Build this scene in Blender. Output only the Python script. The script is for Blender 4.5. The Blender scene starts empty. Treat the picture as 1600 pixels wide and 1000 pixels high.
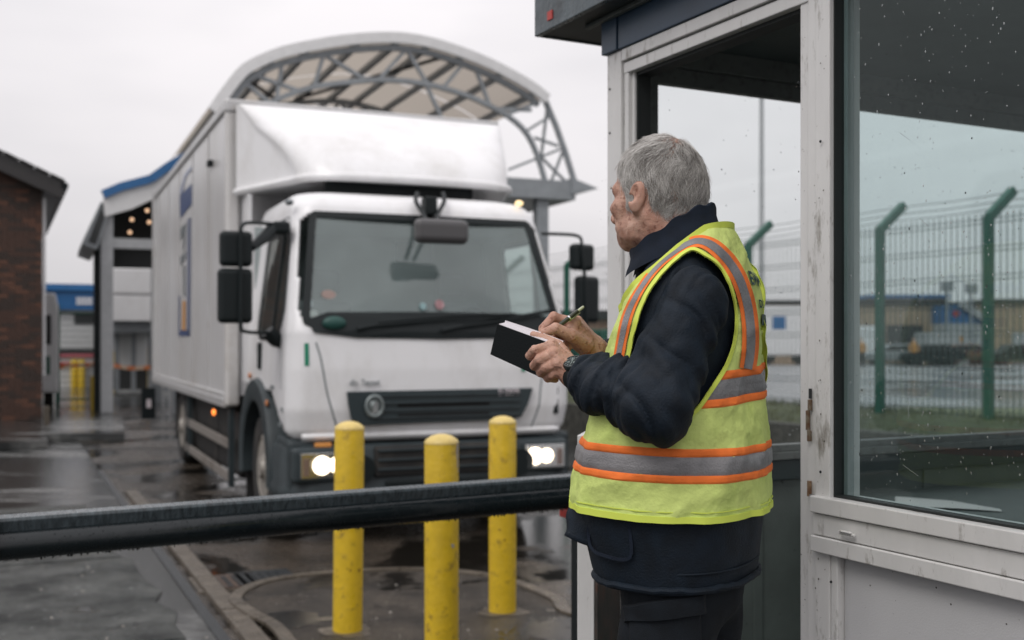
import bpy, bmesh, math, random
import numpy as np
from mathutils import Vector, Matrix
from mathutils.bvhtree import BVHTree

random.seed(7); RNG = np.random.default_rng(7)
scene = bpy.context.scene
col = scene.collection
F = 1725.0; H = 1.5; HV = 535.0     # focal length in photo pixels, eye height, horizon row
R = math.radians

# ---------------------------------------------------------------- camera
cam_d = bpy.data.cameras.new('camera'); cam = bpy.data.objects.new('camera', cam_d); col.objects.link(cam)
cam.location = (0, 0, H); cam.rotation_euler = (R(90), 0, 0)
cam_d.sensor_width = 36; cam_d.lens = F / 1600 * 36
cam_d.shift_y = (HV - 500) / 1600
cam_d.clip_start = 0.05; cam_d.clip_end = 2000
cam_d.dof.use_dof = True; cam_d.dof.focus_distance = 2.12; cam_d.dof.aperture_fstop = 3.7
cam_d.dof.aperture_blades = 0
scene.camera = cam
# ---------------------------------------------------------------- world: overcast sky
world = bpy.data.worlds.new('World'); scene.world = world; world.use_nodes = True
wt = world.node_tree; wt.nodes.clear()
def wn(t, **k):
    n = wt.nodes.new(t)
    for a, b in k.items(): setattr(n, a, b)
    return n
SUN_EL, SUN_AZ = R(48), R(-32)
sky = wn('ShaderNodeTexSky', sky_type='NISHITA', sun_disc=False, sun_elevation=SUN_EL, sun_rotation=R(180) + SUN_AZ * -1, air_density=1.0, dust_density=3.0, ozone_density=1.0)
bg1 = wn('ShaderNodeBackground'); bg1.inputs['Strength'].default_value = 0.06
wt.links.new(sky.outputs[0], bg1.inputs[0])
tc = wn('ShaderNodeTexCoord')
mp = wn('ShaderNodeMapping'); mp.inputs['Scale'].default_value = (1.0, 1.0, 3.2)
nz = wn('ShaderNodeTexNoise'); nz.inputs['Scale'].default_value = 1.6; nz.inputs['Detail'].default_value = 4; nz.inputs['Roughness'].default_value = 0.5
rp = wn('ShaderNodeValToRGB')
rp.color_ramp.elements[0].position = 0.34; rp.color_ramp.elements[0].color = (0.67, 0.655, 0.68, 1)
rp.color_ramp.elements[1].position = 0.66; rp.color_ramp.elements[1].color = (0.92, 0.885, 0.90, 1)
bg2 = wn('ShaderNodeBackground')
# overcast luminance: the zenith is brighter than the horizon
sepx = wn('ShaderNodeSeparateXYZ'); mre = wn('ShaderNodeMapRange'); mre.inputs[1].default_value = 0.0; mre.inputs[2].default_value = 1.0; mre.inputs[3].default_value = 0.86; mre.inputs[4].default_value = 1.95
wt.links.new(tc.outputs['Generated'], sepx.inputs[0]); wt.links.new(sepx.outputs[2], mre.inputs[0]); wt.links.new(mre.outputs[0], bg2.inputs['Strength'])
wt.links.new(tc.outputs['Generated'], mp.inputs[0]); wt.links.new(mp.outputs[0], nz.inputs['Vector'])
wt.links.new(nz.outputs[0], rp.inputs[0]); wt.links.new(rp.outputs[0], bg2.inputs[0])
add = wn('ShaderNodeAddShader'); out = wn('ShaderNodeOutputWorld')
mixw = wn('ShaderNodeMixShader'); mixw.inputs[0].default_value = 0.92
wt.links.new(bg1.outputs[0], mixw.inputs[1]); wt.links.new(bg2.outputs[0], mixw.inputs[2]); wt.links.new(mixw.outputs[0], out.inputs[0])
# ---------------------------------------------------------------- soft sun behind cloud
sd = bpy.data.lights.new('sun', 'SUN'); sd.energy = 1.1; sd.angle = R(25); sd.color = (1.0, 0.97, 0.93)
sun = bpy.data.objects.new('sun', sd); col.objects.link(sun)
sdir = Vector((math.sin(SUN_AZ) * math.cos(SUN_EL), math.cos(SUN_AZ) * math.cos(SUN_EL) * -1.0, math.sin(SUN_EL)))
sun.rotation_euler = sdir.to_track_quat('Z', 'Y').to_euler(); sun.location = (-10, -10, 30)
scene.view_settings.view_transform = 'Standard'; scene.view_settings.look = 'None'
scene.view_settings.exposure = 0.0; scene.view_settings.gamma = 1.0; scene.view_settings.use_curve_mapping = False
scene.render.engine = 'CYCLES'
scene.cycles.use_denoising = True; scene.cycles.max_bounces = 10; scene.cycles.transparent_max_bounces = 24
scene.cycles.glossy_bounces = 4; scene.cycles.caustics_reflective = False; scene.cycles.caustics_refractive = False
scene.cycles.sample_clamp_indirect = 4.0
scene.cycles.use_adaptive_sampling = False

# ================================================================ helpers
def P(u, v, Y): return Vector(((u - 800) / F * Y, Y, H + (HV - v) / F * Y))
class Frame:
    """a local frame on the ground: x turned by th, y behind it, z up"""
    def __init__(s, ox, oy, th, oz=0.0):
        s.o = Vector((ox, oy, oz)); s.th = th; s.c, s.s = math.cos(th), math.sin(th)
    def w(s, x, y, z=0): return Vector((s.o.x + s.c * x - s.s * y, s.o.y + s.s * x + s.c * y, s.o.z + z))
    def l(s, p):
        dx, dy = p[0] - s.o.x, p[1] - s.o.y
        return Vector((s.c * dx + s.s * dy, -s.s * dx + s.c * dy, p[2] - s.o.z))
    def ony(s, u, v, y):      # where the sight line of (u,v) meets local y = const -> (x, z)
        a = s.l((0, 0, H)); b = s.l(P(u, v, 1.0)); d = b - a; t = (y - a.y) / d.y; q = a + d * t
        return q.x, q.z
    def onx(s, u, v, x):
        a = s.l((0, 0, H)); b = s.l(P(u, v, 1.0)); d = b - a; t = (x - a.x) / d.x; q = a + d * t
        return q.y, q.z
WORLD = Frame(0, 0, 0)

# ---- materials
MATS = {}
def mat(name, color, rough=0.5, metal=0.0, var=0.0, vscale=8.0, bump=0.0, bscale=60.0, dirt=None, dirt_amt=0.0, dscale=3.0,
        rvar=0.0, coat=0.0, spec=0.5, emit=None, estr=0.0, sss=0.0, stretch=None, sheen=0.0, dlo=0.5, dhi=0.7, alpha=1.0):
    if name in MATS: return MATS[name]
    m = bpy.data.materials.new(name); m.use_nodes = True; t = m.node_tree; b = t.nodes['Principled BSDF']
    b.inputs['Base Color'].default_value = (*color, 1); b.inputs['Roughness'].default_value = rough; b.inputs['Metallic'].default_value = metal
    b.inputs['Coat Weight'].default_value = coat; b.inputs['Specular IOR Level'].default_value = spec
    if sheen: b.inputs['Sheen Weight'].default_value = sheen
    if sss:
        b.inputs['Subsurface Weight'].default_value = sss; b.inputs['Subsurface Radius'].default_value = (0.012, 0.005, 0.003); b.inputs['Subsurface Scale'].default_value = 1.0
    if emit: b.inputs['Emission Color'].default_value = (*emit, 1); b.inputs['Emission Strength'].default_value = estr
    if var or bump or dirt or rvar:
        c = t.nodes.new('ShaderNodeTexCoord'); src = c.outputs['Object']
        if stretch:
            mpn = t.nodes.new('ShaderNodeMapping'); mpn.inputs['Scale'].default_value = stretch; t.links.new(src, mpn.inputs[0]); src = mpn.outputs[0]
        cur = None
        if var:
            n = t.nodes.new('ShaderNodeTexNoise'); n.inputs['Scale'].default_value = vscale; n.inputs['Detail'].default_value = 6; t.links.new(src, n.inputs['Vector'])
            mx = t.nodes.new('ShaderNodeMix'); mx.data_type = 'RGBA'
            mx.inputs['A'].default_value = tuple(max(0, x * (1 - var)) for x in color) + (1,); mx.inputs['B'].default_value = tuple(min(1, x * (1 + var)) for x in color) + (1,)
            mr = t.nodes.new('ShaderNodeMapRange'); mr.inputs[1].default_value = 0.3; mr.inputs[2].default_value = 0.7; t.links.new(n.outputs[0], mr.inputs[0])
            t.links.new(mr.outputs[0], mx.inputs['Factor']); cur = mx.outputs['Result']
        if dirt:
            n2 = t.nodes.new('ShaderNodeTexNoise'); n2.inputs['Scale'].default_value = dscale; n2.inputs['Detail'].default_value = 9; n2.inputs['Roughness'].default_value = 0.72; t.links.new(src, n2.inputs['Vector'])
            mr2 = t.nodes.new('ShaderNodeMapRange'); mr2.inputs[1].default_value = dlo; mr2.inputs[2].default_value = dhi; mr2.inputs[4].default_value = dirt_amt; t.links.new(n2.outputs[0], mr2.inputs[0])
            mx2 = t.nodes.new('ShaderNodeMix'); mx2.data_type = 'RGBA'; mx2.inputs['A'].default_value = (*color, 1); mx2.inputs['B'].default_value = (*dirt, 1)
            if cur: t.links.new(cur, mx2.inputs['A'])
            t.links.new(mr2.outputs[0], mx2.inputs['Factor']); cur = mx2.outputs['Result']
        if cur: t.links.new(cur, b.inputs['Base Color'])
        if rvar:
            n3 = t.nodes.new('ShaderNodeTexNoise'); n3.inputs['Scale'].default_value = vscale * 1.7; n3.inputs['Detail'].default_value = 5; t.links.new(src, n3.inputs['Vector'])
            mr3 = t.nodes.new('ShaderNodeMapRange'); mr3.inputs[1].default_value = 0.3; mr3.inputs[2].default_value = 0.7
            mr3.inputs[3].default_value = max(0.02, rough - rvar); mr3.inputs[4].default_value = min(1, rough + rvar); t.links.new(n3.outputs[0], mr3.inputs[0]); t.links.new(mr3.outputs[0], b.inputs['Roughness'])
        if bump:
            n4 = t.nodes.new('ShaderNodeTexNoise'); n4.inputs['Scale'].default_value = bscale; n4.inputs['Detail'].default_value = 5; t.links.new(src, n4.inputs['Vector'])
            bp = t.nodes.new('ShaderNodeBump'); bp.inputs['Strength'].default_value = bump; bp.inputs['Distance'].default_value = 0.01; t.links.new(n4.outputs[0], bp.inputs['Height']); t.links.new(bp.outputs[0], b.inputs['Normal'])
    MATS[name] = m; return m

def glass(name, tint=(1, 1, 1), film=0.06, film_col=(0.5, 0.52, 0.52), rough=0.0, refl=1.0, fv=(.5, 1.6)):
    if name in MATS: return MATS[name]
    m = bpy.data.materials.new(name); m.use_nodes = True; t = m.node_tree; t.nodes.clear()
    o = t.nodes.new('ShaderNodeOutputMaterial'); tr = t.nodes.new('ShaderNodeBsdfTransparent'); tr.inputs[0].default_value = (*tint, 1)
    gl = t.nodes.new('ShaderNodeBsdfGlossy'); gl.inputs['Roughness'].default_value = rough; gl.inputs[0].default_value = (0.95, 1.0, 0.98, 1)
    fr = t.nodes.new('ShaderNodeFresnel')
    geo = t.nodes.new('ShaderNodeNewGeometry'); mi = t.nodes.new('ShaderNodeMath'); mi.operation = 'MULTIPLY_ADD'; mi.inputs[1].default_value = 1/1.5 - 1.5; mi.inputs[2].default_value = 1.5
    t.links.new(geo.outputs['Backfacing'], mi.inputs[0]); t.links.new(mi.outputs[0], fr.inputs[0])
    ml = t.nodes.new('ShaderNodeMath'); ml.operation = 'MULTIPLY'; ml.inputs[1].default_value = refl; t.links.new(fr.outputs[0], ml.inputs[0])
    df = t.nodes.new('ShaderNodeBsdfDiffuse'); df.inputs[0].default_value = (*film_col, 1)
    n = t.nodes.new('ShaderNodeTexNoise'); n.inputs['Scale'].default_value = 5; n.inputs['Detail'].default_value = 7; c = t.nodes.new('ShaderNodeTexCoord'); t.links.new(c.outputs['Object'], n.inputs['Vector'])
    mr = t.nodes.new('ShaderNodeMapRange'); mr.inputs[1].default_value = 0.3; mr.inputs[2].default_value = 0.75; mr.inputs[3].default_value = film * fv[0]; mr.inputs[4].default_value = film * fv[1]; t.links.new(n.outputs[0], mr.inputs[0])
    m1 = t.nodes.new('ShaderNodeMixShader'); t.links.new(mr.outputs[0], m1.inputs[0]); t.links.new(tr.outputs[0], m1.inputs[1]); t.links.new(df.outputs[0], m1.inputs[2])
    m2 = t.nodes.new('ShaderNodeMixShader'); t.links.new(ml.outputs[0], m2.inputs[0]); t.links.new(m1.outputs[0], m2.inputs[1]); t.links.new(gl.outputs[0], m2.inputs[2])
    t.links.new(m2.outputs[0], o.inputs[0]); MATS[name] = m; return m

# ---- mesh builder
class MB:
    def __init__(s): s.v = []; s.f = []; s.mi = []; s.cur = 0
    def add(s, vs, fs):
        b = len(s.v); s.v += [tuple(p) for p in vs]; s.f += [tuple(b + i for i in f) for f in fs]; s.mi += [s.cur] * len(fs); return s
    def box(s, x0, x1, y0, y1, z0, z1, M=None):
        vs = [Vector(p) for p in ((x0,y0,z0),(x1,y0,z0),(x1,y1,z0),(x0,y1,z0),(x0,y0,z1),(x1,y0,z1),(x1,y1,z1),(x0,y1,z1))]
        if M: vs = [M @ p for p in vs]
        return s.add(vs, [(0,3,2,1),(4,5,6,7),(0,1,5,4),(1,2,6,5),(2,3,7,6),(3,0,4,7)])
    def bar(s, a, b, w, h, up=(0, 0, 1)):      # rectangular bar from a to b
        a = Vector(a); b = Vector(b); d = (b - a); L = d.length; d.normalize(); up = Vector(up)
        if abs(d.dot(up)) > 0.98: up = Vector((1, 0, 0))
        sx = d.cross(up).normalized(); sz = sx.cross(d)
        M = Matrix((( sx.x, d.x, sz.x, a.x), (sx.y, d.y, sz.y, a.y), (sx.z, d.z, sz.z, a.z), (0, 0, 0, 1)))
        return s.box(-w/2, w/2, 0, L, -h/2, h/2, M)
    def tube(s, pts, r, n=10, cap=True):
        pts = [Vector(p) for p in pts]; rs = r if isinstance(r, (list, tuple)) else [r] * len(pts)
        base = len(s.v); prev = None; vs = []
        for i, p in enumerate(pts):
            d = (pts[min(i+1, len(pts)-1)] - pts[max(i-1, 0)]).normalized()
            if prev is None:
                up = Vector((0, 0, 1)) if abs(d.z) < 0.9 else Vector((1, 0, 0)); a = d.cross(up).normalized()
            else: a = (prev - d * prev.dot(d)).normalized()
            prev = a; b = d.cross(a)
            for k in range(n):
                t = 2 * math.pi * k / n; vs.append(p + (a * math.cos(t) + b * math.sin(t)) * rs[i])
        fs = []
        for i in range(len(pts) - 1):
            for k in range(n): fs.append((i*n+k, i*n+(k+1)%n, (i+1)*n+(k+1)%n, (i+1)*n+k))
        if cap: fs.append(tuple(range(n))[::-1]); fs.append(tuple((len(pts)-1)*n + k for k in range(n)))
        return s.add(vs, fs)
    def lathe(s, prof, c=(0, 0, 0), n=24, M=None):    # prof: (radius, z)
        vs = []; fs = []
        for r, z in prof:
            for k in range(n):
                t = 2 * math.pi * k / n; vs.append(Vector((r * math.cos(t), r * math.sin(t), z)))
        m = len(prof)
        for i in range(m - 1):
            for k in range(n): fs.append((i*n+k, i*n+(k+1)%n, (i+1)*n+(k+1)%n, (i+1)*n+k))
        if prof[0][0] > 1e-6: fs.append(tuple(range(n))[::-1])
        if prof[-1][0] > 1e-6: fs.append(tuple((m-1)*n + k for k in range(n)))
        if M: vs = [M @ p for p in vs]
        return s.add([p + Vector(c) for p in vs], fs)
    def prism(s, poly, d0, d1, axis='y'):      # polygon of 2D points, extruded along the axis
        n = len(poly)
        def q(p, d): return {'y': (p[0], d, p[1]), 'x': (d, p[0], p[1]), 'z': (p[0], p[1], d)}[axis]
        vs = [q(p, d0) for p in poly] + [q(p, d1) for p in poly]
        return s.add(vs, [tuple(range(n)), tuple(range(2*n-1, n-1, -1))] + [(i, i+n, (i+1)%n+n, (i+1)%n) for i in range(n)])
    def grid(s, pts):        # pts[i][j]
        n, m = len(pts), len(pts[0])
        return s.add([p for r in pts for p in r], [(i*m+j, i*m+j+1, (i+1)*m+j+1, (i+1)*m+j) for i in range(n-1) for j in range(m-1)])
    def ball(s, c, r, n=10, m=6, sc=(1, 1, 1)):
        prof = [(max(1e-7, math.sin(math.pi*i/m)) * r, -math.cos(math.pi*i/m) * r) for i in range(m+1)]
        return s.lathe(prof, c, n, Matrix.Diagonal((*sc, 1)))
    def build(s, name, m, parent=None, smooth=False, bevel=0.0, seg=2, recalc=True):
        me = bpy.data.meshes.new(name); me.from_pydata([tuple(p) for p in s.v], [], s.f)
        if recalc:
            bm = bmesh.new(); bm.from_mesh(me)
            if smooth: bmesh.ops.remove_doubles(bm, verts=bm.verts, dist=1e-6)
            bmesh.ops.recalc_face_normals(bm, faces=bm.faces); bm.to_mesh(me); bm.free()
        ms = m if isinstance(m, (list, tuple)) else [m]
        for x in ms: me.materials.append(x)
        if len(ms) > 1 and len(me.polygons) == len(s.mi):
            for p, k in zip(me.polygons, s.mi): p.material_index = k
        if smooth:
            for p in me.polygons: p.use_smooth = True
            try: me.set_sharp_from_angle(angle=R(42 if smooth is True else smooth))
            except Exception: pass
        o = bpy.data.objects.new(name, me); col.objects.link(o)
        if parent: o.parent = parent
        if bevel:
            b = o.modifiers.new('bevel', 'BEVEL'); b.width = bevel; b.segments = seg; b.limit_method = 'ANGLE'; b.angle_limit = R(35)
        return o
def tag(o, label=None, cat=None, group=None, kind=None):
    if label: o['label'] = label
    if cat: o['category'] = cat
    if group: o['group'] = group
    if kind: o['kind'] = kind
    return o
def thing(name, label, cat, loc=(0, 0, 0), rz=0.0, group=None):
    o = bpy.data.objects.new(name, None); col.objects.link(o); o.location = loc; o.rotation_euler = (0, 0, rz); o.empty_display_size = 0.2
    return tag(o, label, cat, group)
def thing_at(name, label, cat, fr, group=None): return thing(name, label, cat, fr.o, fr.th, group)
def copy_tree(o, parent=None):
    kids = [c for c in bpy.data.objects if c.parent == o]
    c = o.copy(); col.objects.link(c)
    if parent: c.parent = parent
    for k in kids: copy_tree(k, c)
    return c
def text_mesh(s, size=1.0, ext=0.0, bold=0.0, name='lettering', align='CENTER'):
    cu = bpy.data.curves.new('t', 'FONT'); cu.body = s; cu.size = size; cu.extrude = ext; cu.offset = bold; cu.align_x = align; cu.align_y = 'CENTER'; cu.resolution_u = 4
    o = bpy.data.objects.new('t', cu); col.objects.link(o); dg = bpy.context.evaluated_depsgraph_get()
    me = bpy.data.meshes.new_from_object(o.evaluated_get(dg)); bpy.data.objects.remove(o); bpy.data.curves.remove(cu); me.name = name; return me
def put_text(s, size, M, m, parent, ext=0.002, bold=0.0, name='lettering', sx=1.0):
    me = text_mesh(s, size, ext, bold, name); me.transform(M @ Matrix.Diagonal((sx, 1, 1, 1))); me.materials.clear(); me.materials.append(m)
    o = bpy.data.objects.new(name, me); col.objects.link(o); o.parent = parent; return o
def spline(pts, n=8, closed=False):
    pts = [Vector(p) for p in pts]; N = len(pts); out = []
    rng = range(N) if closed else range(N - 1)
    for i in rng:
        g = (lambda k: pts[k % N]) if closed else (lambda k: pts[max(0, min(N-1, k))])
        p0, p1, p2, p3 = g(i-1), g(i), g(i+1), g(i+2)
        for k in range(n):
            t = k / n; out.append(0.5 * ((2*p1) + (p2-p0)*t + (2*p0-5*p1+4*p2-p3)*t*t + (3*p1-p0-3*p2+p3)*t**3))
    if not closed: out.append(pts[-1])
    return out
def ribbon(mb, pts, nrm, w, th, closed=False):     # a flat strip lying on a surface
    n = len(pts); rows = []
    for i in range(n):
        a = pts[(i-1) % n] if (closed or i > 0) else pts[i]; b = pts[(i+1) % n] if (closed or i < n-1) else pts[i]
        d = (b - a).normalized(); s_ = nrm[i].cross(d).normalized(); p = pts[i]; nn = nrm[i].normalized()
        rows.append([p - s_*w/2 - nn*th*0.5, p - s_*w/2 + nn*th, p + s_*w/2 + nn*th, p + s_*w/2 - nn*th*0.5])
    if closed: rows.append(rows[0])
    mb.grid(rows)
def noise1(p, k, seed=0):     # cheap smooth trig noise on numpy points, -1..1
    r = np.random.default_rng(seed); o = 0; x = p * k
    for i in range(5):
        w = r.normal(size=3); w /= np.linalg.norm(w); f = 1.0 + 0.45 * i
        o = o + np.sin((x @ w) * f * 1.7 + r.uniform(0, 6.28) + 1.3 * np.sin((x @ np.roll(w, 1)) * f + r.uniform(0, 6.28))) / (1 + 0.35 * i)
    return o / 2.6
# ================================================================ materials
M_white = mat('white_paint', (0.74, 0.74, 0.75), 0.32, coat=0.3, dirt=(0.38, 0.36, 0.33), dirt_amt=0.35, dscale=1.3, dlo=0.5, dhi=0.8)
M_cabwhite = mat('cab_paint', (0.75, 0.75, 0.76), 0.36, coat=0.15, dirt=(0.42, 0.40, 0.36), dirt_amt=0.45, dscale=2.4, dlo=.45, dhi=.75, stretch=(1, 1, .45))
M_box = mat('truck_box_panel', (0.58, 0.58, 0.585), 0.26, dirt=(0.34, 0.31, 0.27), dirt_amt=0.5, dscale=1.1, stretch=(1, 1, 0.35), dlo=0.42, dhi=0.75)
M_boxrail = mat('aluminium_rail', (0.50, 0.50, 0.50), 0.35, 0.25, dirt=(0.30, 0.25, 0.20), dirt_amt=0.5, dscale=3)
M_black = mat('black_plastic', (0.005, 0.009, 0.010), 0.45, spec=0.28, bump=0.15, bscale=200)
M_blackgloss = mat('black_gloss', (0.012, 0.018, 0.018), 0.16)
M_bumper = mat('grey_bumper_plastic', (0.028, 0.038, 0.042), 0.5, spec=0.35, var=0.2, bump=0.1, bscale=150)
M_chassis = mat('chassis_black', (0.012, 0.012, 0.012), 0.7, dirt=(0.06, 0.05, 0.04), dirt_amt=0.6)
M_tyre = mat('tyre_rubber', (0.014, 0.014, 0.014), 0.72, bump=0.2, bscale=90, dirt=(0.07, 0.06, 0.05), dirt_amt=0.5)
M_rim = mat('wheel_rim', (0.32, 0.30, 0.27), 0.5, 0.3, dirt=(0.10, 0.08, 0.06), dirt_amt=0.8, dscale=9)
M_sideguard = mat('side_guard_metal', (0.25, 0.23, 0.21), 0.5, 0.3, dirt=(0.10, 0.08, 0.06), dirt_amt=0.7)
M_chrome = mat('chrome', (0.7, 0.7, 0.72), 0.18, 1.0)
M_green = mat('green_print', (0.0, 0.20, 0.11), 0.4)
M_blue = mat('blue_print', (0.045, 0.075, 0.17), 0.4)
M_orange = mat('orange_print', (0.50, 0.25, 0.08), 0.4)
M_greyprint = mat('grey_print', (0.16, 0.18, 0.19), 0.4)
M_palepr = mat('pale_print', (0.55, 0.50, 0.52), 0.4)
M_amber = mat('amber_lens', (0.8, 0.22, 0.03), 0.25, emit=(1.0, 0.25, 0.04), estr=2.2)
M_amberdim = mat('amber_lens_unlit', (0.45, 0.16, 0.05), 0.3)
M_ind = mat('indicator_lens', (0.20, 0.13, 0.11), 0.3)
M_lamp = mat('headlight_bulb', (1, 0.95, 0.85), 0.3, emit=(1.0, 0.82, 0.60), estr=5.0)
M_lamp2 = mat('headlight_reflector', (0.8, 0.8, 0.8), 0.12, 1.0)
M_alu = mat('booth_frame_paint', (0.63, 0.625, 0.615), 0.42, var=0.05, vscale=14, dirt=(0.15, 0.13, 0.10), dirt_amt=0.85, dscale=22, bump=0.08, bscale=90, dlo=0.565, dhi=0.70, stretch=(1, 1, 0.3))
M_panel = mat('booth_panel', (0.52, 0.52, 0.53), 0.5, var=0.05, vscale=5, dirt=(0.14, 0.13, 0.11), dirt_amt=0.6, dscale=34, bump=0.10, bscale=260, dlo=0.68, dhi=0.72)
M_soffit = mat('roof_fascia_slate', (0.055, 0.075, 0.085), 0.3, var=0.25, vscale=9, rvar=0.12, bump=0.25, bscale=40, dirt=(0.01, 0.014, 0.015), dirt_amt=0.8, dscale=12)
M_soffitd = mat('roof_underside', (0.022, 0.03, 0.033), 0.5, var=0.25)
M_bluef = mat('blue_fascia_board', (0.014, 0.040, 0.075), 0.33, var=0.2, bump=0.05)
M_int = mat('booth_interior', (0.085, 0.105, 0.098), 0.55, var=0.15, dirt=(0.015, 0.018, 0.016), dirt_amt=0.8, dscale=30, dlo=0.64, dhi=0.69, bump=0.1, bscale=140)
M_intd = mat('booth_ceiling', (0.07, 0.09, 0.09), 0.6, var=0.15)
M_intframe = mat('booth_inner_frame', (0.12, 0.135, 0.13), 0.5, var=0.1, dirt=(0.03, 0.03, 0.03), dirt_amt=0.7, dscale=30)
M_gasket = mat('rubber_gasket', (0.01, 0.013, 0.013), 0.6)
M_glassA = glass('window_glass', (0.80, 0.86, 0.86), film=0.012, film_col=(0.35, 0.40, 0.40), refl=0.55)
M_glassB = glass('far_window_glass', (0.93, 0.95, 0.95), film=0.012, film_col=(0.5, 0.52, 0.52), refl=0.3)
M_wsglass = glass('windscreen_glass', (0.72, 0.80, 0.78), film=0.24, film_col=(0.36, 0.45, 0.45), refl=1.9, fv=(.85, 1.15))
M_sideglass = glass('side_window_glass', (0.6, 0.68, 0.66), film=0.05)
M_drop = glass('rain_drop', (0.55, 0.58, 0.58), film=0.22, film_col=(0.85, 0.9, 0.9), refl=3.0)
M_bead = mat('clear_bead', (0.01, 0.014, 0.016), 0.06, spec=0.6)
M_yellow = mat('yellow_bollard_paint', (0.62, 0.42, 0.022), 0.38, var=0.10, vscale=14, dirt=(0.20, 0.12, 0.03), dirt_amt=0.85, dscale=15, bump=0.25, bscale=45, rvar=0.14, dlo=0.55, dhi=0.68)
M_yellowcap = mat('yellow_cap_paint', (0.66, 0.50, 0.16), 0.45, var=0.15, vscale=20, dirt=(0.3, 0.2, 0.08), dirt_amt=0.6, dscale=20)
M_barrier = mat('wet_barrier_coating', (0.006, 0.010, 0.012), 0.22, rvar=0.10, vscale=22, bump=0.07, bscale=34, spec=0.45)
M_barriertop = mat('lit_barrier_top', (0.045, 0.058, 0.065), 0.30, rvar=0.15, vscale=30, var=0.5, stretch=(3, 1, 1), bump=0.08, bscale=30)  # paler than the tube: highlight along the top put into the colour
M_brick = mat('brick_red_brown', (0.070, 0.036, 0.025), 0.75, var=0.5, vscale=3.5, bump=0.4, bscale=60)
M_brick2 = mat('brick_brown', (0.042, 0.028, 0.022), 0.75, var=0.4, vscale=3.5, bump=0.4, bscale=60)
M_brick3 = mat('brick_orange_brown', (0.115, 0.052, 0.032), 0.75, var=0.3, vscale=3.5, bump=0.4, bscale=60)
M_mortar = mat('mortar', (0.085, 0.072, 0.062), 0.9, var=0.3)
M_roofd = mat('dark_roof_tile', (0.016, 0.015, 0.015), 0.5, var=0.3, bump=0.3, bscale=20)
M_steelg = mat('grey_painted_steel', (0.24, 0.26, 0.275), 0.42, var=0.12, vscale=6)
M_steell = mat('light_grey_steel', (0.36, 0.37, 0.38), 0.42, var=0.08)
M_fence = mat('green_fence_paint', (0.004, 0.085, 0.055), 0.38, var=0.2, vscale=20)
M_wire = mat('fence_wire', (0.045, 0.075, 0.07), 0.5)
M_roofsheet = mat('canopy_sheet', (0.30, 0.275, 0.25), 0.55, var=0.15, vscale=2, dirt=(0.12, 0.10, 0.09), dirt_amt=0.5)
M_fasciaw = mat('canopy_fascia', (0.66, 0.66, 0.66), 0.4, var=0.05)
M_blueroof = mat('blue_roof_edge', (0.02, 0.12, 0.30), 0.4, var=0.1)
M_tan = mat('tan_cladding', (0.36, 0.27, 0.19), 0.6, var=0.12, vscale=0.5)
M_grey = mat('grey_cladding', (0.38, 0.39, 0.40), 0.6, var=0.1, vscale=0.5)
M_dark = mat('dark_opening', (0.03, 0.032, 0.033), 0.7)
M_red = mat('red_paint', (0.42, 0.03, 0.02), 0.45)
M_conc = mat('kerb_concrete', (0.095, 0.080, 0.062), 0.38, var=0.35, vscale=7, bump=0.35, bscale=50, rvar=0.2, dirt=(0.05, 0.04, 0.03), dirt_amt=0.8, dscale=6)
M_iron = mat('cast_iron', (0.035, 0.04, 0.043), 0.32, 0.3, bump=0.5, bscale=60)
M_grass = mat('grass_green', (0.050, 0.062, 0.030), 0.8, var=0.4, vscale=5)
M_grass2 = mat('grass_dry', (0.12, 0.13, 0.065), 0.8, var=0.4, vscale=5)

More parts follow.
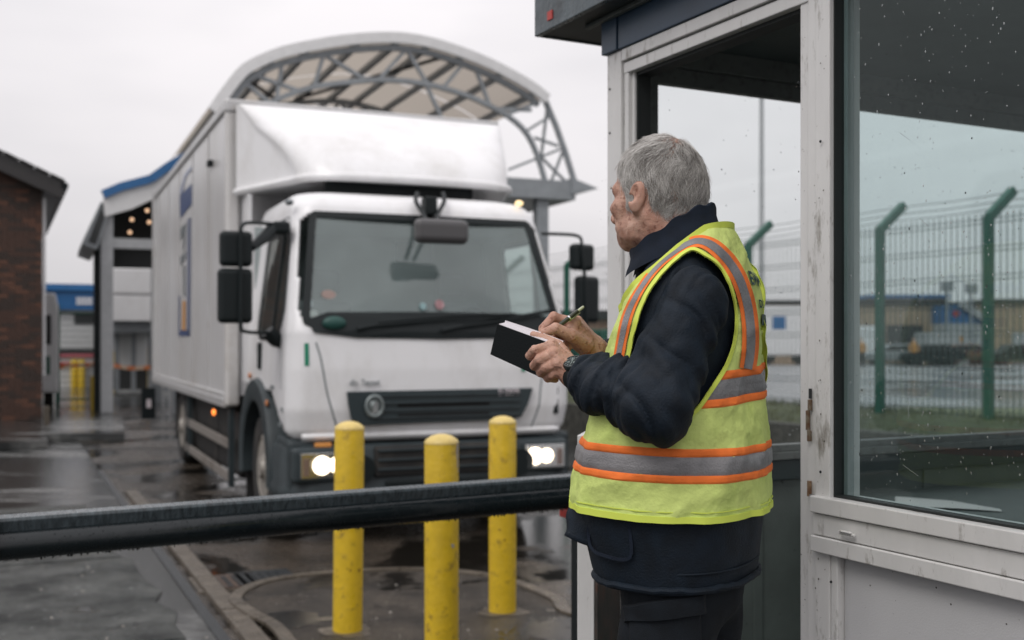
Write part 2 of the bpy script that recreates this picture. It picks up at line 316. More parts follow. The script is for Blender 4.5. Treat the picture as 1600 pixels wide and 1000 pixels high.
def ground_mat(name, c1, c2, puddle=0.5, pscale=0.35, rmin=0.03, rmax=0.42, big=0.5, stretch=(1, 1, 1), rot=0.0, bumpk=0.25, pb=0.08, fs=22):
    m = bpy.data.materials.new(name); m.use_nodes = True; t = m.node_tree; b = t.nodes['Principled BSDF']; L = t.links.new
    c = t.nodes.new('ShaderNodeTexCoord'); mp_ = t.nodes.new('ShaderNodeMapping'); mp_.inputs['Scale'].default_value = stretch; mp_.inputs['Rotation'].default_value = (0, 0, rot); L(c.outputs['Object'], mp_.inputs[0])
    def N(scale, det=6, ro=0.55, dist=0.0):
        n = t.nodes.new('ShaderNodeTexNoise'); n.inputs['Scale'].default_value = scale; n.inputs['Detail'].default_value = det; n.inputs['Roughness'].default_value = ro; n.inputs['Distortion'].default_value = dist; L(mp_.outputs[0], n.inputs['Vector']); return n.outputs[0]
    def MR(src, a, b_, c_, d, smooth=False):
        r = t.nodes.new('ShaderNodeMapRange'); 
        if smooth: r.interpolation_type = 'SMOOTHSTEP'
        for i, x in enumerate((a, b_, c_, d)): r.inputs[i+1].default_value = x
        L(src, r.inputs[0]); return r.outputs[0]
    def MX(f, a, b_):
        x = t.nodes.new('ShaderNodeMix'); x.data_type = 'RGBA'; L(f, x.inputs['Factor'])
        for k, q in (('A', a), ('B', b_)):
            if isinstance(q, tuple): x.inputs[k].default_value = (*q, 1)
            else: L(q, x.inputs[k])
        return x.outputs['Result']
    a = MX(MR(N(big, 8, 0.65), 0.35, 0.65, 0, 1), c1, c2)
    fine = MR(N(fs, 10, 0.85), 0.32, 0.68, 0.40, 1.6)
    spk = MR(N(120, 3, 0.6), 0.62, 0.75, 0, 1)
    vm = t.nodes.new('ShaderNodeVectorMath'); vm.operation = 'SCALE'; L(a, vm.inputs[0]); L(fine, vm.inputs['Scale'])
    a2 = MX(spk, vm.outputs[0], (0.22, 0.21, 0.19))
    pud = MR(N(pscale, 7, 0.62, 0.4), puddle, puddle + 0.07, 0, 1, True)
    a3 = MX(pud, a2, tuple(x * 0.45 for x in c1)); L(a3, b.inputs['Base Color'])
    rr = MR(N(9.0, 9, 0.8), 0.32, 0.68, rmax * 0.35, rmax)
    mm = t.nodes.new('ShaderNodeMix'); L(pud, mm.inputs[0]); L(rr, mm.inputs[2]); mm.inputs[3].default_value = rmin; L(mm.outputs[0], b.inputs['Roughness'])
    bh = t.nodes.new('ShaderNodeMath'); bh.operation = 'MULTIPLY'; L(N(55, 8, 0.75), bh.inputs[0]); L(MR(pud, 0, 1, 1, pb), bh.inputs[1])
    bp = t.nodes.new('ShaderNodeBump'); bp.inputs['Strength'].default_value = bumpk; bp.inputs['Distance'].default_value = 0.02; L(bh.outputs[0], bp.inputs['Height']); L(bp.outputs[0], b.inputs['Normal'])
    b.inputs['IOR'].default_value = 1.4
    return m
AX = math.atan2(0.4585, 0.8887)     # the booth's, fence's and kerbs' direction on the ground
M_ground = ground_mat('wet_yard_concrete', (0.085, 0.090, 0.090), (0.20, 0.20, 0.195), pb=.30, rmin=.10, puddle=0.40, pscale=0.55, stretch=(0.55, 1.5, 1), rot=-AX * 0.5, rmax=0.36)
M_slab = ground_mat('wet_slab_concrete', (0.024, 0.029, 0.029), (0.130, 0.137, 0.132), puddle=0.57, pscale=1.2, rmax=0.30, big=2.6, bumpk=1.0, fs=48)
M_brown = ground_mat('wet_brown_tarmac', (0.026, 0.023, 0.019), (0.080, 0.064, 0.050), puddle=0.47, pscale=0.9, rmax=0.36, big=1.2)
M_island = ground_mat('wet_island_tarmac', (0.030, 0.027, 0.024), (0.100, 0.084, 0.068), puddle=0.53, pscale=1.4, rmax=0.30, big=2.2, bumpk=0.9, fs=40)
M_road = ground_mat('wet_far_road', (0.16, 0.165, 0.17), (0.22, 0.225, 0.23), puddle=0.5, pscale=0.1, rmin=0.12, rmax=0.5, big=0.1)

# ================================================================ ground
def struct(o): o['kind'] = 'structure'; return o
struct(MB().add([(-600, -40, 0), (600, -40, 0), (600, 900, 0), (-600, 900, 0)], [(0, 1, 2, 3)]).build('ground', M_ground))
def sheet(name, poly, z, m, th=0.0):
    mb = MB()
    if th: mb.prism(poly, z - th, z, 'z')
    else: mb.add([(x, y, z) for x, y in poly], [tuple(range(len(poly)))])
    return struct(mb.build(name, m))
# directions on the ground along the booth front (a1, away) and across (b1)
a1 = Vector((-0.4585, 0.8887)); b1 = Vector((0.8887, 0.4585))
def G(u, v): Y = H * F / (v - HV); return Vector(((u - 800) / F * Y, Y))
g1 = G(350, 1000); g2 = G(240, 850)
adir = (g2 - g1).normalized(); bdir = Vector((adir.y, -adir.x))
def GA(base, a, b): return (base + adir * a + bdir * b)
# brown tarmac lane under the truck and bollards
sheet('road', [GA(g1, -6, 0), GA(g1, -6, 5.2), GA(g1, 22, 5.2), GA(g1, 22, 0)], 0.004, M_brown)
# concrete bays left of the drain line, separated by joints
k = 0
for (a0, a1_, b0, b1_) in ((-4, -0.75, -3.2, -0.12), (-0.71, 0.05, -3.2, -0.22), (0.09, 2.4, -3.2, -0.18), (2.46, 5.2, -3.2, -0.3)):
    pts = []
    for i in range(9): pts.append(GA(g1, a0 + (a1_ - a0) * i / 8, b1_ + random.uniform(-0.045, 0.045)))
    pts += [GA(g1, a1_, b0), GA(g1, a0, b0)]
    sheet('pavement', [tuple(p) for p in pts], 0.012, M_slab, 0.02)
# drain channel between them: a kerb line of concrete channel blocks, each a block
chan = struct(MB().add([(*GA(g1, -4, -0.03), 0.006), (*GA(g1, -4, 0.03), 0.006), (*GA(g1, 8, 0.03), 0.006), (*GA(g1, 8, -0.03), 0.006)], [(0, 1, 2, 3)]).build('drain_channel', M_iron))
def kerb_block(mesh_cache={}):
    if 'm' not in mesh_cache:
        mb = MB(); mb.box(-0.055, 0.055, 0.006, 0.894, 0, 0.035); o = mb.build('kerb_stone', M_conc, bevel=0.008); mesh_cache['m'] = o.data; bpy.data.objects.remove(o)
    return mesh_cache['m']
ang = math.atan2(-adir.x, adir.y)
for i in range(9):
    o = bpy.data.objects.new('kerb_stone', kerb_block()); col.objects.link(o); p = GA(g1, -2.2 + i * 0.9, 0.13); o.location = (*p, 0.0); o.rotation_euler = (random.uniform(-.004, .004), 0, ang); o.parent = chan
# manhole covers
for (u, v, w, d, lab) in ((357, 912, 0.36, 0.40, 'rusty iron manhole cover in brown wet tarmac, nearer the kerb line'), (412, 905, 0.33, 0.38, 'dark blue grey iron manhole cover beside the bollard island')):
    c = G(u, v); t = thing('manhole_cover', lab, 'manhole cover', (c.x, c.y, 0.004), ang)
    MB().box(-w/2-.03, w/2+.03, -d/2-.03, d/2+.03, 0, 0.008).build('frame', M_conc if u < 380 else M_iron, t)
    mb = MB(); mb.box(-w/2, w/2, -d/2, d/2, 0.008, 0.014); mb.build('lid', M_iron if u > 380 else mat('rusty_iron', (0.06, 0.035, 0.022), 0.5, var=0.4, bump=0.4), t)
    mb = MB()
    for i in range(5):
        for j in range(5): mb.box(-w/2+.03+i*(w-.06)/5, -w/2+.03+(i+.6)*(w-.06)/5, -d/2+.03+j*(d-.06)/5, -d/2+.03+(j+.6)*(d-.06)/5, 0.014, 0.018)
    mb.build('grip_pattern', M_iron, t)
# bollard island: a low slab with a rounded nose and a rim
nose = [G(440, 1000) + Vector((0.45, -1.2)), G(440, 1000), G(395, 970), G(368, 948), G(385, 930), G(430, 915), G(520, 904), G(610, 899), G(700, 901), G(780, 912), G(835, 931), G(870, 948), G(905, 972), G(905, 972) + Vector((0.7, -0.35)), G(905, 972) + Vector((1.3, -2.6))]
nose3 = spline([Vector((p.x, p.y, 0)) for p in nose], 5)
sheet('traffic_island', [(p.x, p.y) for p in nose3], 0.035, M_island, 0.034)
mb = MB(); ribbon(mb, [p + Vector((0, 0, 0.035)) for p in nose3], [Vector((0, 0, 1))] * len(nose3), 0.07, 0.012)
struct(mb.build('kerb', M_conc))
# raised kerbed base of the canopy columns, far left
fk = [G(60, 690), G(195, 690), G(190, 655), G(105, 652)]
sheet('kerb_strip', [tuple(p) for p in fk], 0.13, M_ground, 0.12)
sheet('pavement', [tuple(G(-60, 708)), tuple(G(75, 700)), tuple(G(70, 668)), tuple(G(-60, 668))], 0.12, M_ground, 0.11)
# dark joints across the yard
for v0, u0, u1_ in ((702, -50, 330), (668, 195, 300)):
    q0 = G(u0, v0); q1 = G(u1_, v0); mb = MB(); ribbon(mb, [Vector((q0.x, q0.y, 0.006)), Vector((q1.x, q1.y, 0.006))], [Vector((0, 0, 1))]*2, 0.10, 0.002); struct(mb.build('paving_joint', M_gasket))

# loose chips of stone on the island and the bays
chips = MB(); rc = random.Random(17)
for i in range(230):
    if i % 3: x, y, z = rc.uniform(-1.6, .3), rc.uniform(4.4, 6.9), .036
    else: p_ = GA(g1, rc.uniform(-.6, 3.5), rc.uniform(-2.2, -.3)); x, y, z = p_.x, p_.y, .013
    if i % 3 and math.hypot((x+.62)/1.0, (y-5.6)/1.3) > .9: continue
    r = rc.choice([.002, .003, .004, .008]); n = 5; a0 = rc.uniform(0, 6); chips.add([(x, y, z + r*.8)] + [(x + r*rc.uniform(.7, 1.5)*math.cos(a0+6.283*k/n), y + r*rc.uniform(.7, 1.5)*math.sin(a0+6.283*k/n), z) for k in range(n)], [(0, 1+k, 1+(k+1) % n) for k in range(n)])
o = chips.build('gravel', mat('pale_stone_chip', (.26, .24, .21), .4, var=.4, vscale=30)); tag(o, 'loose pale stone chips scattered on the wet ground round the bollards', 'gravel', kind='stuff')
# ================================================================ bollards
def bollard(u, v, lab, h=1.1, r=0.075, z0=0.035, lean=(0, 0), seed=0):
    Y = (H - z0) * F / (v - HV); x = (u - 800) / F * Y
    t = thing('yellow_bollard', lab, 'bollard', (x, Y, z0), 0, 'yellow bollards on the island in front of the truck'); t.rotation_euler = (lean[0], lean[1], seed)
    hh = h - z0
    MB().lathe([(r, -0.02), (r, 0.1), (r, hh*.5), (r, hh - 0.045), (r*0.985, hh - 0.040)], n=40).build('post', M_yellow, t, smooth=True)
    MB().lathe([(r*1.015, hh-0.042), (r*1.015, hh-0.036), (r*0.93, hh-0.025), (r*0.6, hh-0.008), (r*0.25, hh-0.001), (1e-6, hh)], n=40).build('domed_cap', M_yellowcap, t, smooth=True)
    mb = MB(); n = 28; vs = [(0, 0, 0.006)]
    for kk in range(n):
        a = 2*math.pi*kk/n; rr = r * (1.75 + 0.25*math.sin(3*a+seed) + 0.1*math.sin(7*a)); vs.append((rr*math.cos(a), rr*math.sin(a), 0.001))
    mb.add(vs, [(0, 1+kk, 1+(kk+1) % n) for kk in range(n)]); mb.build('concrete_collar', M_conc, t, smooth=True)
    mb = MB()
    rr_ = random.Random(seed + 3)
    for kk in range(9):
        a = rr_.uniform(3.3, 6.1); z = rr_.uniform(0.25, hh-.1); s_ = rr_.uniform(0.003, 0.008)
        pts = [Vector((math.cos(a+i*s_*9)*r*1.004, math.sin(a+i*s_*9)*r*1.004, z + rr_.uniform(-s_, s_))) for i in range(3)]
        ribbon(mb, pts, [Vector((p.x, p.y, 0)) for p in pts], s_*1.8, 0.0008)
    if seed == 2:
        for (a0, z0_, w0_, h0_) in ((3.95, .93, .012, .10), (3.85, .96, .007, .06), (4.1, .40, .010, .012)):
            pts = [Vector((math.cos(a0 + .02*math.sin(i*2))*r*1.004, math.sin(a0 + .02*math.sin(i*2))*r*1.004, z0_ + h0_*i/5)) for i in range(6)]; ribbon(mb, pts, [Vector((p.x, p.y, 0)) for p in pts], w0_, .0008)
    kk_ = mb.build('paint_chip', mat('chipped_paint', (0.32, 0.30, 0.30), 0.6) if seed == 2 else mat('rust_chip', (0.16, 0.07, 0.02), 0.7), t); tag(kk_, kind='stuff')
    return t
bollard(543, 985, 'yellow steel bollard with domed top, leftmost of three, before the left headlight', seed=1, lean=(.006, .008))
bollard(690, 1058, 'nearest and thickest yellow bollard in the middle, with scraped paint', seed=2)
bollard(785, 955, 'yellow bollard standing furthest back, right of the other two', seed=5, lean=(-.004, -.010))

# ================================================================ boom barrier
bl = P(-70, 840.5, 1); 
def bar_pt(u, z=0.975):      # the arm runs level from near left to far right
    ya, yb, ua, ub = 2.96, 3.90, 0, 895
    A = Vector(((ua-800)/F*ya, ya)); B = Vector(((ub-800)/F*yb, yb)); kk = (u-800)/F
    t = (kk*A.y - A.x) / ((B.x-A.x) - kk*(B.y-A.y)); q = A + (B-A)*t; return Vector((q.x, q.y, z))
pa, pb = bar_pt(-160), bar_pt(900)
ba = math.atan2(pb.y-pa.y, pb.x-pa.x); BL = (pb-pa).length
bar = thing('boom_barrier', 'long black wet boom barrier arm crossing in front of the bollards', 'barrier', pa, ba)
n = 26; prof = []
for kk in range(n):
    a = 2*math.pi*kk/n; prof.append((-math.cos(a)*0.047, math.sin(a)*0.043 - 0.018))
mb = MB(); rows = []
for i in range(60):
    x = BL*i/59; rows.append([(x, p[0], p[1]) for p in prof] + [(x, *prof[0])])
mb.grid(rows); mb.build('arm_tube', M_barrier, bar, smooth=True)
mb = MB(); rows = []
top = [(-0.022, 0.015), (-0.030, 0.048), (-0.026, 0.056), (0.020, 0.060), (0.026, 0.052), (0.024, 0.015)]
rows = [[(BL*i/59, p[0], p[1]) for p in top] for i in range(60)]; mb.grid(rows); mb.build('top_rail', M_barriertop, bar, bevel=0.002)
mb = MB(); mb.box(BL-0.012, BL+0.05, -0.055, 0.055, -0.068, 0.064); mb.build('end_cap', M_black, bar, bevel=0.012)
xk = (bar_pt(2)-pa).length
mb = MB(); mb.box(xk-0.25, xk-.01, -0.062, 0.062, -0.072, 0.068); mb.build('clamp_collar', M_black, bar, bevel=0.006)
mb = MB(); rr_ = random.Random(4)
for i in range(260):
    x = rr_.uniform(0.2, BL); r = rr_.choice([0.001, 0.0014, 0.0018, 0.0028]); mb.ball((x, rr_.uniform(-.012, .012) - .004, -0.0615 - r*0.4), r, 7, 5, (1, 1, rr_.uniform(1.0, 1.7)))
tag(mb.build('hanging_drops', M_barrier, bar, smooth=True), kind='stuff')
mb = MB()
for i in range(300):
    x = rr_.uniform(0.2, BL); a = rr_.uniform(2.2, 5.2); r = rr_.uniform(0.0008, 0.0022); a2 = rr_.uniform(-0.2, 1.25)
    mb.ball((x, -math.cos(a2)*0.047, math.sin(a2)*0.043-0.018), r, 6, 4)
tag(mb.build('water_beads', M_bead, bar, smooth=True), kind='stuff')
# the rest post that takes the arm's end
rp_ = bar_pt(902); t = thing('barrier_rest_post', 'dark post holding up the far end of the barrier arm', 'post', (rp_.x + 0.02, rp_.y + 0.03, 0), ba)
mb = MB(); mb.box(-0.03, 0.03, -0.03, 0.03, 0, 0.90); mb.build('post', M_black, t, bevel=0.004)
mb = MB(); mb.box(-0.06, 0.06, -0.06, 0.06, 0.875, 0.905); mb.box(-.06, .06, .056, .07, .9, .97); mb.build('cradle', M_red, t, bevel=0.004)
# ================================================================ gatehouse booth
# local x runs along the front from the far corner towards the camera, y goes inward, z up
BF = Frame(0.3062, 3.3, math.atan2(-0.8887, 0.4585))
booth = thing_at('gatehouse_booth', 'grey white gatehouse booth with open doorway, big windows and dark slate roof edge', 'booth', BF)
DEP = 2.15; LEN = 2.45
def bpart(name, boxes, m, bevel=0.0025, label=None, parent=None):
    mb = MB()
    for b in boxes: mb.box(*b)
    o = mb.build(name, m, parent or booth, bevel=bevel); tag(o, label); return o
# floor and plinth
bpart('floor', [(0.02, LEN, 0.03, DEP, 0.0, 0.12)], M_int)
# corner post, three proud strips with grooves between
bpart('corner_post', [(0.004, 0.078, -0.028, 0.05, 0.0, 2.352)], M_alu)
bpart('door_jamb', [(0.084, 0.105, -0.020, 0.045, 0.0, 2.29), (0.105, 0.118, -0.008, 0.05, 0.0, 2.285)], M_alu)
bpart('gasket', [(0.118, 0.124, 0.0, 0.045, 0.0, 2.28)], M_gasket, 0)
# lintel over the doorway (two stepped strips)
bpart('lintel', [(0.084, 0.878, -0.030, 0.05, 2.318, 2.352), (0.084, 0.878, -0.022, 0.055, 2.282, 2.314)], M_alu)
bpart('lintel_gasket', [(0.118, 0.814, 0.0, 0.05, 2.272, 2.282)], M_gasket, 0)
# middle posts
bpart('middle_post', [(0.824, 0.853, -0.018, 0.07, 0.0, 2.352), (0.857, 0.886, -0.026, 0.07, 0.0, 2.352)], M_alu)
bpart('window_stile', [(0.889, 0.934, -0.032, 0.06, 0.0, 2.352)], M_alu)
bpart('window_stile', [(1.95, 2.0, -0.036, 0.06, 0.0, 2.352)], M_alu)
bpart('door_latch', [(0.866, 0.876, -0.034, -0.028, 1.345, 1.37), (0.860, 0.870, -0.0345, -0.029, 1.30, 1.345), (0.866, 0.874, -0.036, -0.028, 1.275, 1.30)], mat('worn_latch', (0.22, 0.19, 0.14), 0.5, 0.4, dirt=(0.12, 0.05, 0.02), dirt_amt=0.9, dscale=60, dlo=.4, dhi=.6), 0.001)
bpart('latch_slot', [(0.8665, 0.8755, -0.0312, -0.0295, 1.372, 1.395)], M_gasket, 0)
bpart('lower_catch', [(0.864, 0.874, -0.034, -0.028, 1.155, 1.185), (0.867, 0.872, -0.037, -0.033, 1.15, 1.163)], mat('rusty_catch', (0.25, 0.17, 0.10), 0.6, dirt=(0.12, 0.05, 0.02), dirt_amt=0.9, dscale=60, dlo=.4, dhi=.6), 0.001)
# window rails and panel below
bpart('window_rail', [(0.888, 2.0, -0.048, 0.055, 1.118, 1.155), (0.888, 2.0, -0.040, 0.05, 1.068, 1.1155), (0.888, 2.0, -0.046, 0.05, 1.030, 1.066)], M_alu)
mb = MB(); mb.box(0.985, 1.030, -0.055, -0.047, 1.083, 1.090); mb.box(0.990, 1.025, -0.060, -0.052, 1.089, 1.094); mb.build('rail_catch', M_alu, booth, bevel=0.003)
bpart('lower_panel', [(0.960, 1.95, -0.012, 0.02, 0.12, 1.030)], M_panel, 0.001)
bpart('panel_stile', [(0.936, 0.956, -0.030, 0.03, 0.0, 1.028)], M_alu)
bpart('window_head', [(0.936, 1.95, -0.036, 0.05, 2.318, 2.352)], M_alu)
# inner reveal of the near window and its glass
bpart('window_gasket', [(0.934, 0.938, -0.020, 0.01, 1.155, 2.318), (0.938, 1.95, -0.020, 0.01, 1.155, 1.160)], M_gasket, 0)
bpart('window_reveal', [(0.9385, 0.950, 0.006, 0.026, 1.155, 2.318)], mat('reveal_paint', (.30, .32, .32), .5, var=.1), 0.001)
gl = MB(); gl.box(0.936, 1.952, 0.000, 0.004, 1.15, 2.32); gl.build('window_pane', M_glassA, booth)
# near end wall and back wall (out of view, they close the room)
bpart('end_wall', [(2.0, LEN, -0.02, 0.05, 0.0, 2.352), (LEN-0.05, LEN, 0.05, DEP, 0.0, 1.15), (LEN-.05, LEN, .05, DEP, 2.28, 2.352), (LEN-.05, LEN, .05, .12, 1.15, 2.28), (LEN-.05, LEN, DEP-.1, DEP, 1.15, 2.28)], M_alu)
bpart('back_wall', [(0.05, LEN-0.05, DEP-0.05, DEP, 0.0, 1.15), (0.05, LEN-.05, DEP-0.05, DEP, 2.28, 2.352)], M_alu)
# far wall (local x = 0): sill, header, frame, glass
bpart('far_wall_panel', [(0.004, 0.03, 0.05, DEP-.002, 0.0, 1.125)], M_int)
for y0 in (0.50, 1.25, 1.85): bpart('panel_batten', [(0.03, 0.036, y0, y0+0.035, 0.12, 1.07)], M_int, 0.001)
bpart('window_sill', [(-0.006, 0.060, 0.05, DEP-.003, 1.125, 1.150), (0.004, 0.045, 0.05, DEP-.004, 1.150, 1.172)], M_intframe, 0.002)
bpart('sill_trim', [(0.03, 0.050, 0.05, DEP-.01, 1.060, 1.123)], mat('sill_trim_dark', (0.018, 0.032, 0.034), 0.4), 0.002)
bpart('window_header', [(0.004, 0.03, 0.05, DEP-.002, 2.284, 2.335), (0.004, 0.045, 0.05, DEP-.003, 2.337, 2.40)], M_intframe, 0.002)
bpart('window_frame', [(0.004, 0.03, 0.088, 0.138, 1.17, 2.284), (0.004, 0.03, DEP-.1, DEP-.005, 1.17, 2.284)], M_intframe, 0.002)
bpart('inner_post', [(0.004, 0.034, 0.05, 0.0875, 1.17, 2.284)], M_gasket, 0.001)
gl = MB(); gl.box(0.010, 0.014, 0.13, DEP-0.09, 1.165, 2.29); gl.build('far_window_pane', M_glassB, booth)
# ceiling, roof, fascia
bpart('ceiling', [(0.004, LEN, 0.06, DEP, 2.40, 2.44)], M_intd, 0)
bpart('blue_fascia', [(-0.010, 0.071, -0.040, 0.06, 2.354, 2.452), (0.075, LEN, -0.036, 0.05, 2.354, 2.452)], M_bluef, 0.002)
bpart('blue_fascia', [(-0.010, 0.02, 0.061, DEP, 2.354, 2.452)], M_bluef, 0.002)
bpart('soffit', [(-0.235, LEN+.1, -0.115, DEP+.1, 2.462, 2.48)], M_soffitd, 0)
bpart('soffit_moulding', [(-0.08, LEN, -0.055, -0.038, 2.448, 2.4615)], M_intframe, 0.002)
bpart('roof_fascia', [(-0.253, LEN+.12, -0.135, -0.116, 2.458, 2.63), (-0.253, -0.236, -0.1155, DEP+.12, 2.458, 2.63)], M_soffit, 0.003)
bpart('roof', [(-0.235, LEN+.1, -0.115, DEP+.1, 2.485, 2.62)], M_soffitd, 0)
mb = MB(); mb.box(-0.165, -0.135, -0.1385, -0.1345, 2.485, 2.512); mb.build('red_sticker', M_red, booth)
# desk inside with a sheet of paper
desk = thing_at('desk', 'dark desk top along the far window inside the booth', 'desk', BF)
mb = MB(); mb.box(0.062, 0.72, 0.80, DEP-.1, 0.97, 0.998); mb.build('desk_top', M_int, desk, bevel=0.003)
for y in (0.85, DEP-.2):
    mb = MB(); mb.box(0.08, 0.68, y, y+.04, 0.12, 0.968); mb.build('leg', M_int, desk)
desk['label'] = 'dark desk seen through the right window, below the far sill'
q = BF.l(P(1480, 788, 3.78)); q = (0.13, 1.10)
pp = thing('paper_sheet', 'pale sheet of paper lying on the desk behind the right window', 'paper', BF.w(0.378, 0.97, 0.999), BF.th + 0.75)
mb = MB(); mb.grid([[(x*0.30-.15, y*0.21-.105, 0.001+0.004*math.sin(x*3+y*2)) for y in np.linspace(0, 1, 6)] for x in np.linspace(0, 1, 8)]); mb.build('sheet', mat('paper_white', (0.7, 0.7, 0.68), 0.6), pp, smooth=True)
# half door swung open
hinge = BF.w(0.0, -0.032); edge = Vector((0.162, 2.74)); dv = Vector((edge.x-hinge.x, edge.y-hinge.y)); Lh = dv.length
hd = thing('half_door', 'open white half height door leaf seen edge-on behind the man', 'door', (hinge.x, hinge.y, 0), math.atan2(dv.y, dv.x))
zt = 1.5 - 145/F*2.74
mb = MB(); mb.box(Lh-0.045, Lh, 0, 0.042, 0.13, zt); mb.box(0, 0.045, 0, .042, 0.13, zt); mb.box(0.045, Lh-.045, 0, .042, zt-.045, zt); mb.box(0.045, Lh-.045, 0, .042, 0.13, 0.18); mb.build('door_frame', M_alu, hd, bevel=0.002)
mb = MB(); mb.box(0.045, Lh-0.045, .012, .032, 0.18, zt-.045); mb.box(0.02, Lh-.002, 0.043, 0.050, 0.14, zt-.01); mb.build('door_panel', mat('door_dark_panel', (0.045, 0.042, 0.036), 0.5, var=0.4, vscale=14, dirt=(0.11, 0.035, 0.02), dirt_amt=0.8, dscale=14, bump=0.2), hd)
# screws and grime specks on the posts
mb = MB(); rr_ = random.Random(11)
for (x, z) in ((0.912, 1.21), (0.912, 1.95), (0.02, 2.25), (0.02, 2.12), (0.945, 0.97), (0.832, 2.1)):
    mb.lathe([(0.0035, 0), (0.003, 0.0015), (1e-6, 0.0018)], (0, 0, 0), 10, Matrix.Translation((x, -0.0375 if x > .9 else -0.029, z)) @ Matrix.Rotation(R(90), 4, 'X'))
mb.build('screw_heads', M_black, booth)
def glob(mb, M, r, rr, hgt=0.5):
    n = 7; vs = [M @ Vector((0, 0, r*hgt))]
    e = rr.uniform(0.7, 1.3)
    for k in range(n):
        a = 2*math.pi*k/n; q_ = r*rr.uniform(.8, 1.15); vs.append(M @ Vector((q_*math.cos(a), q_*math.sin(a)*e, 0)))
    mb.add(vs, [(0, 1+k, 1+(k+1) % n) for k in range(n)])
spk = MB(); rr_ = random.Random(21)
for i in range(150):
    x, z = rr_.choice([(rr_.uniform(.89, .93), rr_.uniform(0.6, 2.3)), (rr_.uniform(.816, .848), rr_.uniform(.6, 2.3)), (rr_.uniform(.96, 1.5), rr_.uniform(.7, 1.02)), (rr_.uniform(-.04, .07), rr_.uniform(.8, 2.3))])
    y = -0.0365 if .888 < x < .934 else (-0.0245 if .8 < x < .85 else (-0.0125 if x > .94 else -0.0285))
    glob(spk, Matrix.Translation((x, y, z)) @ Matrix.Rotation(R(90), 4, 'X'), rr_.choice([.0008, .001, .0013, .002]), rr_, .2)
tag(spk.build('grime_specks', mat('grime', (0.05, 0.04, 0.03), 0.7), booth), kind='stuff')
for nm, n, seed, dark in (('rain_drops', 1500, 5, False), ('dirt_specks', 90, 6, True)):
    mb = MB(); rr_ = random.Random(seed)
    for i in range(n):
        x = rr_.uniform(0.96, 1.6); z = rr_.choice([rr_.uniform(1.17, 2.3), rr_.uniform(1.25, 1.75)]); r = rr_.choice([.0005, .0006, .0007, .0009, .0012, .0018])
        glob(mb, Matrix.Translation((x, -0.0002, z)) @ Matrix.Rotation(R(90), 4, 'X') @ Matrix.Diagonal((1, rr_.uniform(1, 1.8), 1, 1)), r, rr_)
    tag(mb.build(nm, M_gasket if dark else M_drop, booth, smooth=not dark), kind='stuff')
mb = MB(); rr_ = random.Random(15)
for i in range(9):     # short scratches and runs in the wet glass
    x = rr_.uniform(0.98, 1.55); z = rr_.uniform(1.2, 2.0); a = rr_.choice([rr_.uniform(-1.0, -0.3), -1.55]); L_ = rr_.uniform(.01, .05)
    mb.bar((x, -0.0006, z), (x + L_*math.cos(a), -0.0006, z + L_*math.sin(a)), 0.0007, 0.0007)
mb.build('scratches', M_drop, booth)
mb = MB(); rr_ = random.Random(8)
for i in range(420):
    y = rr_.uniform(0.14, 2.0); z = rr_.choice([rr_.uniform(1.18, 2.27), rr_.uniform(1.18, 1.5)]); r = rr_.choice([.001, .0014, .0018, .0026])
    glob(mb, Matrix.Translation((0.0142, y, z)) @ Matrix.Rotation(R(90), 4, 'Y'), r, rr_)
tag(mb.build('far_rain_drops', M_drop, booth, smooth=True), kind='stuff')
mb = MB()
for i in range(46):
    y = rr_.uniform(0.16, 1.9); z = rr_.uniform(1.2, 2.25); glob(mb, Matrix.Translation((0.0144, y, z)) @ Matrix.Rotation(R(90), 4, 'Y'), rr_.choice([.0012, .0018, .0026]), rr_)
tag(mb.build('far_dirt_specks', M_gasket, booth), kind='stuff')
# ================================================================ fence on a bank, right
FA = Vector((4.33, 13.0)); fd = Vector((-0.72, 1.3)).normalized(); stepL = Vector((0.72, 1.3)).length
fx = Frame(FA.x, FA.y, math.atan2(-fd.y, -fd.x), 0.0)      # local x towards the camera side (right in view)
ZB = 0.67
# bank with a low kerb wall
bank = MB(); rows = []
rngb = random.Random(3)
for i in range(70):
    x = -22 + i * 0.5; rows.append([(x, -0.9, -0.05), (x, -0.85, 0.50 + rngb.uniform(-.02, .02)), (x, -0.4, 0.62 + rngb.uniform(-.03, .03)), (x, 0.0, ZB + rngb.uniform(-.02, .02)), (x, 0.5, ZB + rngb.uniform(-.03, .03)), (x, 1.3, 0.35), (x, 2.2, -0.05)])
bank.grid([[ (p[0], p[1], p[2]) for p in r] for r in rows]); o = bank.build('grass_bank', M_grass, smooth=True); o.location = fx.o; o.rotation_euler = (0, 0, fx.th); struct(o)
# grass tufts
mb = MB(); rg = random.Random(9)
for i in range(9000):
    x = rg.uniform(-8, 8); y = rg.uniform(-0.9, 0.9); z = 0.50 + min(1, max(0, (y+.85)/.85))*.17 if y < 0 else ZB - max(0, y-.5)*.4
    h = rg.uniform(0.03, 0.10); a = rg.uniform(0, 6.28); dx, dy = math.cos(a)*.012, math.sin(a)*.012; lx, ly = rg.uniform(-.04, .04), rg.uniform(-.04, .04)
    mb.add([(x-dx, y-dy, z-.02), (x+dx, y+dy, z-.02), (x+lx, y+ly, z+h)], [(0, 1, 2)])
o = mb.build('grass', M_grass2, recalc=False); o.location = fx.o; o.rotation_euler = (0, 0, fx.th); tag(o, 'rough short grass along the foot of the green mesh fence', 'grass', kind='stuff')
fence = thing_at('mesh_fence', 'green posts and welded wire mesh fence with cranked tops and top wires beyond the booth', 'fence', fx)
ks = [-6.2, -4.6, -2.6, -1, 0, 1.55, 3.1, 4.7, 6.2, 7.8, 9.4, 11]
XS = [-k_ * stepL for k_ in ks]
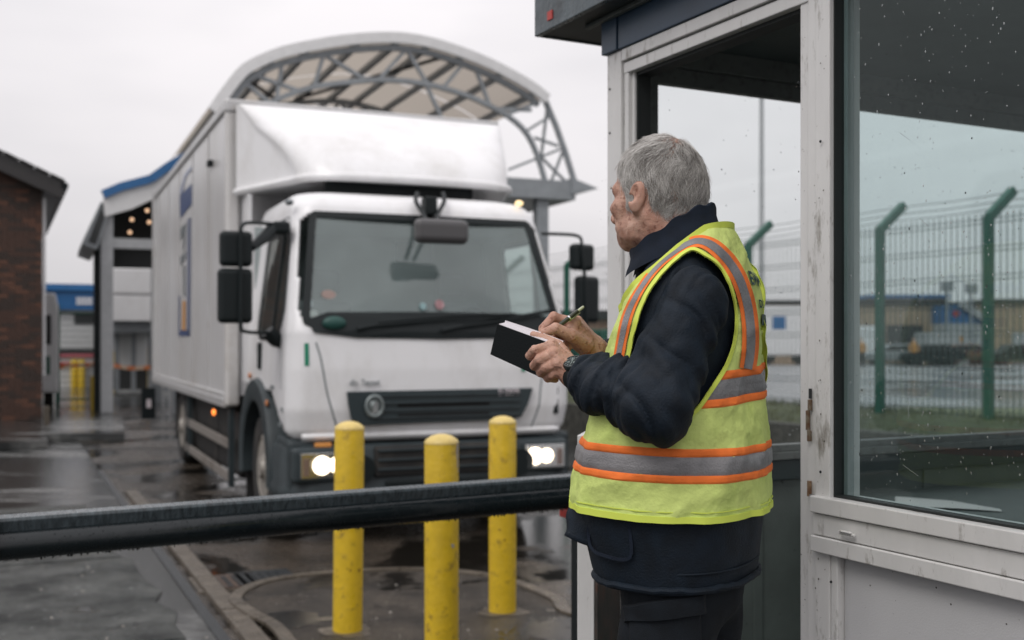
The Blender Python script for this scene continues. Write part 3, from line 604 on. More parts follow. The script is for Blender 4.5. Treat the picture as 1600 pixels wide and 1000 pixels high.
for x in XS:
    mb = MB(); mb.box(x-.045, x+.045, -.04, .04, ZB-.1, 2.84); mb.bar((x, 0, 2.82), (x+.0, 0.40, 3.14), .10, .08, up=(1, 0, 0)); mb.build('fence_post', M_fence, fence, bevel=0.008)
xs0, xs1 = min(XS), max(XS)
mbw = MB()
x = xs0
while x < xs1:
    mbw.box(x-.0055, x+.0055, 0.05, 0.055, ZB+.02, 2.88); x += 0.078
nv = len(mbw.f)
z = ZB + .05
tag(mbw.build('vertical_wires', M_wire, fence, recalc=False), kind='stuff')
for z in [ZB+.05, ZB+.33, ZB+.62, ZB+.9, ZB+1.2, ZB+1.5, ZB+1.8, ZB+2.1]:
    mbw = MB(); mbw.box(xs0, xs1, 0.045, 0.060, z-.004, z+.004); mbw.box(xs0, xs1, 0.045, 0.060, z+.045, z+.053); mbw.build('horizontal_wire', M_wire, fence)
for (y, z) in ((.12, 2.93), (.24, 3.02), (.37, 3.12)):
    mbw = MB(); mbw.tube([(xs0 + (xs1-xs0)*i/60, y, z - 0.02*abs(math.sin(i*.9))) for i in range(61)], 0.005, 5)
    mbw.build('top_wire', M_wire, fence)

# ================================================================ far side beyond the fence (right)
sheet('road', [(-2, 26), (60, 26), (90, 72), (-12, 72)], 0.006, M_road)
sheet('grass_verge', [(1, 23.2), (40, 20), (42, 23.5), (1, 25.5)], 0.010, M_grass2)
DR = Frame(0, 84, R(-4))
def far(u, v, Y=84): return (u-800)/F*Y, H+(HV-v)/F*Y
def far_building(name, label, u0, u1, v0, v1, m, Y=84, dep=14, wins=(), doors=(), roof=None, cat='building'):
    x0, zb = far(u0, v1, Y); x1, zt = far(u1, v0, Y); xc = (x0+x1)/2
    t = thing(name, label, cat, (xc, Y, 0)); w = (x1-x0)/2
    mb = MB(); mb.box(-w, w, 0, dep, -0.01, zt); mb.build('wall', m, t)
    for i in range(int(2*w/3)):      # cladding ribs
        pass
    mb = MB(); xx = -w + .4
    while xx < w-.2: mb.box(xx, xx+.10, -.06, 0.0, 0.0, zt-.1); xx += 0.9
    tag(mb.build('cladding_ribs', m, t), kind='stuff')
    rm = roof or M_roofd
    mb = MB(); mb.box(-w-.2, w+.2, -.25, dep+.2, zt, zt+.35); mb.build('roof', rm, t)
    for (a, b, c, d, mm, nm) in wins:
        xa, za = far(a, d, Y); xb, zb_ = far(b, c, Y); o = MB(); o.box(xa-xc, xb-xc, -.14, -.07, za, zb_); wf = o.build(nm, mm, t)
    return t
far_building('warehouse', 'long tan clad warehouse with blue roof edge across the road, left part', 1195, 1478, 476, 574, M_tan, 86, 20,
    wins=[(1385, 1440, 508, 560, M_dark, 'loading_door'), (1340, 1378, 508, 560, M_grey, 'loading_door'), (1446, 1470, 508, 560, M_tan, 'loading_door')], roof=M_roofd)
t = far_building('blue_roofed_warehouse', 'low warehouse with a dark blue roof band behind the tan one', 1358, 1480, 466, 520, M_tan, 110, 14, roof=M_blueroof)
far_building('brown_warehouse', 'brown warehouse with sloped dark roof at the right edge of the road', 1545, 1760, 474, 574, M_tan, 88, 20,
    wins=[(1580, 1625, 520, 560, M_grey, 'loading_door'), (1640, 1690, 520, 560, M_grey, 'loading_door')], roof=M_roofd)
# blue gable unit with a red emblem
t = thing('blue_gable_unit', 'blue gabled unit with pale sloping verge and a red cross emblem', 'building', (far(1510, 500, 83)[0], 83, 0))
def fl(u, v, Y=83, uc=1510): a = far(u, v, Y); return a[0]-far(uc, 0, Y)[0], a[1]
mb = MB(); mb.prism([fl(1479, 505), fl(1479, 477), fl(1503, 476), fl(1545, 505)], 0, 8, 'y'); mb.build('gable', M_blueroof, t)
mb = MB(); a = fl(1500, 474); b = fl(1546, 504); mb.bar((a[0], -.2, a[1]), (b[0], -.2, b[1]), 0.5, 0.35, up=(0, 1, 0)); mb.build('verge', M_grey, t)
mb = MB(); a = fl(1479, 505); b = fl(1545, 574); mb.box(a[0], b[0], 0.01, 8, -0.01, a[1]-.02); mb.build('wall', M_grey, t)
mb = MB(); a = fl(1489, 495); b = fl(1499, 485); mb.box(a[0], b[0], -.05, 0, a[1]+.12, b[1]-.12); mb.box((a[0]+b[0])/2-.12, (a[0]+b[0])/2+.12, -.06, 0, a[1], b[1]); mb.build('red_emblem', M_red, t)
mb = MB(); a = fl(1472, 534); b = fl(1504, 526); mb.box(a[0], b[0], -.08, 0, a[1], b[1]); mb.build('orange_sign', M_orange, t)
# parked trailers and vehicles across the road
def trailer(name, label, u0, u1, v0, v1, Y, m, cat='trailer', cab=False):
    x0, _ = far(u0, v1, Y); x1, zt = far(u1, v0, Y); zb = H+(HV-v1)/F*Y; t = thing(name, label, cat, ((x0+x1)/2, Y, 0)); w = (x1-x0)/2
    mb = MB(); mb.box(-w, w, 0, 2.4, zb, zt); mb.build('box_body', m, t, bevel=.03)
    mb = MB(); mb.box(-w+.1, w-.1, .3, 2.1, .55, zb); mb.build('chassis', M_chassis, t)
    for s_ in (-w*.65, w*.65):
        mb = MB(); mb.lathe([(.2, -.12), (.45, -.12), (.5, -.08), (.5, .12), (.2, .14)], (0, 0, 0), 16, Matrix.Translation((s_, .25, .5)) @ Matrix.Rotation(R(90), 4, 'X')); mb.build('wheel', M_tyre, t, smooth=True)
    return t
trailer('white_trailer', 'white box trailer parked across the road seen between the posts', 1330, 1376, 510, 555, 78, M_white)
trailer('white_trailer', 'large white box trailer behind the man\'s back', 1188, 1262, 478, 556, 76, M_white)
tt = trailer('grey_trailer', 'pale grey trailer below the blue gable', 1448, 1500, 520, 558, 78, M_grey)
mb = MB(); a = far(1207, 0, 76)[0]-far(1225, 0, 76)[0]; mb.box(a, a+.9, -.02, 0, 2.4, 3.3); mb.build('blue_logo', M_blueroof, [o for o in bpy.data.objects if o.name == 'white_trailer.001'][0])
def car(label, u, Y, m, L_=4.2, yaw=0.0):
    x = (u-800)/F*Y; t = thing('parked_car', label, 'car', (x, Y, 0), yaw); w = .85
    body = [(-L_/2, .3), (-L_/2, .75), (-L_*.3, .9), (-L_*.18, 1.35), (L_*.22, 1.38), (L_*.38, .95), (L_/2, .85), (L_/2, .3)]
    mb = MB(); mb.prism(body, -w, w, 'y'); mb.build('body', m, t, bevel=.08)
    mb = MB(); mb.prism([(-L_*.26, .93), (-L_*.16, 1.28), (L_*.2, 1.3), (L_*.33, .97)], -w-.01, w+.01, 'y'); mb.build('windows', M_blackgloss, t)
    for sx in (-L_*.3, L_*.3):
        mb = MB(); mb.lathe([(.15, -.9), (.32, -.9), (.32, .9), (.15, .9)], (0, 0, 0), 16, Matrix.Translation((sx, 0, .32)) @ Matrix.Rotation(R(90), 4, 'X')); mb.build('wheels', M_tyre, t, smooth=True)
car('dark parked car in front of the loading doors', 1455, 74, M_black)
car('grey parked car beside the white trailer', 1400, 75, M_steelg)
car('brown parked car at the end of the dark cars', 1500, 76, mat('brown_car', (.14, .07, .05), .4))
car('dark parked car below the brown warehouse', 1590, 74, M_black)
for u, lab in ((1428, 'worker in orange high visibility clothes standing by the loading doors'), (1346, 'worker in orange high visibility clothes standing by the white trailer')):
    Y = 72; x = (u-800)/F*Y; t = thing('person', lab, 'person', (x, Y, 0))
    mb = MB(); mb.tube([(-.1, 0, 0), (-.1, 0, .45), (-.08, 0, .9)], [.07, .08, .1], 8); mb.tube([(.12, .05, 0), (.1, 0, .45), (.08, 0, .9)], [.07, .08, .1], 8)
    mb.build('trousers', M_black, t, smooth=True)
    mb = MB(); mb.tube([(0, 0, .85), (0, 0, 1.1), (0, 0, 1.4), (0, 0, 1.5)], [.17, .19, .22, .1], 10); mb.tube([(-.22, 0, 1.42), (-.28, 0, 1.15), (-.26, -.1, .88)], [.07, .06, .05], 8); mb.tube([(.22, 0, 1.42), (.28, 0, 1.15), (.26, -.1, .88)], [.07, .06, .05], 8)
    mb.build('jacket', M_orange, t, smooth=True)
    mb = MB(); mb.tube([(0, 0, 1.46), (0, 0, 1.56)], .06, 8); mb.ball((0, 0, 1.66), .1, 10, 8, (.85, 1, 1.15)); mb.build('head', mat('far_skin', (.45, .28, .2), .6), t, smooth=True)
# roof-top antenna posts
for u, v, lab in ((1480, 455, 'short lamp mast with a box on top above the warehouse'), (1518, 458, 'thin roof mast right of the blue gable')):
    x, z = far(u, v, 82); t = thing('mast', lab, 'mast', (x, 82, 0)); mb = MB(); mb.tube([(0, 0, 0), (0, 0, z)], .08, 6); mb.build('pole', M_steelg, t); mb = MB(); mb.box(-.4, .4, -.2, .2, z, z+.7); mb.build('lamp_head', M_steelg, t)
# tall lighting pole seen through the doorway
Y = 44; x, z = (1190-800)/F*Y, H+(HV-150)/F*Y
t = thing('lighting_pole', 'tall slim lighting pole standing far beyond the doorway window', 'pole', (x, Y, 0)); MB().tube([(0, 0, 0), (0, 0, z*.5), (0, 0, z)], [.13, .10, .08], 10).build('pole', M_steell, t, smooth=True)
MB().box(-.5, .5, -.15, .15, z, z+.18).build('lamp_head', M_steelg, t)
# boundary wall below the bank, dark rough face
t = thing('boundary_wall', 'dark pebbled low wall at the foot of the fence bank', 'wall', fx.w(0, -1.15), fx.th); mb = MB(); mb.box(-21, 11, 0, .2, 0, .56); mb.build('wall', mat('pebbledash', (.06, .06, .052), .8, var=.6, vscale=10, bump=.8, bscale=12), t)

# ---- stacked green and tan things behind the mirror at the centre right
far_building('depot_building', 'low brown depot building beyond the fence, right of the truck', 850, 1010, 498, 556, mat('brown_cladding', (.20, .13, .09), .6, var=.2), 46, 10, roof=M_roofd)
rr_ = random.Random(2)
for i, (u, w, lab) in enumerate(((905, 3.0, 'green container left of the others behind the right mirror'), (945, 2.6, 'green container directly left of the booth corner'), (985, 2.6, 'green container hidden mostly behind the booth corner post'))):
    Y = 40 - i*1.5; x = (u-800)/F*Y; t = thing('green_container', lab, 'container', (x, Y, 0)); MB().box(-w*.35, w*.35, 0, 2, 0.05, 1.95).build('container_body', M_fence, t, bevel=.02)
    mb = MB()
    for j in range(6): mb.box(-w*.35+.05+j*w*.7/6, -w*.35+.12+j*w*.7/6, -.05, 0, .1, 1.9)
    mb.build('door_ribs', M_fence, t)
# low hedge mass on the horizon left and right so the ground does not end bare
def tree_line(name, lab, x0, x1, Y, h, seed, m):
    rr = random.Random(seed); mb = MB()
    for i in range(5200):
        x = rr.uniform(x0, x1); hh = h * (0.6 + 0.4*math.sin(x*.13+seed)*math.sin(x*.31)); z = rr.uniform(0, hh); a = rr.uniform(0, 6.28); s_ = rr.uniform(.25, .7); y = Y + rr.uniform(-2, 2)
        d1 = Vector((math.cos(a), math.sin(a)*.5, rr.uniform(-.5, .5)))*s_; d2 = Vector((rr.uniform(-.4, .4), rr.uniform(-.4, .4), 1))*s_*.6; p = Vector((x, y, z))
        mb.add([p-d1, p+d2, p+d1, p-d2], [(0, 1, 2, 3)])
    o = mb.build(name, m, recalc=False); tag(o, lab, 'trees', kind='stuff')
tree_line('distant_trees', 'low dark band of distant trees on the horizon', -95, 150, 175, 6, 3, M_grass)
# ================================================================ brick building, far left
BR = Frame(P(66, 665, 19.9).x, 19.9, R(25))
bb = thing_at('brick_building', 'brown brick gable end with dark overhanging roof at the left edge', 'building', BR)
ZE = 4.3
mb = MB(); mb.box(-7.0, -0.012, 0.012, 9, 0.1, ZE); mb.prism([(-7.0, ZE), (-0.012, ZE), (-3.5, ZE+1.55)], 0.012, 9, 'y'); mb.build('wall_core', M_mortar, bb)
bw, bh, bd = 0.215, 0.065, 0.05; course = 0.075
cache = []
for m_ in (M_brick, M_brick2, M_brick3):
    for w_ in (bw, bw*.5-.005):
        q = MB(); q.box(0, w_, 0, bd, 0, bh); o = q.build('brick', m_, bevel=0.004, seg=1); cache.append((w_, o.data)); bpy.data.objects.remove(o)
nb = 0; stuff = MB(); rb = random.Random(5)
for row in range(int((ZE-0.12)/course)+1):
    z = 0.12 + row*course; off = 0.1125 if row % 2 else 0.0
    x = -0.0; first = True
    while x > -6.9:
        w_ = (bw*.5-.005) if (first and row % 2) else bw
        x -= w_
        if x > -1.02 and nb < 298 and z > 0.1:
            mi = rb.choice([0, 0, 0, 1, 1, 2]); me = cache[mi*2 + (1 if w_ < .15 else 0)][1]
            o = bpy.data.objects.new('brick', me); col.objects.link(o); o.parent = bb; o.location = (x, rb.uniform(-.004, .002) - .03, z); nb += 1
        else:
            stuff.cur = rb.choice([0, 0, 0, 1, 1, 2]); stuff.box(x, x+w_, -.03, .02, z, z+bh)
        x -= 0.010; first = False
row = 0; z = ZE
while z < ZE+1.5:
    half = 3.5*(1-(z-ZE)/1.55); x = -3.5-half+.05
    while x < -3.5+half-.2: stuff.cur = rb.choice([0, 0, 0, 1, 1, 2]); stuff.box(x, x+bw, -.03, .02, z, z+bh); x += bw+.01
    z += course
tag(stuff.build('brickwork', [M_brick, M_brick2, M_brick3], bb, recalc=False), kind='stuff')
mb = MB()
for row in range(57):
    z = .12+row*course; y = 0.02
    while y < 5: mb.box(-.012, 0.0, y, y+bw, z, z+bh); y += bw+.01
tag(mb.build('side_brickwork', M_brick2, bb, recalc=False), kind='stuff')
sl = 1.55/3.5
mb = MB()
for s_ in (1, -1):
    a = (-3.5, ZE+1.62); b = (-3.5 + s_*3.85, ZE+1.62-3.85*sl)
    mb.prism([a, b, (b[0], b[1]+.14), (a[0], a[1]+.16)], -0.35, 9.3, 'y')
mb.build('roof', M_roofd, bb)
mb = MB(); mb.prism([(-3.5, ZE+1.45), (0.33, ZE+1.45-3.83*sl), (0.33, ZE+1.62-3.83*sl), (-3.5, ZE+1.63)], -0.36, -0.32, 'y'); mb.build('bargeboard', mat('dark_board', (.022, .02, .02), .5), bb)
# verge tiles showing along the gable edge
vt = MB(); vt.box(0, .26, 0, .2, 0, .03); o = vt.build('roof_tile', M_roofd); vme = o.data; bpy.data.objects.remove(o)
for i in range(13):
    o = bpy.data.objects.new('roof_tile', vme); col.objects.link(o); o.parent = bb; x = 0.12 - i*.25; o.location = (x, -.40, ZE+1.63+.155-(x+3.5)*sl); o.rotation_euler = (0, math.atan(sl)+.02, 0)
mb = MB(); mb.tube([(0.36, -.35, ZE+.0), (.36, 9, ZE+.0)], .07, 8); mb.build('gutter', M_black, bb, smooth=True)
mb = MB(); mb.box(0.01, .32, -.3, 9, ZE-.12, ZE-.09); mb.build('eave_soffit', M_black, bb)
mb = MB(); mb.box(0.01, .06, .05, .16, .9, ZE-.2); mb.build('white_corner_trim', M_white, bb)
mb = MB()
for x0, x1, w_ in ((0.0, .10, .12),): mb.box(x0+.02, x1+.02, -.12, .1, .0, .35)
mb.build('rubble_plinth', M_conc, bb)

# ================================================================ canopy structures behind the truck
TH = R(23.2)
CF = Frame(P(600, 0, 20.0).x, 20.0, TH)
def cz(u, v): x, z = CF.ony(u, v, 0); return (x, z)
M_translu = bpy.data.materials.new('translucent_canopy_sheet'); M_translu.use_nodes = True
_t = M_translu.node_tree; _o = _t.nodes['Material Output']; _p = _t.nodes['Principled BSDF']; _p.inputs['Base Color'].default_value = (.32, .28, .25, 1); _p.inputs['Roughness'].default_value = .6
_r = _t.nodes.new('ShaderNodeBsdfTranslucent'); _r.inputs[0].default_value = (.62, .56, .49, 1); _m = _t.nodes.new('ShaderNodeMixShader'); _m.inputs[0].default_value = .45
_t.links.new(_p.outputs[0], _m.inputs[1]); _t.links.new(_r.outputs[0], _m.inputs[2]); _t.links.new(_m.outputs[0], _o.inputs[0])
arch = thing_at('arched_canopy', 'barrel arched steel canopy with trusses standing over the lane behind the truck', 'canopy', CF)
outer_px = [(330, 175), (350, 146), (378, 112), (410, 94), (450, 80), (530, 65), (600, 60), (650, 64), (700, 77), (760, 100), (820, 132), (852, 156)]
outer = [Vector((*cz(u, v), 0)) for u, v in outer_px]; osp = spline(outer, 5)
inner_px = [(395, 175), (430, 157), (465, 143), (500, 134), (560, 127), (600, 125), (660, 130), (720, 146), (760, 163), (800, 186), (825, 212), (842, 250), (856, 300)]
inner = [Vector((*cz(u, v), 0)) for u, v in inner_px]; isp = spline(inner, 5)
leg_px = [(852, 158), (868, 195), (884, 240), (901, 296)]
lego = [Vector((*cz(u, v), 0)) for u, v in leg_px]
def at_y(p, y): return (p.x, y, p.y)
BAYS = [0.0, 4.8, 9.6]
# roof sheets between trusses and white front fascia band
for i in range(len(osp)-1):
    pass
mb = MB(); N_ = len(osp)
def off(i, d):
    a = osp[max(0, i-1)]; b = osp[min(N_-1, i+1)]; t = (b-a).normalized(); n = Vector((-t.y, t.x, 0)); return osp[i] + n*d
for y0, y1 in ((0.0, 3.15), (3.2, 6.35), (6.4, 9.6)):
    mb = MB(); mb.grid([[at_y(off(i, .07), y0), at_y(off(i, .07), y1)] for i in range(N_)]); mb.build('roof_sheet', M_translu, arch, smooth=True)
mb = MB(); mb.grid([[at_y(off(i, .08), -.16), at_y(off(i, -.11), -.16), at_y(off(i, -.11), -.08), at_y(off(i, .08), -.08), at_y(off(i, .08), -.16)] for i in range(N_)]); mb.build('front_fascia', M_fasciaw, arch)
for bi, y in enumerate(BAYS):
    mb = MB()
    def chord(pts, w=.10):
        for a, b in zip(pts[:-1], pts[1:]): mb.bar(at_y(a, y), at_y(b, y), w, w, up=(0, 1, 0))
    mb = MB(); chord([off(i, -.17) for i in range(0, N_, 2)], .10); mb.build('top_chord', M_steelg, arch)
    mb = MB(); chord(isp[::2], .085); mb.build('bottom_chord', M_steelg, arch)
    webs = [((378, 125), (420, 160)), ((398, 118), (470, 143)), ((505, 88), (490, 137)), ((510, 88), (575, 127)), ((632, 80), (590, 126)), ((637, 80), (668, 132)), ((745, 112), (765, 165)), ((720, 104), (690, 140)), ((840, 160), (790, 180)), ((830, 172), (775, 170)), ((440, 104), (432, 157)), ((665, 130), (690, 185))]
    for (p, q) in webs:
        mb = MB(); a = cz(*p); b = cz(*q); mb.bar((a[0], y, a[1]), (b[0], y, b[1]), .065, .065, up=(0, 1, 0)); mb.build('truss_web', M_steelg, arch)
    mb = MB(); chord(lego, .09); mb.build('leg_chord', M_steelg, arch)
    for (p, q) in (((862, 180), (822, 205)), ((878, 232), (795, 265)), ((872, 228), (835, 215)), ((855, 168), (845, 250)), ((880, 235), (858, 292)), ((838, 238), (885, 285))):
        mb = MB(); a = cz(*p); b = cz(*q); mb.bar((a[0], y, a[1]), (b[0], y, b[1]), .05, .05, up=(0, 1, 0)); mb.build('leg_brace', M_steelg, arch)
    cx_, czz = cz(845, 300)
    mb = MB(); mb.box(cx_-.12, cx_+.12, y-.1, y+.1, 0, czz); mb.build('column', M_steelg, arch)
    lx_ = cz(330, 0)[0]
    mb = MB(); mb.box(lx_-.12, lx_+.12, y-.1, y+.1, 0, 4.4); mb.build('column', M_steelg, arch)
# purlins
for i in range(2, N_-1, 5):
    p = off(i, -.06); mb = MB(); mb.box(p.x-.05, p.x+.05, 0.08, 9.5, p.y-.05, p.y+.05); mb.build('purlin', M_steelg, arch)
# diagonal bracing under the sheets
for i0, i1 in ((10, 24), (40, 26)):
    a, b = off(i0, -.12), off(i1, -.12)
    for y0 in (0, 4.8): mb = MB(); mb.bar((a.x, y0+.1, a.y), (b.x, y0+4.6, b.y), .06, .05); mb.build('roof_brace', M_dark, arch)
# side gutter beam on the right
a = cz(790, 280); b = cz(892, 292)
mb = MB(); mb.box(a[0]-.1, b[0], -.2, 9.8, b[1]-.28, b[1]+.08); mb.build('gutter_beam', M_steelg, arch)
a = cz(885, 290); b = cz(926, 297); mb = MB(); mb.prism([(a[0], a[1]+.12), (b[0], b[1]), (a[0], a[1]-.2)], -.25, 9.8, 'y'); mb.build('gutter_lip', M_steelg, arch)

# loading canopy at left
LF = Frame(P(167, 655, 21.4).x, 21.4, TH)
lc = thing_at('loading_canopy', 'pale loading canopy with blue roof edge and grey column left of the truck', 'canopy', LF)
def lz(u, v, y=0): x, z = LF.ony(u, v, y); return (x, z)
mb = MB(); mb.box(-.11, .11, -.1, .1, 0.14, lz(167, 335)[1]); mb.build('column', M_steell, lc)
mb = MB(); mb.box(-.22, -.115, .3, .6, .14, lz(150, 380)[1]); mb.build('downpipe', M_black, lc)
for yy in (3.0,): mb = MB(); mb.box(-.1, .1, yy, yy+.2, 0, 4.0); mb.build('column', M_steelg, lc)
topl = [(160, 306), (188, 294), (234, 282), (262, 262), (300, 240), (345, 225), (400, 215)]
mb = MB(); mb.prism([lz(163, 340)] + [lz(u, v) for u, v in topl] + [lz(400, 290), lz(300, 290), lz(240, 312), lz(205, 328)], -.2, -.1, 'y'); mb.build('gable_fascia', M_fasciaw, lc)
mb = MB(); tp = [lz(u, v) for u, v in topl]
for p, q in zip(tp[:-1], tp[1:]): mb.bar((p[0], -.2, p[1]), (q[0], -.2, q[1]), .16, .13, up=(0, 1, 0))
mb.build('blue_roof_edge', M_blueroof, lc)
e0 = lz(160, 318)
mb = MB(); mb.prism([lz(157, 316), lz(166, 344), lz(151, 391), lz(129, 383), lz(131, 372)], -.19, 3.1, 'y'); mb.build('eave_panel', M_steelg, lc); mb = MB(); mb.prism([lz(158, 322), lz(163, 342), lz(149, 384), lz(137, 379)], -.2, -.195, 'y')
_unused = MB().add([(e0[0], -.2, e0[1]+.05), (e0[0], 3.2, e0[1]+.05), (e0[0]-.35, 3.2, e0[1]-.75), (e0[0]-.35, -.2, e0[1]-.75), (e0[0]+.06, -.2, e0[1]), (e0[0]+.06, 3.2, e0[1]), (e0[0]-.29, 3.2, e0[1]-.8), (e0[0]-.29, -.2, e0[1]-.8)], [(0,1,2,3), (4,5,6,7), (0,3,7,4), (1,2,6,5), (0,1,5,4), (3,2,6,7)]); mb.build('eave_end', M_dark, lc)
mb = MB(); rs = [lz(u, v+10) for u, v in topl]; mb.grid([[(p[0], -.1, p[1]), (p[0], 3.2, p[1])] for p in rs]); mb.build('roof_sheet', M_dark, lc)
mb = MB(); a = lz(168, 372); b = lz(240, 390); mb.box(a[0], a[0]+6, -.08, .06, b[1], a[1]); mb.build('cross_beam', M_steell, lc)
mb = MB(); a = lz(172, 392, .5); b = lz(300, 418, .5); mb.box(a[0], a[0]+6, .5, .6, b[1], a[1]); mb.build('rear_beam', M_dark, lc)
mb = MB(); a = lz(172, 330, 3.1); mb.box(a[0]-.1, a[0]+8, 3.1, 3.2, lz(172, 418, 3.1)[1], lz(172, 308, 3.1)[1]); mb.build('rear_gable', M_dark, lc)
M_lampc = mat('canopy_lamp', (1, .8, .6), .4, emit=(1.0, .62, .38), estr=1.3)
for (u, v, y) in ((230, 329, 1.5), (233, 347, 2.2), (206, 343, 2.2), (203, 363, 2.8)):
    x, z = lz(u, v, y); mb = MB(); mb.ball((x, y, z), .038, 10, 8); mb.build('lamp', M_lampc, lc, smooth=True)
# trailer backed under the canopy
x0, z1 = lz(174, 417, 9.5); x1, zm = lz(236, 462, 9.5); _, z0 = lz(236, 502, 9.5)
tr = thing('white_trailer', 'white trailer parked under the loading canopy, left of the truck', 'trailer', LF.w((x0+x1)/2, 9.5), TH); w = (x1-x0)/2 + .6
mb = MB(); mb.box(-w+.6, w, 0, 7, zm+.02, z1); mb.build('upper_panel', M_white, tr, bevel=.06)
mb = MB(); mb.box(-w+.6, w, -.01, 7, z0, zm-.01); mb.build('lower_panel', M_white, tr, bevel=.02)
mb = MB(); mb.box(-w+.6, w, .2, 7, z0-.3, z0-.01); mb.build('underside', M_steelg, tr)
for k_ in range(4): mb = MB(); mb.box(-w+.75+k_*.45, -w+.87+k_*.45, 1.0, 1.12, .1, z0-.3); mb.build('support_leg', M_steelg, tr)
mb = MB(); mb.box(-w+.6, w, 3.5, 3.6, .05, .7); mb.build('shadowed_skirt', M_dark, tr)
# blue unit with sign far left
BLU = Frame(P(110, 600, 36).x, 36, TH)
bu = thing_at('blue_fascia_building', 'white building with a deep blue fascia and small pale sign, far left', 'building', BLU)
def uz(u, v, y=0): x, z = BLU.ony(u, v, y); return (x, z)
xa, zt = uz(72, 446); xb, zf = uz(175, 499); _, zl = uz(100, 486)
mb = MB(); mb.box(xa-1, xb+3, 0, 8, 0, zt-.02); mb.build('wall', mat('pale_wall', (.55, .56, .56), .6), bu)
mb = MB(); mb.box(xa-1, xb+3, -.3, -.02, zt-.16, zt+.05); mb.build('roof_edge', M_blueroof, bu)
mb = MB(); mb.box(xa-.2, xb+3, -.2, -.01, zf+.3, zt-.17); mb.build('blue_fascia', mat('blue_cladding', (.015, .10, .26), .45, var=.15, stretch=(20, 1, 1)), bu)
mb = MB(); a = uz(119, 476); b = uz(143, 466); 
for r_ in range(2):
    for c_ in range(5): mb.box(a[0]+c_*.1, a[0]+c_*.1+.08, -.22, -.2, a[1]+r_*.13, a[1]+.1+r_*.13)
mb.build('sign_lettering', M_white, bu)
mb = MB(); a = uz(116, 506); b = uz(150, 489); mb.box(a[0], b[0], -.03, 0.0, a[1], b[1]); mb.build('dark_window', M_dark, bu)
for v0, v1, m_, nm in ((545, 551, M_dark, 'dark_stripe'), (552, 558, mat('pink_stripe', (.45, .12, .15), .5), 'pink_stripe'), (566, 572, M_red, 'red_stripe')):
    a = uz(90, v1); b = uz(160, v0); mb = MB(); mb.box(a[0], b[0], -.06, -.01, a[1], b[1]); mb.build(nm, m_, bu)
# mesh gate in front of it
GF = Frame(P(90, 610, 27).x, 27, TH)
gt = thing_at('mesh_gate', 'green framed mesh gate between the brick building and the canopy', 'gate', GF)
gx1 = GF.ony(150, 0, 0)[0]; gz1 = GF.ony(100, 488, 0)[1]
for x in (0, gx1): mb = MB(); mb.box(x-.05, x+.05, -.04, .04, 0, gz1+.2); mb.build('gate_post', M_fence, gt)
mb = MB(); x = .06
while x < gx1: mb.box(x-.006, x+.006, -.006, .006, .1, gz1); x += .095
z = .1
while z < gz1: mb.box(0, gx1, -.006, .006, z-.006, z+.006); z += .14
tag(mb.build('mesh', M_wire, gt, recalc=False), kind='stuff')
for z in (gz1-.04, .08): mb = MB(); mb.box(.05, gx1, -.02, .02, z, z+.04); mb.build('gate_rail', M_fence, gt)
# white van nose beside the brick wall
VF = Frame(P(76, 610, 24).x, 24, TH)
vn = thing_at('white_van', 'white van partly hidden behind the brick building corner', 'van', VF)
_, vt_ = VF.ony(70, 455, 0); _, vb_ = VF.ony(70, 592, 0)
mb = MB(); mb.prism([(-2.0, .4), (.20, .4), (.20, vt_-.35), (.14, vt_-.04), (-2.0, vt_)], 0, 5, 'y'); mb.build('body', M_white, vn, bevel=.05)
mb = MB(); mb.box(-.14, .05, -.03, 0.0, 1.45, 2.1); mb.build('rear_window', M_dark, vn)
mb = MB(); mb.box(-.1, .03, -.02, 0.0, .8, 1.2); mb.build('rear_panel', M_fence, vn)
for sx in (.0, -1.8): mb = MB(); mb.lathe([(.1, -.1), (.36, -.1), (.36, .1), (.1, .1)], (0, 0, 0), 18, Matrix.Translation((sx, .8, .36)) @ Matrix.Rotation(R(90), 4, 'Y')); mb.build('wheel', M_tyre, vn)
# small yellow bollards in the background
for (u, vb, vt2, w, lab) in ((122, 607, 562, .26, 'double yellow bollard in the distance by the mesh gate'), (146, 652, 587, .12, 'slim yellow bollard beside the canopy column base'), (235, 612, 540, .18, 'distant yellow bollard just left of the truck box'), (176, 606, 548, .12, 'small distant yellow post right of the canopy column')):
    Y = H*F/(vb-HV); x = (u-800)/F*Y; h_ = (vb-vt2)/F*Y; t = thing('yellow_bollard', lab, 'bollard', (x, Y, 0))
    for dx in ((-.12, .12) if w > .25 else (0,)):
        r_ = .11 if w > .25 else w/2; mb = MB(); mb.lathe([(r_, 0), (r_, h_-.04), (r_*.8, h_-.01), (1e-6, h_)], (dx, 0, 0), 16); mb.build('post', M_yellow, t, smooth=True)
# orange tape strung across
t = thing('barrier_tape', 'orange and white warning tape strung between far bollards', 'tape', (0, 0, 0)); mb = MB()
pts = [P(90, 574, 28), P(118, 571, 28), P(140, 570, 27), P(152, 565, 27), P(178, 571, 28), P(205, 575, 28.5), P(235, 574, 29)]
sp = spline(pts, 5)
for i in range(len(sp)-1):
    mb.cur = 0 if (i//2) % 2 == 0 else 1; a, b = sp[i], sp[i+1]; mb.add([a + Vector((0, 0, -.05)), b + Vector((0, 0, -.05)), b + Vector((0, 0, .05)), a + Vector((0, 0, .05))], [(0, 1, 2, 3)])
mb.build('tape', [mat('orange_tape', (.7, .2, .05), .4), mat('pale_tape', (.7, .5, .35), .4)], t)
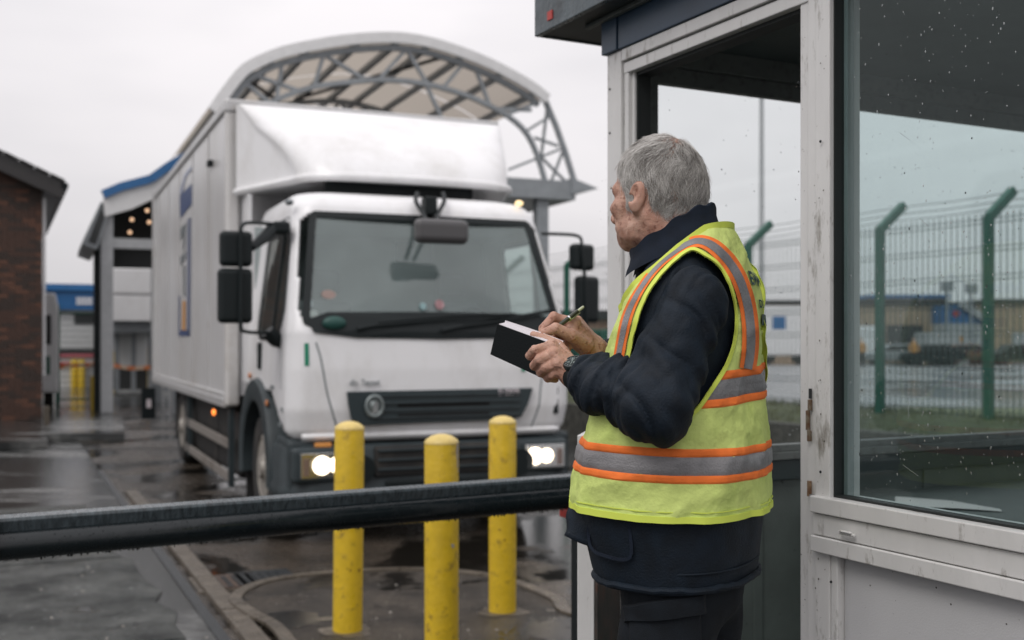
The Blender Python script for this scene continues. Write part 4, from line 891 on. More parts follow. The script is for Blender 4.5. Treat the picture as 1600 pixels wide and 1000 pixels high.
# ================================================================ the white box truck
TF = Frame(-1.62, 8.0, TH)
truck = thing_at('box_truck', 'white box truck with lit headlights waiting behind the bollards', 'truck', TF)
def tp(u, v, y=0.0): return TF.ony(u, v, y)
CW = 2.3
ZT = [0.78, 0.84, 1.0, 1.3, 1.58, 1.66, 2.04, 2.46, 2.56, 2.63, 2.68, 2.71]
YF = [0.07, 0.03, 0.0, 0.0, 0.02, 0.05, 0.19, 0.36, 0.40, 0.47, 0.60, 0.85]
XI = [0.05, 0.02, 0.0, 0.0, 0.01, 0.02, 0.07, 0.12, 0.135, 0.16, 0.21, 0.32]
RR = [0.16, 0.16, 0.15, 0.14, 0.13, 0.12, 0.13, 0.15, 0.17, 0.20, 0.24, 0.3]
YB = 1.78
def cab(s, z, off=0.0):
    """s: 0-1 left side (back to front), 1-2 corner, 2-3 front, 3-4 corner, 4-5 right side"""
    yf, xi, r = np.interp(z, ZT, YF), np.interp(z, ZT, XI), np.interp(z, ZT, RR)
    x0, x1 = xi, CW - xi
    if s <= 1: p = (x0, YB + (yf + r - YB) * s); nn = (-1, 0)
    elif s <= 2: a = (s-1)*math.pi/2; p = (x0 + r - r*math.cos(a), yf + r - r*math.sin(a)); nn = (-math.cos(a), -math.sin(a))
    elif s <= 3: p = (x0 + r + (x1-x0-2*r)*(s-2), yf); nn = (0, -1)
    elif s <= 4: a = (s-3)*math.pi/2; p = (x1 - r + r*math.sin(a), yf + r - r*math.cos(a)); nn = (math.sin(a), -math.cos(a))
    else: p = (x1, yf + r + (YB - yf - r)*(s-4)); nn = (1, 0)
    bow = -0.05 * max(0, 1 - ((p[0]-CW/2)/(CW/2))**2) * (1 if 0.5 < s < 4.5 else 0)
    w = max(0, 1 - (p[1]-yf)/0.4)
    return Vector((p[0] + nn[0]*off, p[1] + bow*w + nn[1]*off, z))
def cabn(s, z):
    e = 0.01; a = cab(s+e, z) - cab(s-e, z); b = cab(s, min(2.70, z+e)) - cab(s, z-e); n = a.cross(b).normalized()
    c = Vector((CW/2, 1.0, z)); p = cab(s, z); return n if n.dot(p - c) > 0 else -n
def s_of_x(x, z):
    xi, r = np.interp(z, ZT, XI), np.interp(z, ZT, RR); return 2 + (x - xi - r)/(CW - 2*xi - 2*r)
def s_of_y(y, z, left=True):
    yf, r = np.interp(z, ZT, YF), np.interp(z, ZT, RR); t = (YB - y)/(YB - yf - r); return t if left else 5 - t
def rrect(x0, x1, z0, z1, r, n=6, taper=0.0):
    pts = []
    for cx_, cz_, a0 in ((x1-r, z1-r, 0), (x0+r, z1-r, 90), (x0+r, z0+r, 180), (x1-r, z0+r, 270)):
        for k in range(n+1):
            a = R(a0 + 90*k/n); px, pz = cx_ + r*math.cos(a), cz_ + r*math.sin(a); f = (pz - z0)/(z1 - z0); px = CW/2 + (px-CW/2)*(1 - taper*f) if taper else px
            pts.append((px, pz))
    return pts
def inpoly(p, poly):
    x, y = p; c = False; n = len(poly)
    for i in range(n):
        x1, y1 = poly[i]; x2, y2 = poly[(i+1) % n]
        if (y1 > y) != (y2 > y) and x < (x2-x1)*(y-y1)/(y2-y1) + x1: c = not c
    return c
WS = rrect(0.085, 2.215, 1.635, 2.475, 0.11, taper=0.055)        # windscreen outline (x, z)
def side_win():  # (y, z) outline of the door window
    return [(0.36, 1.62), (0.30, 1.74), (0.42, 2.28), (0.50, 2.36), (1.20, 2.36), (1.24, 2.30), (1.24, 1.60), (1.15, 1.55), (0.80, 1.55), (0.62, 1.50), (0.42, 1.50)]
SW = side_win()
# body shell with the openings left out
svals = list(np.linspace(0, 1, 46)) + list(np.linspace(1, 2, 9))[1:] + list(np.linspace(2, 3, 70))[1:] + list(np.linspace(3, 4, 9))[1:] + list(np.linspace(4, 5, 46))[1:]
zvals = sorted(set([round(float(z), 4) for z in np.linspace(0.78, 2.71, 86)]))
vs = []; idx = {}
mb = MB(); G_ = [[cab(s, z) for s in svals] for z in zvals]
for i in range(len(zvals)):
    for j in range(len(svals)): mb.v.append(tuple(G_[i][j]))
m_ = len(svals)
for i in range(len(zvals)-1):
    for j in range(m_-1):
        s_ = (svals[j]+svals[j+1])/2; z_ = (zvals[i]+zvals[i+1])/2; p = cab(s_, z_)
        if 1.5 < s_ < 3.5 and inpoly((p.x, z_), WS): continue
        if (s_ < 1.0 or s_ > 4.0) and inpoly((p.y, z_), SW): continue
        if (s_ < 1.3 or s_ > 3.7):      # wheel arch cut and rising sill
            zb = np.interp(p.y, [0.0, 0.16, 0.30, 0.48, 0.62, 1.9], [0.78, 0.80, 0.86, 1.02, 1.12, 1.14])
            if z_ < zb: continue
        mb.f.append((i*m_+j, i*m_+j+1, (i+1)*m_+j+1, (i+1)*m_+j)); mb.mi.append(0)
top = [cab(s, 2.71) for s in svals]; b = len(mb.v); ctr = Vector((CW/2, 1.3, 2.74)); mb.v.append(tuple(ctr)); mb.v += [tuple(p) for p in top]
for j in range(m_-1): mb.f.append((b, b+1+j, b+2+j)); mb.mi.append(0)
back = [(0.32, 0.8), (0.0+.02, 0.8)];
mb.box(0.03, CW-.03, YB-.01, YB+.0, 1.1, 2.55)
body = mb.build('cab_body', M_cabwhite, truck, smooth=True)
so = body.modifiers.new('thick', 'SOLIDIFY'); so.thickness = 0.02; so.offset = -1
# windscreen glass + rubber
def fill_front(poly, off=0.002, n=14, name='windscreen', m=None, pr=None):
    cx_ = sum(p[0] for p in poly)/len(poly); cz_ = sum(p[1] for p in poly)/len(poly); rows = []
    for k in range(n+1):
        f = k/n; row = []
        for (x, z) in poly + [poly[0]]:
            X, Z = cx_ + (x-cx_)*f, cz_ + (z-cz_)*f; row.append(cab(s_of_x(X, Z), Z) + Vector((0, -off, 0)))
        rows.append(row)
    mb = MB(); mb.grid(rows); return mb.build(name, m, pr or truck, smooth=True)
fill_front(WS, 0.004, name='windscreen', m=M_wsglass)
def ring_on_front(poly, w, th, m, name, closed=True, pr=None, dens=4):
    pts = []; ns = []
    P_ = poly if not closed else poly + [poly[0]]
    for (xa, za), (xb, zb) in zip(P_[:-1], P_[1:]):
        k = max(1, int(math.hypot(xb-xa, zb-za)/0.06))
        for q in range(k):
            x, z = xa + (xb-xa)*q/k, za + (zb-za)*q/k; pts.append(cab(s_of_x(x, z), z)); ns.append(cabn(s_of_x(x, z), z))
    if not closed: x, z = P_[-1]; pts.append(cab(s_of_x(x, z), z)); ns.append(cabn(s_of_x(x, z), z))
    mb = MB(); ribbon(mb, pts, ns, w, th, closed); return mb.build(name, m, pr or truck)
ring_on_front(WS, 0.055, 0.012, M_black, 'windscreen_seal')
# black cowl strip below the glass
cowl = [(0.13, 1.67), (0.30, 1.725), (1.15, 1.735), (2.0, 1.725), (2.17, 1.67), (2.12, 1.575), (1.8, 1.535), (1.15, 1.525), (0.5, 1.535), (0.18, 1.575)]
mbc = MB(); rows = []
for f in np.linspace(0, 1, 7): rows.append([cab(s_of_x(CW/2+(x-CW/2)*f, 1.63+(z-1.63)*f), 1.63+(z-1.63)*f) + Vector((0, -.016, 0)) for x, z in cowl + [cowl[0]]])
mbc.grid(rows); mbc.build('wiper_cowl', M_black, truck)
# side windows and seals
for left in (True, False):
    pts = [(y, z) for y, z in SW]; yc, zc = .8, 1.95; rows = []
    for f in np.linspace(0, 1, 6):
        rows.append([cab(s_of_y(yc+(y-yc)*f, zc+(z-zc)*f, left), zc+(z-zc)*f, 0.002) for y, z in pts+[pts[0]]])
    mb = MB(); mb.grid(rows); mb.build('side_window', M_sideglass, truck)
    pp_ = []; nn_ = []
    for (ya, za), (yb, zb) in zip(pts, pts[1:]+[pts[0]]):
        k = max(1, int(math.hypot(yb-ya, zb-za)/.08))
        for q in range(k): y, z = ya+(yb-ya)*q/k, za+(zb-za)*q/k; pp_.append(cab(s_of_y(y, z, left), z)); nn_.append(Vector((-1 if left else 1, 0, 0)))
    mb = MB(); ribbon(mb, pp_, nn_, .06, .008, True); mb.build('window_seal', M_black, truck)
    # window divider
    mb = MB(); a = cab(s_of_y(.62, 1.53, left), 1.53, .006); b = cab(s_of_y(.62, 2.36, left), 2.36, .006); mb.bar(a, b, .02, .035, up=(0, 1, 0)); mb.build('quarter_light_bar', M_black, truck)
    # door seams, handle
    sg = -1 if left else 1
    for path in ([(0.27, 1.15), (0.27, 1.55), (0.30, 1.85), (0.42, 2.42), (0.55, 2.47), (1.30, 2.47), (1.34, 2.40), (1.34, 1.18)],):
        pl = []
        for (ya, za), (yb, zb) in zip(path[:-1], path[1:]):
            for q in range(5): pl.append((ya+(yb-ya)*q/5, za+(zb-za)*q/5))
        mb = MB(); ribbon(mb, [cab(s_of_y(y, z, left), z) for y, z in pl], [Vector((sg, 0, 0))]*len(pl), .012, .0015); mb.build('door_seam', M_greyprint, truck)
    x_ = 0 if left else CW
    y_, z_ = 1.18, 1.38
    mb = MB(); mb.box(x_-.02 if left else x_-.005, x_+.005 if left else x_+.02, 1.05, 1.15, 1.28, 1.50); mb.build('door_handle', M_black, truck, bevel=.01)
    # wheel arch guard: ring band around the front wheel
    yc, zc, r0, r1 = 1.22, 0.46, 0.56, 0.72; rows = []
    for k in range(25):
        a = R(-8 + 196*k/24); c_, s2 = math.cos(a), math.sin(a); xa = x_ + (-.03 if left else .03); xb = x_ + (.35 if left else -.35)
        rr2 = r1 + .03*abs(math.sin(a)); rows.append([(xb, yc+c_*r0, zc+s2*r0), (xa, yc+c_*r0, zc+s2*r0), (xa-.015*(1 if left else -1), yc+c_*(r0+.03), zc+s2*(r0+.03)), (xa-.01*(1 if left else -1), yc+c_*(rr2-.02), zc+s2*(rr2-.02)), (xa+.03*(1 if left else -1), yc+c_*rr2, zc+s2*rr2), (xb, yc+c_*rr2, zc+s2*rr2)])
    mb = MB(); mb.grid(rows); mb.build('wheel_arch', M_bumper, truck, smooth=True)
    # step behind the bumper
    xs = sorted((x_ + (0.0 if left else 0), x_ + (.3 if left else -.3)))
    mb = MB(); mb.prism([(0.05, .30), (.62, .30), (.56, .52), (.50, .80), (.05, .78)], xs[0]+.01, xs[1]-.01, 'x'); mb.build('step_well', M_bumper, truck, bevel=.03)
    mb = MB(); mb.box(xs[0]-.01, xs[1], .12, .5, .36, .40); mb.build('step_tread', M_sideguard, truck, bevel=.008)
# corner panels seams on the front: the flip panel lines
for path in ([(0.20, 1.50), (0.235, 1.38), (0.275, 1.15), (0.315, 1.0), (0.37, 0.83)], [(2.08, 1.50), (2.045, 1.38), (2.0, 1.15), (1.985, 1.0), (1.93, 0.83)]):
    pl = [(p.x, p.y) for p in spline([Vector((x, z, 0)) for x, z in path], 5)]; ring_on_front(pl, .014, .0012, M_greyprint, 'panel_gap', closed=False)
# lower lip of the white panel: rounded bar
mb = MB(); mb.grid([[cab(s, .80) + Vector((0, -.0-.035*math.sin(k*math.pi/6)*(1 if s > 1.2 else 1), -.03+.075*k/6)) for k in range(7)] for s in np.linspace(1.6, 3.4, 50)]); mb.build('front_lip', M_cabwhite, truck, smooth=True)
# grille
gx = [(543, 612), (833, 606), (826, 630), (815, 651), (800, 655), (560, 665), (550, 655), (545, 632)]
gp = [tp(u, v, -.06) for u, v in gx]
gc = (sum(p[0] for p in gp)/len(gp), sum(p[1] for p in gp)/len(gp))
mb = MB(); mb.prism([(p[0], p[1]) for p in gp], -.062, -.01, 'y'); mb.build('grille_panel', mat('grille_dark', (.018, .030, .034), .38), truck, bevel=.006)
for (v_a, v_b, u_a, u_b) in ((627, 635, 622, 765), (645, 653, 622, 765)):
    a = tp(u_a, v_a+2, -.07); b = tp(u_b, v_b-3, -.07)
    mb = MB(); mb.box(a[0], b[0], -.066, -.063, min(a[1], b[1])-.005, max(a[1], b[1])); mb.build('air_slot', mat('air_slot_black', (.003, .003, .003), .9), truck)
for z in (.93, .985, 1.04, 1.095):
    mb = MB(); a = .60; b = 1.80; mb.box(a, b, -.078, -.060, z, z+.014); mb.build('grille_slat', M_bumper, truck, bevel=.004)
# round emblem
ex, ez = tp(586, 635, -.09)
Mx = Matrix.Translation((ex, -.068, ez)) @ Matrix.Rotation(R(90), 4, 'X')
mb = MB(); pr = [(.066 + .014*math.cos(a), .012 + .012*math.sin(a)) for a in np.linspace(0, 2*math.pi, 12)]; mb.lathe(pr, (0, 0, 0), 32, Mx @ Matrix.Diagonal((.95, 1.12, 1, 1))); mb.build('emblem_ring', mat('emblem_silver', (.20, .23, .23), .35, .5), truck, smooth=True)
mb = MB(); mb.lathe([(1e-6, .006), (.045, .004), (.05, 0)], (0, 0, 0), 20, Mx); mb.build('emblem_disc', M_black, truck)
mb = MB(); mb.prism([(-.005, -.055), (-.03, -.06), (-.012, -.02), (-.01, .02), (.01, .035), (.03, .015), (.022, -.012), (.034, -.04), (.012, -.05)], .008, .02, 'z'); mb.v = [tuple(Mx @ Vector(p)) for p in mb.v]; mb.build('emblem_figure', mat('emblem_silver2', (.26, .27, .27), .4, .4), truck)
# small lettering
def front_text(s, u, v, size, m, y=-.055, bold=.002, sx=1.0, name='lettering'):
    x, z = tp(u, v, y); put_text(s, size, Matrix.Translation((x, y-.003, z)) @ Matrix.Rotation(R(90), 4, 'X') @ Matrix.Rotation(0.0, 4, 'Z'), m, truck, .002, bold, name, sx)
front_text('dln. Tecnot', 570, 598, .062, M_greyprint, -.055, .001, .80)
front_text('D-22070', 795, 613, .066, M_palepr, -.068, .002, .75)
def front_y(x, z):      # the shell's front height field, corners included
    yf, xi, r = np.interp(z, ZT, YF), np.interp(z, ZT, XI), np.interp(z, ZT, RR); d_ = min(x - xi, CW - xi - x)
    y = yf if d_ >= r else yf + r - math.sqrt(max(0, r*r - (r-max(0, d_))**2)); bow = -.05*max(0, 1-((x-CW/2)/(CW/2))**2); return y + bow*max(0, 1-(y-yf)/.4)
for (u, v) in ((479, 556), (817, 566)):
    x0_, z0_ = tp(u, v, front_y(tp(u, v, .0)[0], 1.4)); me = text_mesh('1', .23, 0, .004, 'number'); bm = bmesh.new(); bm.from_mesh(me)
    bmesh.ops.triangulate(bm, faces=bm.faces); bmesh.ops.subdivide_edges(bm, edges=[e for e in bm.edges if e.calc_length() > .015], cuts=2)
    for w_ in bm.verts: X, Z = x0_ + w_.co.x*1.05, z0_ + w_.co.y; w_.co = Vector((X, front_y(X, Z) - .006, Z))
    bm.to_mesh(me); bm.free(); me.materials.clear(); me.materials.append(M_green); o = bpy.data.objects.new('number', me); col.objects.link(o); o.parent = truck
# side air slots in the right corner panel and little badges at left
a = tp(868, 618, .0); mb = MB()
for z0, z1 in ((1.08, 1.15), (.93, 1.05)): mb.box(a[0]-.022, a[0]+.022, -.012, .02, z0, z1)
mb.build('corner_vent', M_black, truck, bevel=.006)
for (u, v, w, h_) in ((440, 640, .05, .035), (437, 663, .10, .03), (425, 605, .12, .03)):
    y, z = TF.onx(u, v, -.004); mb = MB(); mb.box(-.006, .0, y-w/2, y+w/2, z-h_/2, z+h_/2); mb.build('side_badge', M_greyprint, truck)
# bumper
BS = [(-0.02, .50), (-0.01, .20), (.03, .08), (.12, -.01), (.35, -.05), (1.15, -.085), (1.95, -.05), (2.18, -.01), (2.27, .08), (2.31, .20), (2.32, .50)]
bsp = spline([Vector((x, y, 0)) for x, y in BS], 5)
prof = [(.10, .33), (.0, .33), (-.015, .36), (-.02, .42), (.0, .46), (.0, .70), (.015, .735), (.08, .75)]
rows = []
for i, p in enumerate(bsp):
    a = bsp[max(0, i-1)]; b = bsp[min(len(bsp)-1, i+1)]; d = (b-a).normalized(); n_ = Vector((-d.y, d.x, 0)); rows.append([(p.x + n_.x*q, p.y + n_.y*q, z) for q, z in prof])
mb = MB(); mb.grid(rows); mb.build('bumper', M_bumper, truck, smooth=True)
mb = MB(); mb.box(.62, 1.70, -.10, -.02, .50, .73); mb.build('intake', M_chassis, truck, bevel=.02)
for z in (.55, .62, .69): mb = MB(); mb.box(.64, 1.68, -.118, -.10, z, z+.018); mb.build('intake_slat', M_bumper, truck, bevel=.004)
mb = MB(); mb.box(.70, 1.60, -.112, -.08, .36, .48); mb.build('towing_panel', M_black, truck, bevel=.02)
for x in (.52, 1.80): mb = MB(); mb.lathe([(.02, .0), (.085, .01), (.10, .03), (.10, .08)], (0, 0, 0), 24, Matrix.Translation((x, -.03, .57)) @ Matrix.Rotation(R(90), 4, 'X')); mb.build('fog_lamp_housing', M_black, truck, smooth=True)
# headlights
def headlight(x0, x1, left):
    hl = tag(MB().add([], []).build('headlight', M_bumper, truck), None) if False else None
    y0 = -.062 if True else 0
    mb = MB(); mb.box(x0-.07, x1+.05, y0-.005, .08, .475, .735); h_ = mb.build('headlight', M_bumper, truck, bevel=.035, seg=3)
    mb = MB(); mb.box(x0-.015, x1+.015, y0-.012, y0-.004, .515, .695); mb.build('reflector', M_lamp2, h_, bevel=.01)
    xs = (x0 + (x1-x0)*.45, x0 + (x1-x0)*.80) if left else (x0 + (x1-x0)*.22, x0 + (x1-x0)*.55)
    for i, xx in enumerate(xs):
        mb = MB(); mb.lathe([(1e-6, .028), (.035, .022), (.072 if i == 0 else .060, .0)], (0, 0, 0), 22, Matrix.Translation((xx, y0-.010, .605)) @ Matrix.Rotation(R(90), 4, 'X')); mb.build('bulb', M_lamp, h_, smooth=True)
    xa = (x0, x0+.05) if left else (x1-.05, x1)
    mb = MB(); mb.box(xa[0], xa[1], y0-.016, y0-.008, .53, .66); mb.build('indicator', M_ind, h_, bevel=.004)
    mb = MB(); mb.box(x0-.012, x1+.012, y0-.050, y0-.046, .512, .698); mb.build('lens', glass('headlight_lens', (.95, .95, .95), .02), h_)
headlight(.09, .40, True); headlight(1.86, 2.17, False)
mb = MB(); a = tp(505, 690, -.03); mb.box(a[0]-.06, a[0]+.06, -.045, .0, .735, .765); mb.build('reflector_strip', mat('amber_wet', (.7, .3, .08), .3), truck, bevel=.004)
# side marker lamps
for (u, v, x) in ((390, 587, -.02), (417, 630, -.02)):
    y, z = TF.onx(u, v, x); mb = MB(); mb.ball((x, y, z), .028, 12, 8, (.5, 1, 1)); mb.build('marker_lamp', M_amberdim, truck, smooth=True)
# roof marker lamps
for (u, v) in ((452, 316), (811, 318)):
    x, z = tp(u, v, .42); mb = MB(); mb.ball((x, .42, z), .035, 12, 8, (1, 1, .7)); mb.build('roof_marker', M_greyprint if u < 500 else mat('warm_marker', (.8, .6, .3), .3, emit=(1, .75, .4), estr=1.2), truck, smooth=True)
# mirrors left
def mirror(cx_, y, z, w, h_, rz, name='mirror', seed=0):
    M_ = Matrix.Translation((cx_, y, z)) @ Matrix.Rotation(rz, 4, 'Z')
    mb = MB(); mb.box(-w/2, w/2, -.045, .06, -h_/2, h_/2, M_); o = mb.build(name, M_black, truck, bevel=.035, seg=3)
    mb = MB(); mb.box(-w/2+.02, w/2-.02, .06, .064, -h_/2+.02, h_/2-.02, M_); mb.build('mirror_glass', M_chrome, o)
ys = .12
def tpt(u, v, y): x, z = tp(u, v, y); return Vector((x, y, z))
for (u0, u1, v0, v1) in ((343, 394, 362, 416), (340, 394, 420, 505)):
    a = tp(u0, v1, ys); b = tp(u1, v0, ys); mirror((a[0]+b[0])/2, ys, (a[1]+b[1])/2, b[0]-a[0], b[1]-a[1], 0.0)
arm = [tpt(448, 352, .40), tpt(415, 349, .28), tpt(388, 348, .12), tpt(378, 353, .06), tpt(376, 368, .05), tpt(376, 440, .05), tpt(376, 508, .05), tpt(384, 518, .08), tpt(410, 520, .25), tpt(440, 520, .40)]
mb = MB(); mb.tube(spline(arm, 5), .014, 8); mb.build('mirror_arm', M_black, truck, smooth=True)
mb = MB(); mb.tube([tpt(393, 387, .15), tpt(412, 372, .25), tpt(425, 358, .34), tpt(446, 352, .42)], [.03, .045, .05, .04], 8); mb.build('mirror_bracket', M_black, truck, smooth=True)
mb = MB(); mb.tube([tpt(418, 518, .33), tpt(430, 530, .34), tpt(440, 542, .34)], [.055, .06, .02], 8); mb.build('arm_foot', M_black, truck, smooth=True)
mb = MB(); q = tpt(434, 353, .38); mb.box(q.x-.05, q.x+.08, .30, .5, q.z-.06, q.z+.03); mb.build('arm_mount', M_black, truck, bevel=.02)
# mirrors right
yr = .10
for (u0, u1, v0, v1) in ((891, 929, 382, 422), (899, 936, 432, 504)):
    a = tp(u0, v1, yr); b = tp(u1, v0, yr); mirror((a[0]+b[0])/2, yr, (a[1]+b[1])/2, (b[0]-a[0])*1.02, b[1]-a[1], 0.35)
arm = [tpt(846, 365, .32), tpt(880, 366, .2), tpt(900, 368, .08), tpt(908, 374, .04), tpt(909, 392, .03), tpt(914, 440, .03), tpt(916, 510, .03), tpt(905, 516, .12), tpt(872, 516, .3)]
mb = MB(); mb.tube(spline(arm, 5), .014, 8); mb.build('mirror_arm', M_black, truck, smooth=True)
# front mirror on the roof edge
q = tpt(688, 365, -.10)
mb = MB(); a = tp(646, 380, -.12); b = tp(729, 345, -.12); mb.box(a[0], b[0], -.20, -.08, a[1], b[1]); fm = mb.build('front_mirror', mat('mirror_shell', (.07, .068, .07), .3), truck, bevel=.05, seg=4)
for u in (652, 692):
    mb = MB(); mb.tube(spline([tpt(u, 302, .42), tpt(u-2 if u < 670 else u+2, 315, .32), tpt(662 if u < 670 else 684, 335, .18), tpt(668 if u < 670 else 682, 350, -.05)], 4), .018, 8); mb.build('front_mirror_bracket', M_black, truck, smooth=True)
mb = MB(); a = tpt(672, 312, .28); mb.box(a.x-.05, a.x+.05, .24, .36, a.z-.12, a.z+.02); mb.build('bracket_plate', M_black, truck, bevel=.01)
# interior: dashboard, seats, rear wall, steering wheel, inner mirror
mb = MB(); mb.prism([(.10, 1.0), (.12, 1.50), (.30, 1.60), (.55, 1.58), (.62, 1.0)], .1, 2.2, 'x'); mb.build('dashboard', mat('dash_grey', (.08, .09, .09), .6), truck)
mb = MB(); mb.box(.06, 2.24, 1.65, 1.70, 1.0, 2.5); mb.box(.1, 2.2, .3, 1.65, 1.0, 1.05); mb.build('cab_lining', mat('cab_lining_grey', (.30, .34, .34), .8), truck)
mb = MB(); mb.box(.15, 2.15, .55, 1.66, 2.44, 2.48); mb.build('head_lining', mat('cab_lining_grey2', (.32, .35, .35), .8), truck)
for x in (.55, 1.70):
    mb = MB(); mb.box(x-.24, x+.24, 1.15, 1.30, 1.15, 1.85); mb.box(x-.24, x+.24, .75, 1.2, 1.1, 1.25); s_ = mb.build('seat', mat('seat_cloth', (.14, .16, .165), .9), truck, bevel=.04)
    mb = MB(); mb.box(x-.14, x+.14, 1.17, 1.27, 1.9, 2.12); mb.build('headrest', MATS['seat_cloth'], s_, bevel=.04)
mb = MB(); pts = [Vector((1.70 + .21*math.cos(t), .62 + .06*math.sin(t)*1, 1.58 + .2*math.sin(t))) for t in np.linspace(0, 6.283, 24)]; mb.tube(pts, .016, 8); mb.tube([(1.52, .62, 1.58), (1.88, .62, 1.58)], .014, 6); mb.build('steering_wheel', M_black, truck, smooth=True)
mb = MB(); a = tp(616, 412, .33); b = tp(675, 379, .33); mb.box(a[0], b[0], .30, .34, a[1], b[1]); mb.build('inner_mirror', M_black, truck, bevel=.015)
mb = MB(); a = tp(648, 380, .36); mb.box(a[0]-.012, a[0]+.012, .34, .38, a[1]-.01, 2.42); mb.build('inner_mirror_stem', M_black, truck)
# wipers
for pth in ([(0.50, 1.60), (0.62, 1.625), (1.2, 1.68), (1.75, 1.70)], [(1.15, 1.59), (1.3, 1.62), (1.75, 1.68), (2.1, 1.74)]):
    pl = [cab(s_of_x(x, z), z) + Vector((0, -.045, 0)) for x, z in pth]; mb = MB(); mb.tube(pl, [.016, .012, .009, .006], 6); 
    w_ = mb.build('wiper', M_black, truck, smooth=True)
    pl = [cab(s_of_x(x+.05, z+.025), z+.025) + Vector((0, -.028, 0)) for x, z in pth[1:]]; mb = MB(); mb.tube(pl, .009, 5); mb.build('wiper_blade', M_black, w_)
mb = MB(); a = tp(522, 505, .0); mb.ball((a[0], -.01, a[1]), .07, 14, 8, (1.3, .5, .75)); mb.build('green_dome', mat('dark_green', (.01, .06, .05), .5), truck, smooth=True)
# windscreen stickers
for (u, v, rx, rz, c, nm) in ((513, 460, .055, .035, (.55, .42, .38), 'sticker_pink'), (482, 473, .030, .035, (.55, .65, .66), 'sticker_pale'), (488, 491, .036, .030, (.52, .60, .58), 'sticker_pale2'), (683, 476, .036, .04, (.60, .36, .38), 'sticker_red'), (657, 479, .028, .03, (.40, .58, .60), 'sticker_teal')):
    x, z = tp(u, v, .10); y = cab(s_of_x(x, z), z).y; mb = MB(); mb.lathe([(1e-6, .001), (1, .001)], (0, 0, 0), 18, Matrix.Translation((x, y-.0065, z)) @ Matrix.Rotation(R(90-18), 4, 'X') @ Matrix.Diagonal((rx, rz, 1, 1))); mb.build('windscreen_sticker', mat(nm, c, .4), truck)
# wheels
def wheel(x, y, r=.46, w=.26, side=-1, dual=False):
    M_ = Matrix.Translation((x, y, r)) @ Matrix.Rotation(R(90)*side, 4, 'Y')
    mb = MB(); mb.lathe([(r*.58, 0), (r*.62, .02), (r*.93, .025), (r, -.03), (r, -w+.05), (r*.93, -w), (r*.58, -w)], (0, 0, 0), 40, M_); t_ = mb.build('tyre', M_tyre, truck, smooth=True)
    mb = MB(); mb.lathe([(r*.60, .012), (r*.56, .02), (r*.54, -.06), (r*.40, -.07), (r*.28, .01), (r*.20, .02), (r*.18, .05), (1e-6, .055)], (0, 0, 0), 32, M_); rim = mb.build('rim', M_rim, t_, smooth=True)
    for k in range(8):
        a = 2*math.pi*k/8; mb = MB(); mb.lathe([(.014, -.02), (.014, .02), (1e-6, .024)], (0, 0, 0), 8, M_ @ Matrix.Translation((r*.34*math.cos(a), r*.34*math.sin(a), -.04))); mb.build('wheel_nut', M_rim, rim)
wheel(.06, 1.22); wheel(CW-.06, 1.22, side=1); wheel(.0, 6.3); wheel(CW, 6.3, side=1)
# chassis and underbody
mb = MB(); mb.box(.55, .68, .3, 8.6, .58, .84); mb.box(1.62, 1.75, .3, 8.6, .58, .84); mb.build('chassis_rail', M_chassis, truck)
mb = MB(); mb.box(.15, 2.15, .3, 1.9, .45, 1.0); mb.build('engine_bay', M_chassis, truck)
for y in (1.22, 6.3): mb = MB(); mb.tube([(.1, y, .46), (2.2, y, .46)], .08, 8); mb.build('axle', M_chassis, truck)
mb = MB(); mb.box(.03, .6, 2.35, 3.6, .24, .86); mb.build('underside_dark_fill', M_chassis, truck, bevel=.05)  # added black block: keeps the underside dark, hides bright ground beyond
mb = MB(); mb.box(.03, .6, 3.7, 5.4, .22, .88); mb.build('underside_dark_box', M_chassis, truck, bevel=.03)  # second black block, added to darken the space under the truck
mb = MB(); mb.box(1.7, 2.27, 2.35, 5.4, .22, .88); mb.build('underside_dark_box', M_chassis, truck, bevel=.03)  # right-hand black block, added likewise to darken the underside
for x in (.02, CW-.42): mb = MB(); mb.box(x, x+.40, 1.86, 1.90, .12, 1.1); mb.build('arch_dark_flap', M_chassis, truck)  # flaps added behind the front wheels to fill the arches with black
mb = MB(); mb.box(.25, 2.2, 2.0, 8.4, .60, .86); mb.build('subframe', M_chassis, truck)
mb = MB(); mb.box(-.02, .5, 5.6, 7.0, .85, .9); mb.box(-.02, .5, 6.95, 7.0, .25, .9); mb.build('rear_mudguard', M_chassis, truck)
# side guards
for xx in (-.06, CW+.06):
    for z in (.27, .57): mb = MB(); mb.box(xx-.015, xx+.015, 2.25, 5.5, z-.045, z+.045); mb.build('side_guard_rail', M_sideguard, truck, bevel=.006)
    for y in (2.2, 5.2): mb = MB(); mb.box(xx-.02, xx+.03, y, y+.07, .19, .90); mb.build('side_guard_post', M_bumper, truck)
# cargo box
BX0, BX1, BY0, BY1, BZ0, BZ1 = -.12, 2.52, 2.12, 8.9, .92, 3.68
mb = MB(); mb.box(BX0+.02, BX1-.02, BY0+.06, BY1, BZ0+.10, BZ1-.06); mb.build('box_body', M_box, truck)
mb = MB(); mb.box(BX0+.06, BX1-.06, BY0+.035, BY0+.062, BZ0+.1, BZ1-.05); mb.build('box_front', M_white, truck)
for x in (BX0, BX1-.13):
    mb = MB(); mb.box(x, x+.13, BY0, BY0+.11, BZ0+.0, BZ1-.03); mb.build('corner_pillar', mat('pillar_paint', (.56, .55, .54), .35, dirt=(.33, .29, .24), dirt_amt=.5, dscale=3), truck, bevel=.035, seg=4)
mb = MB(); mb.box(BX0-.006, BX1+.006, BY0-.015, BY0+.10, BZ1-.11, BZ1+.01); mb.build('front_top_rail', M_boxrail, truck, bevel=.02)
for x in (BX0-.004, BX1-.05): mb = MB(); mb.box(x, x+.054, BY0+.1, BY1, BZ1-.085, BZ1+.008); mb.build('top_side_rail', M_boxrail, truck, bevel=.012)
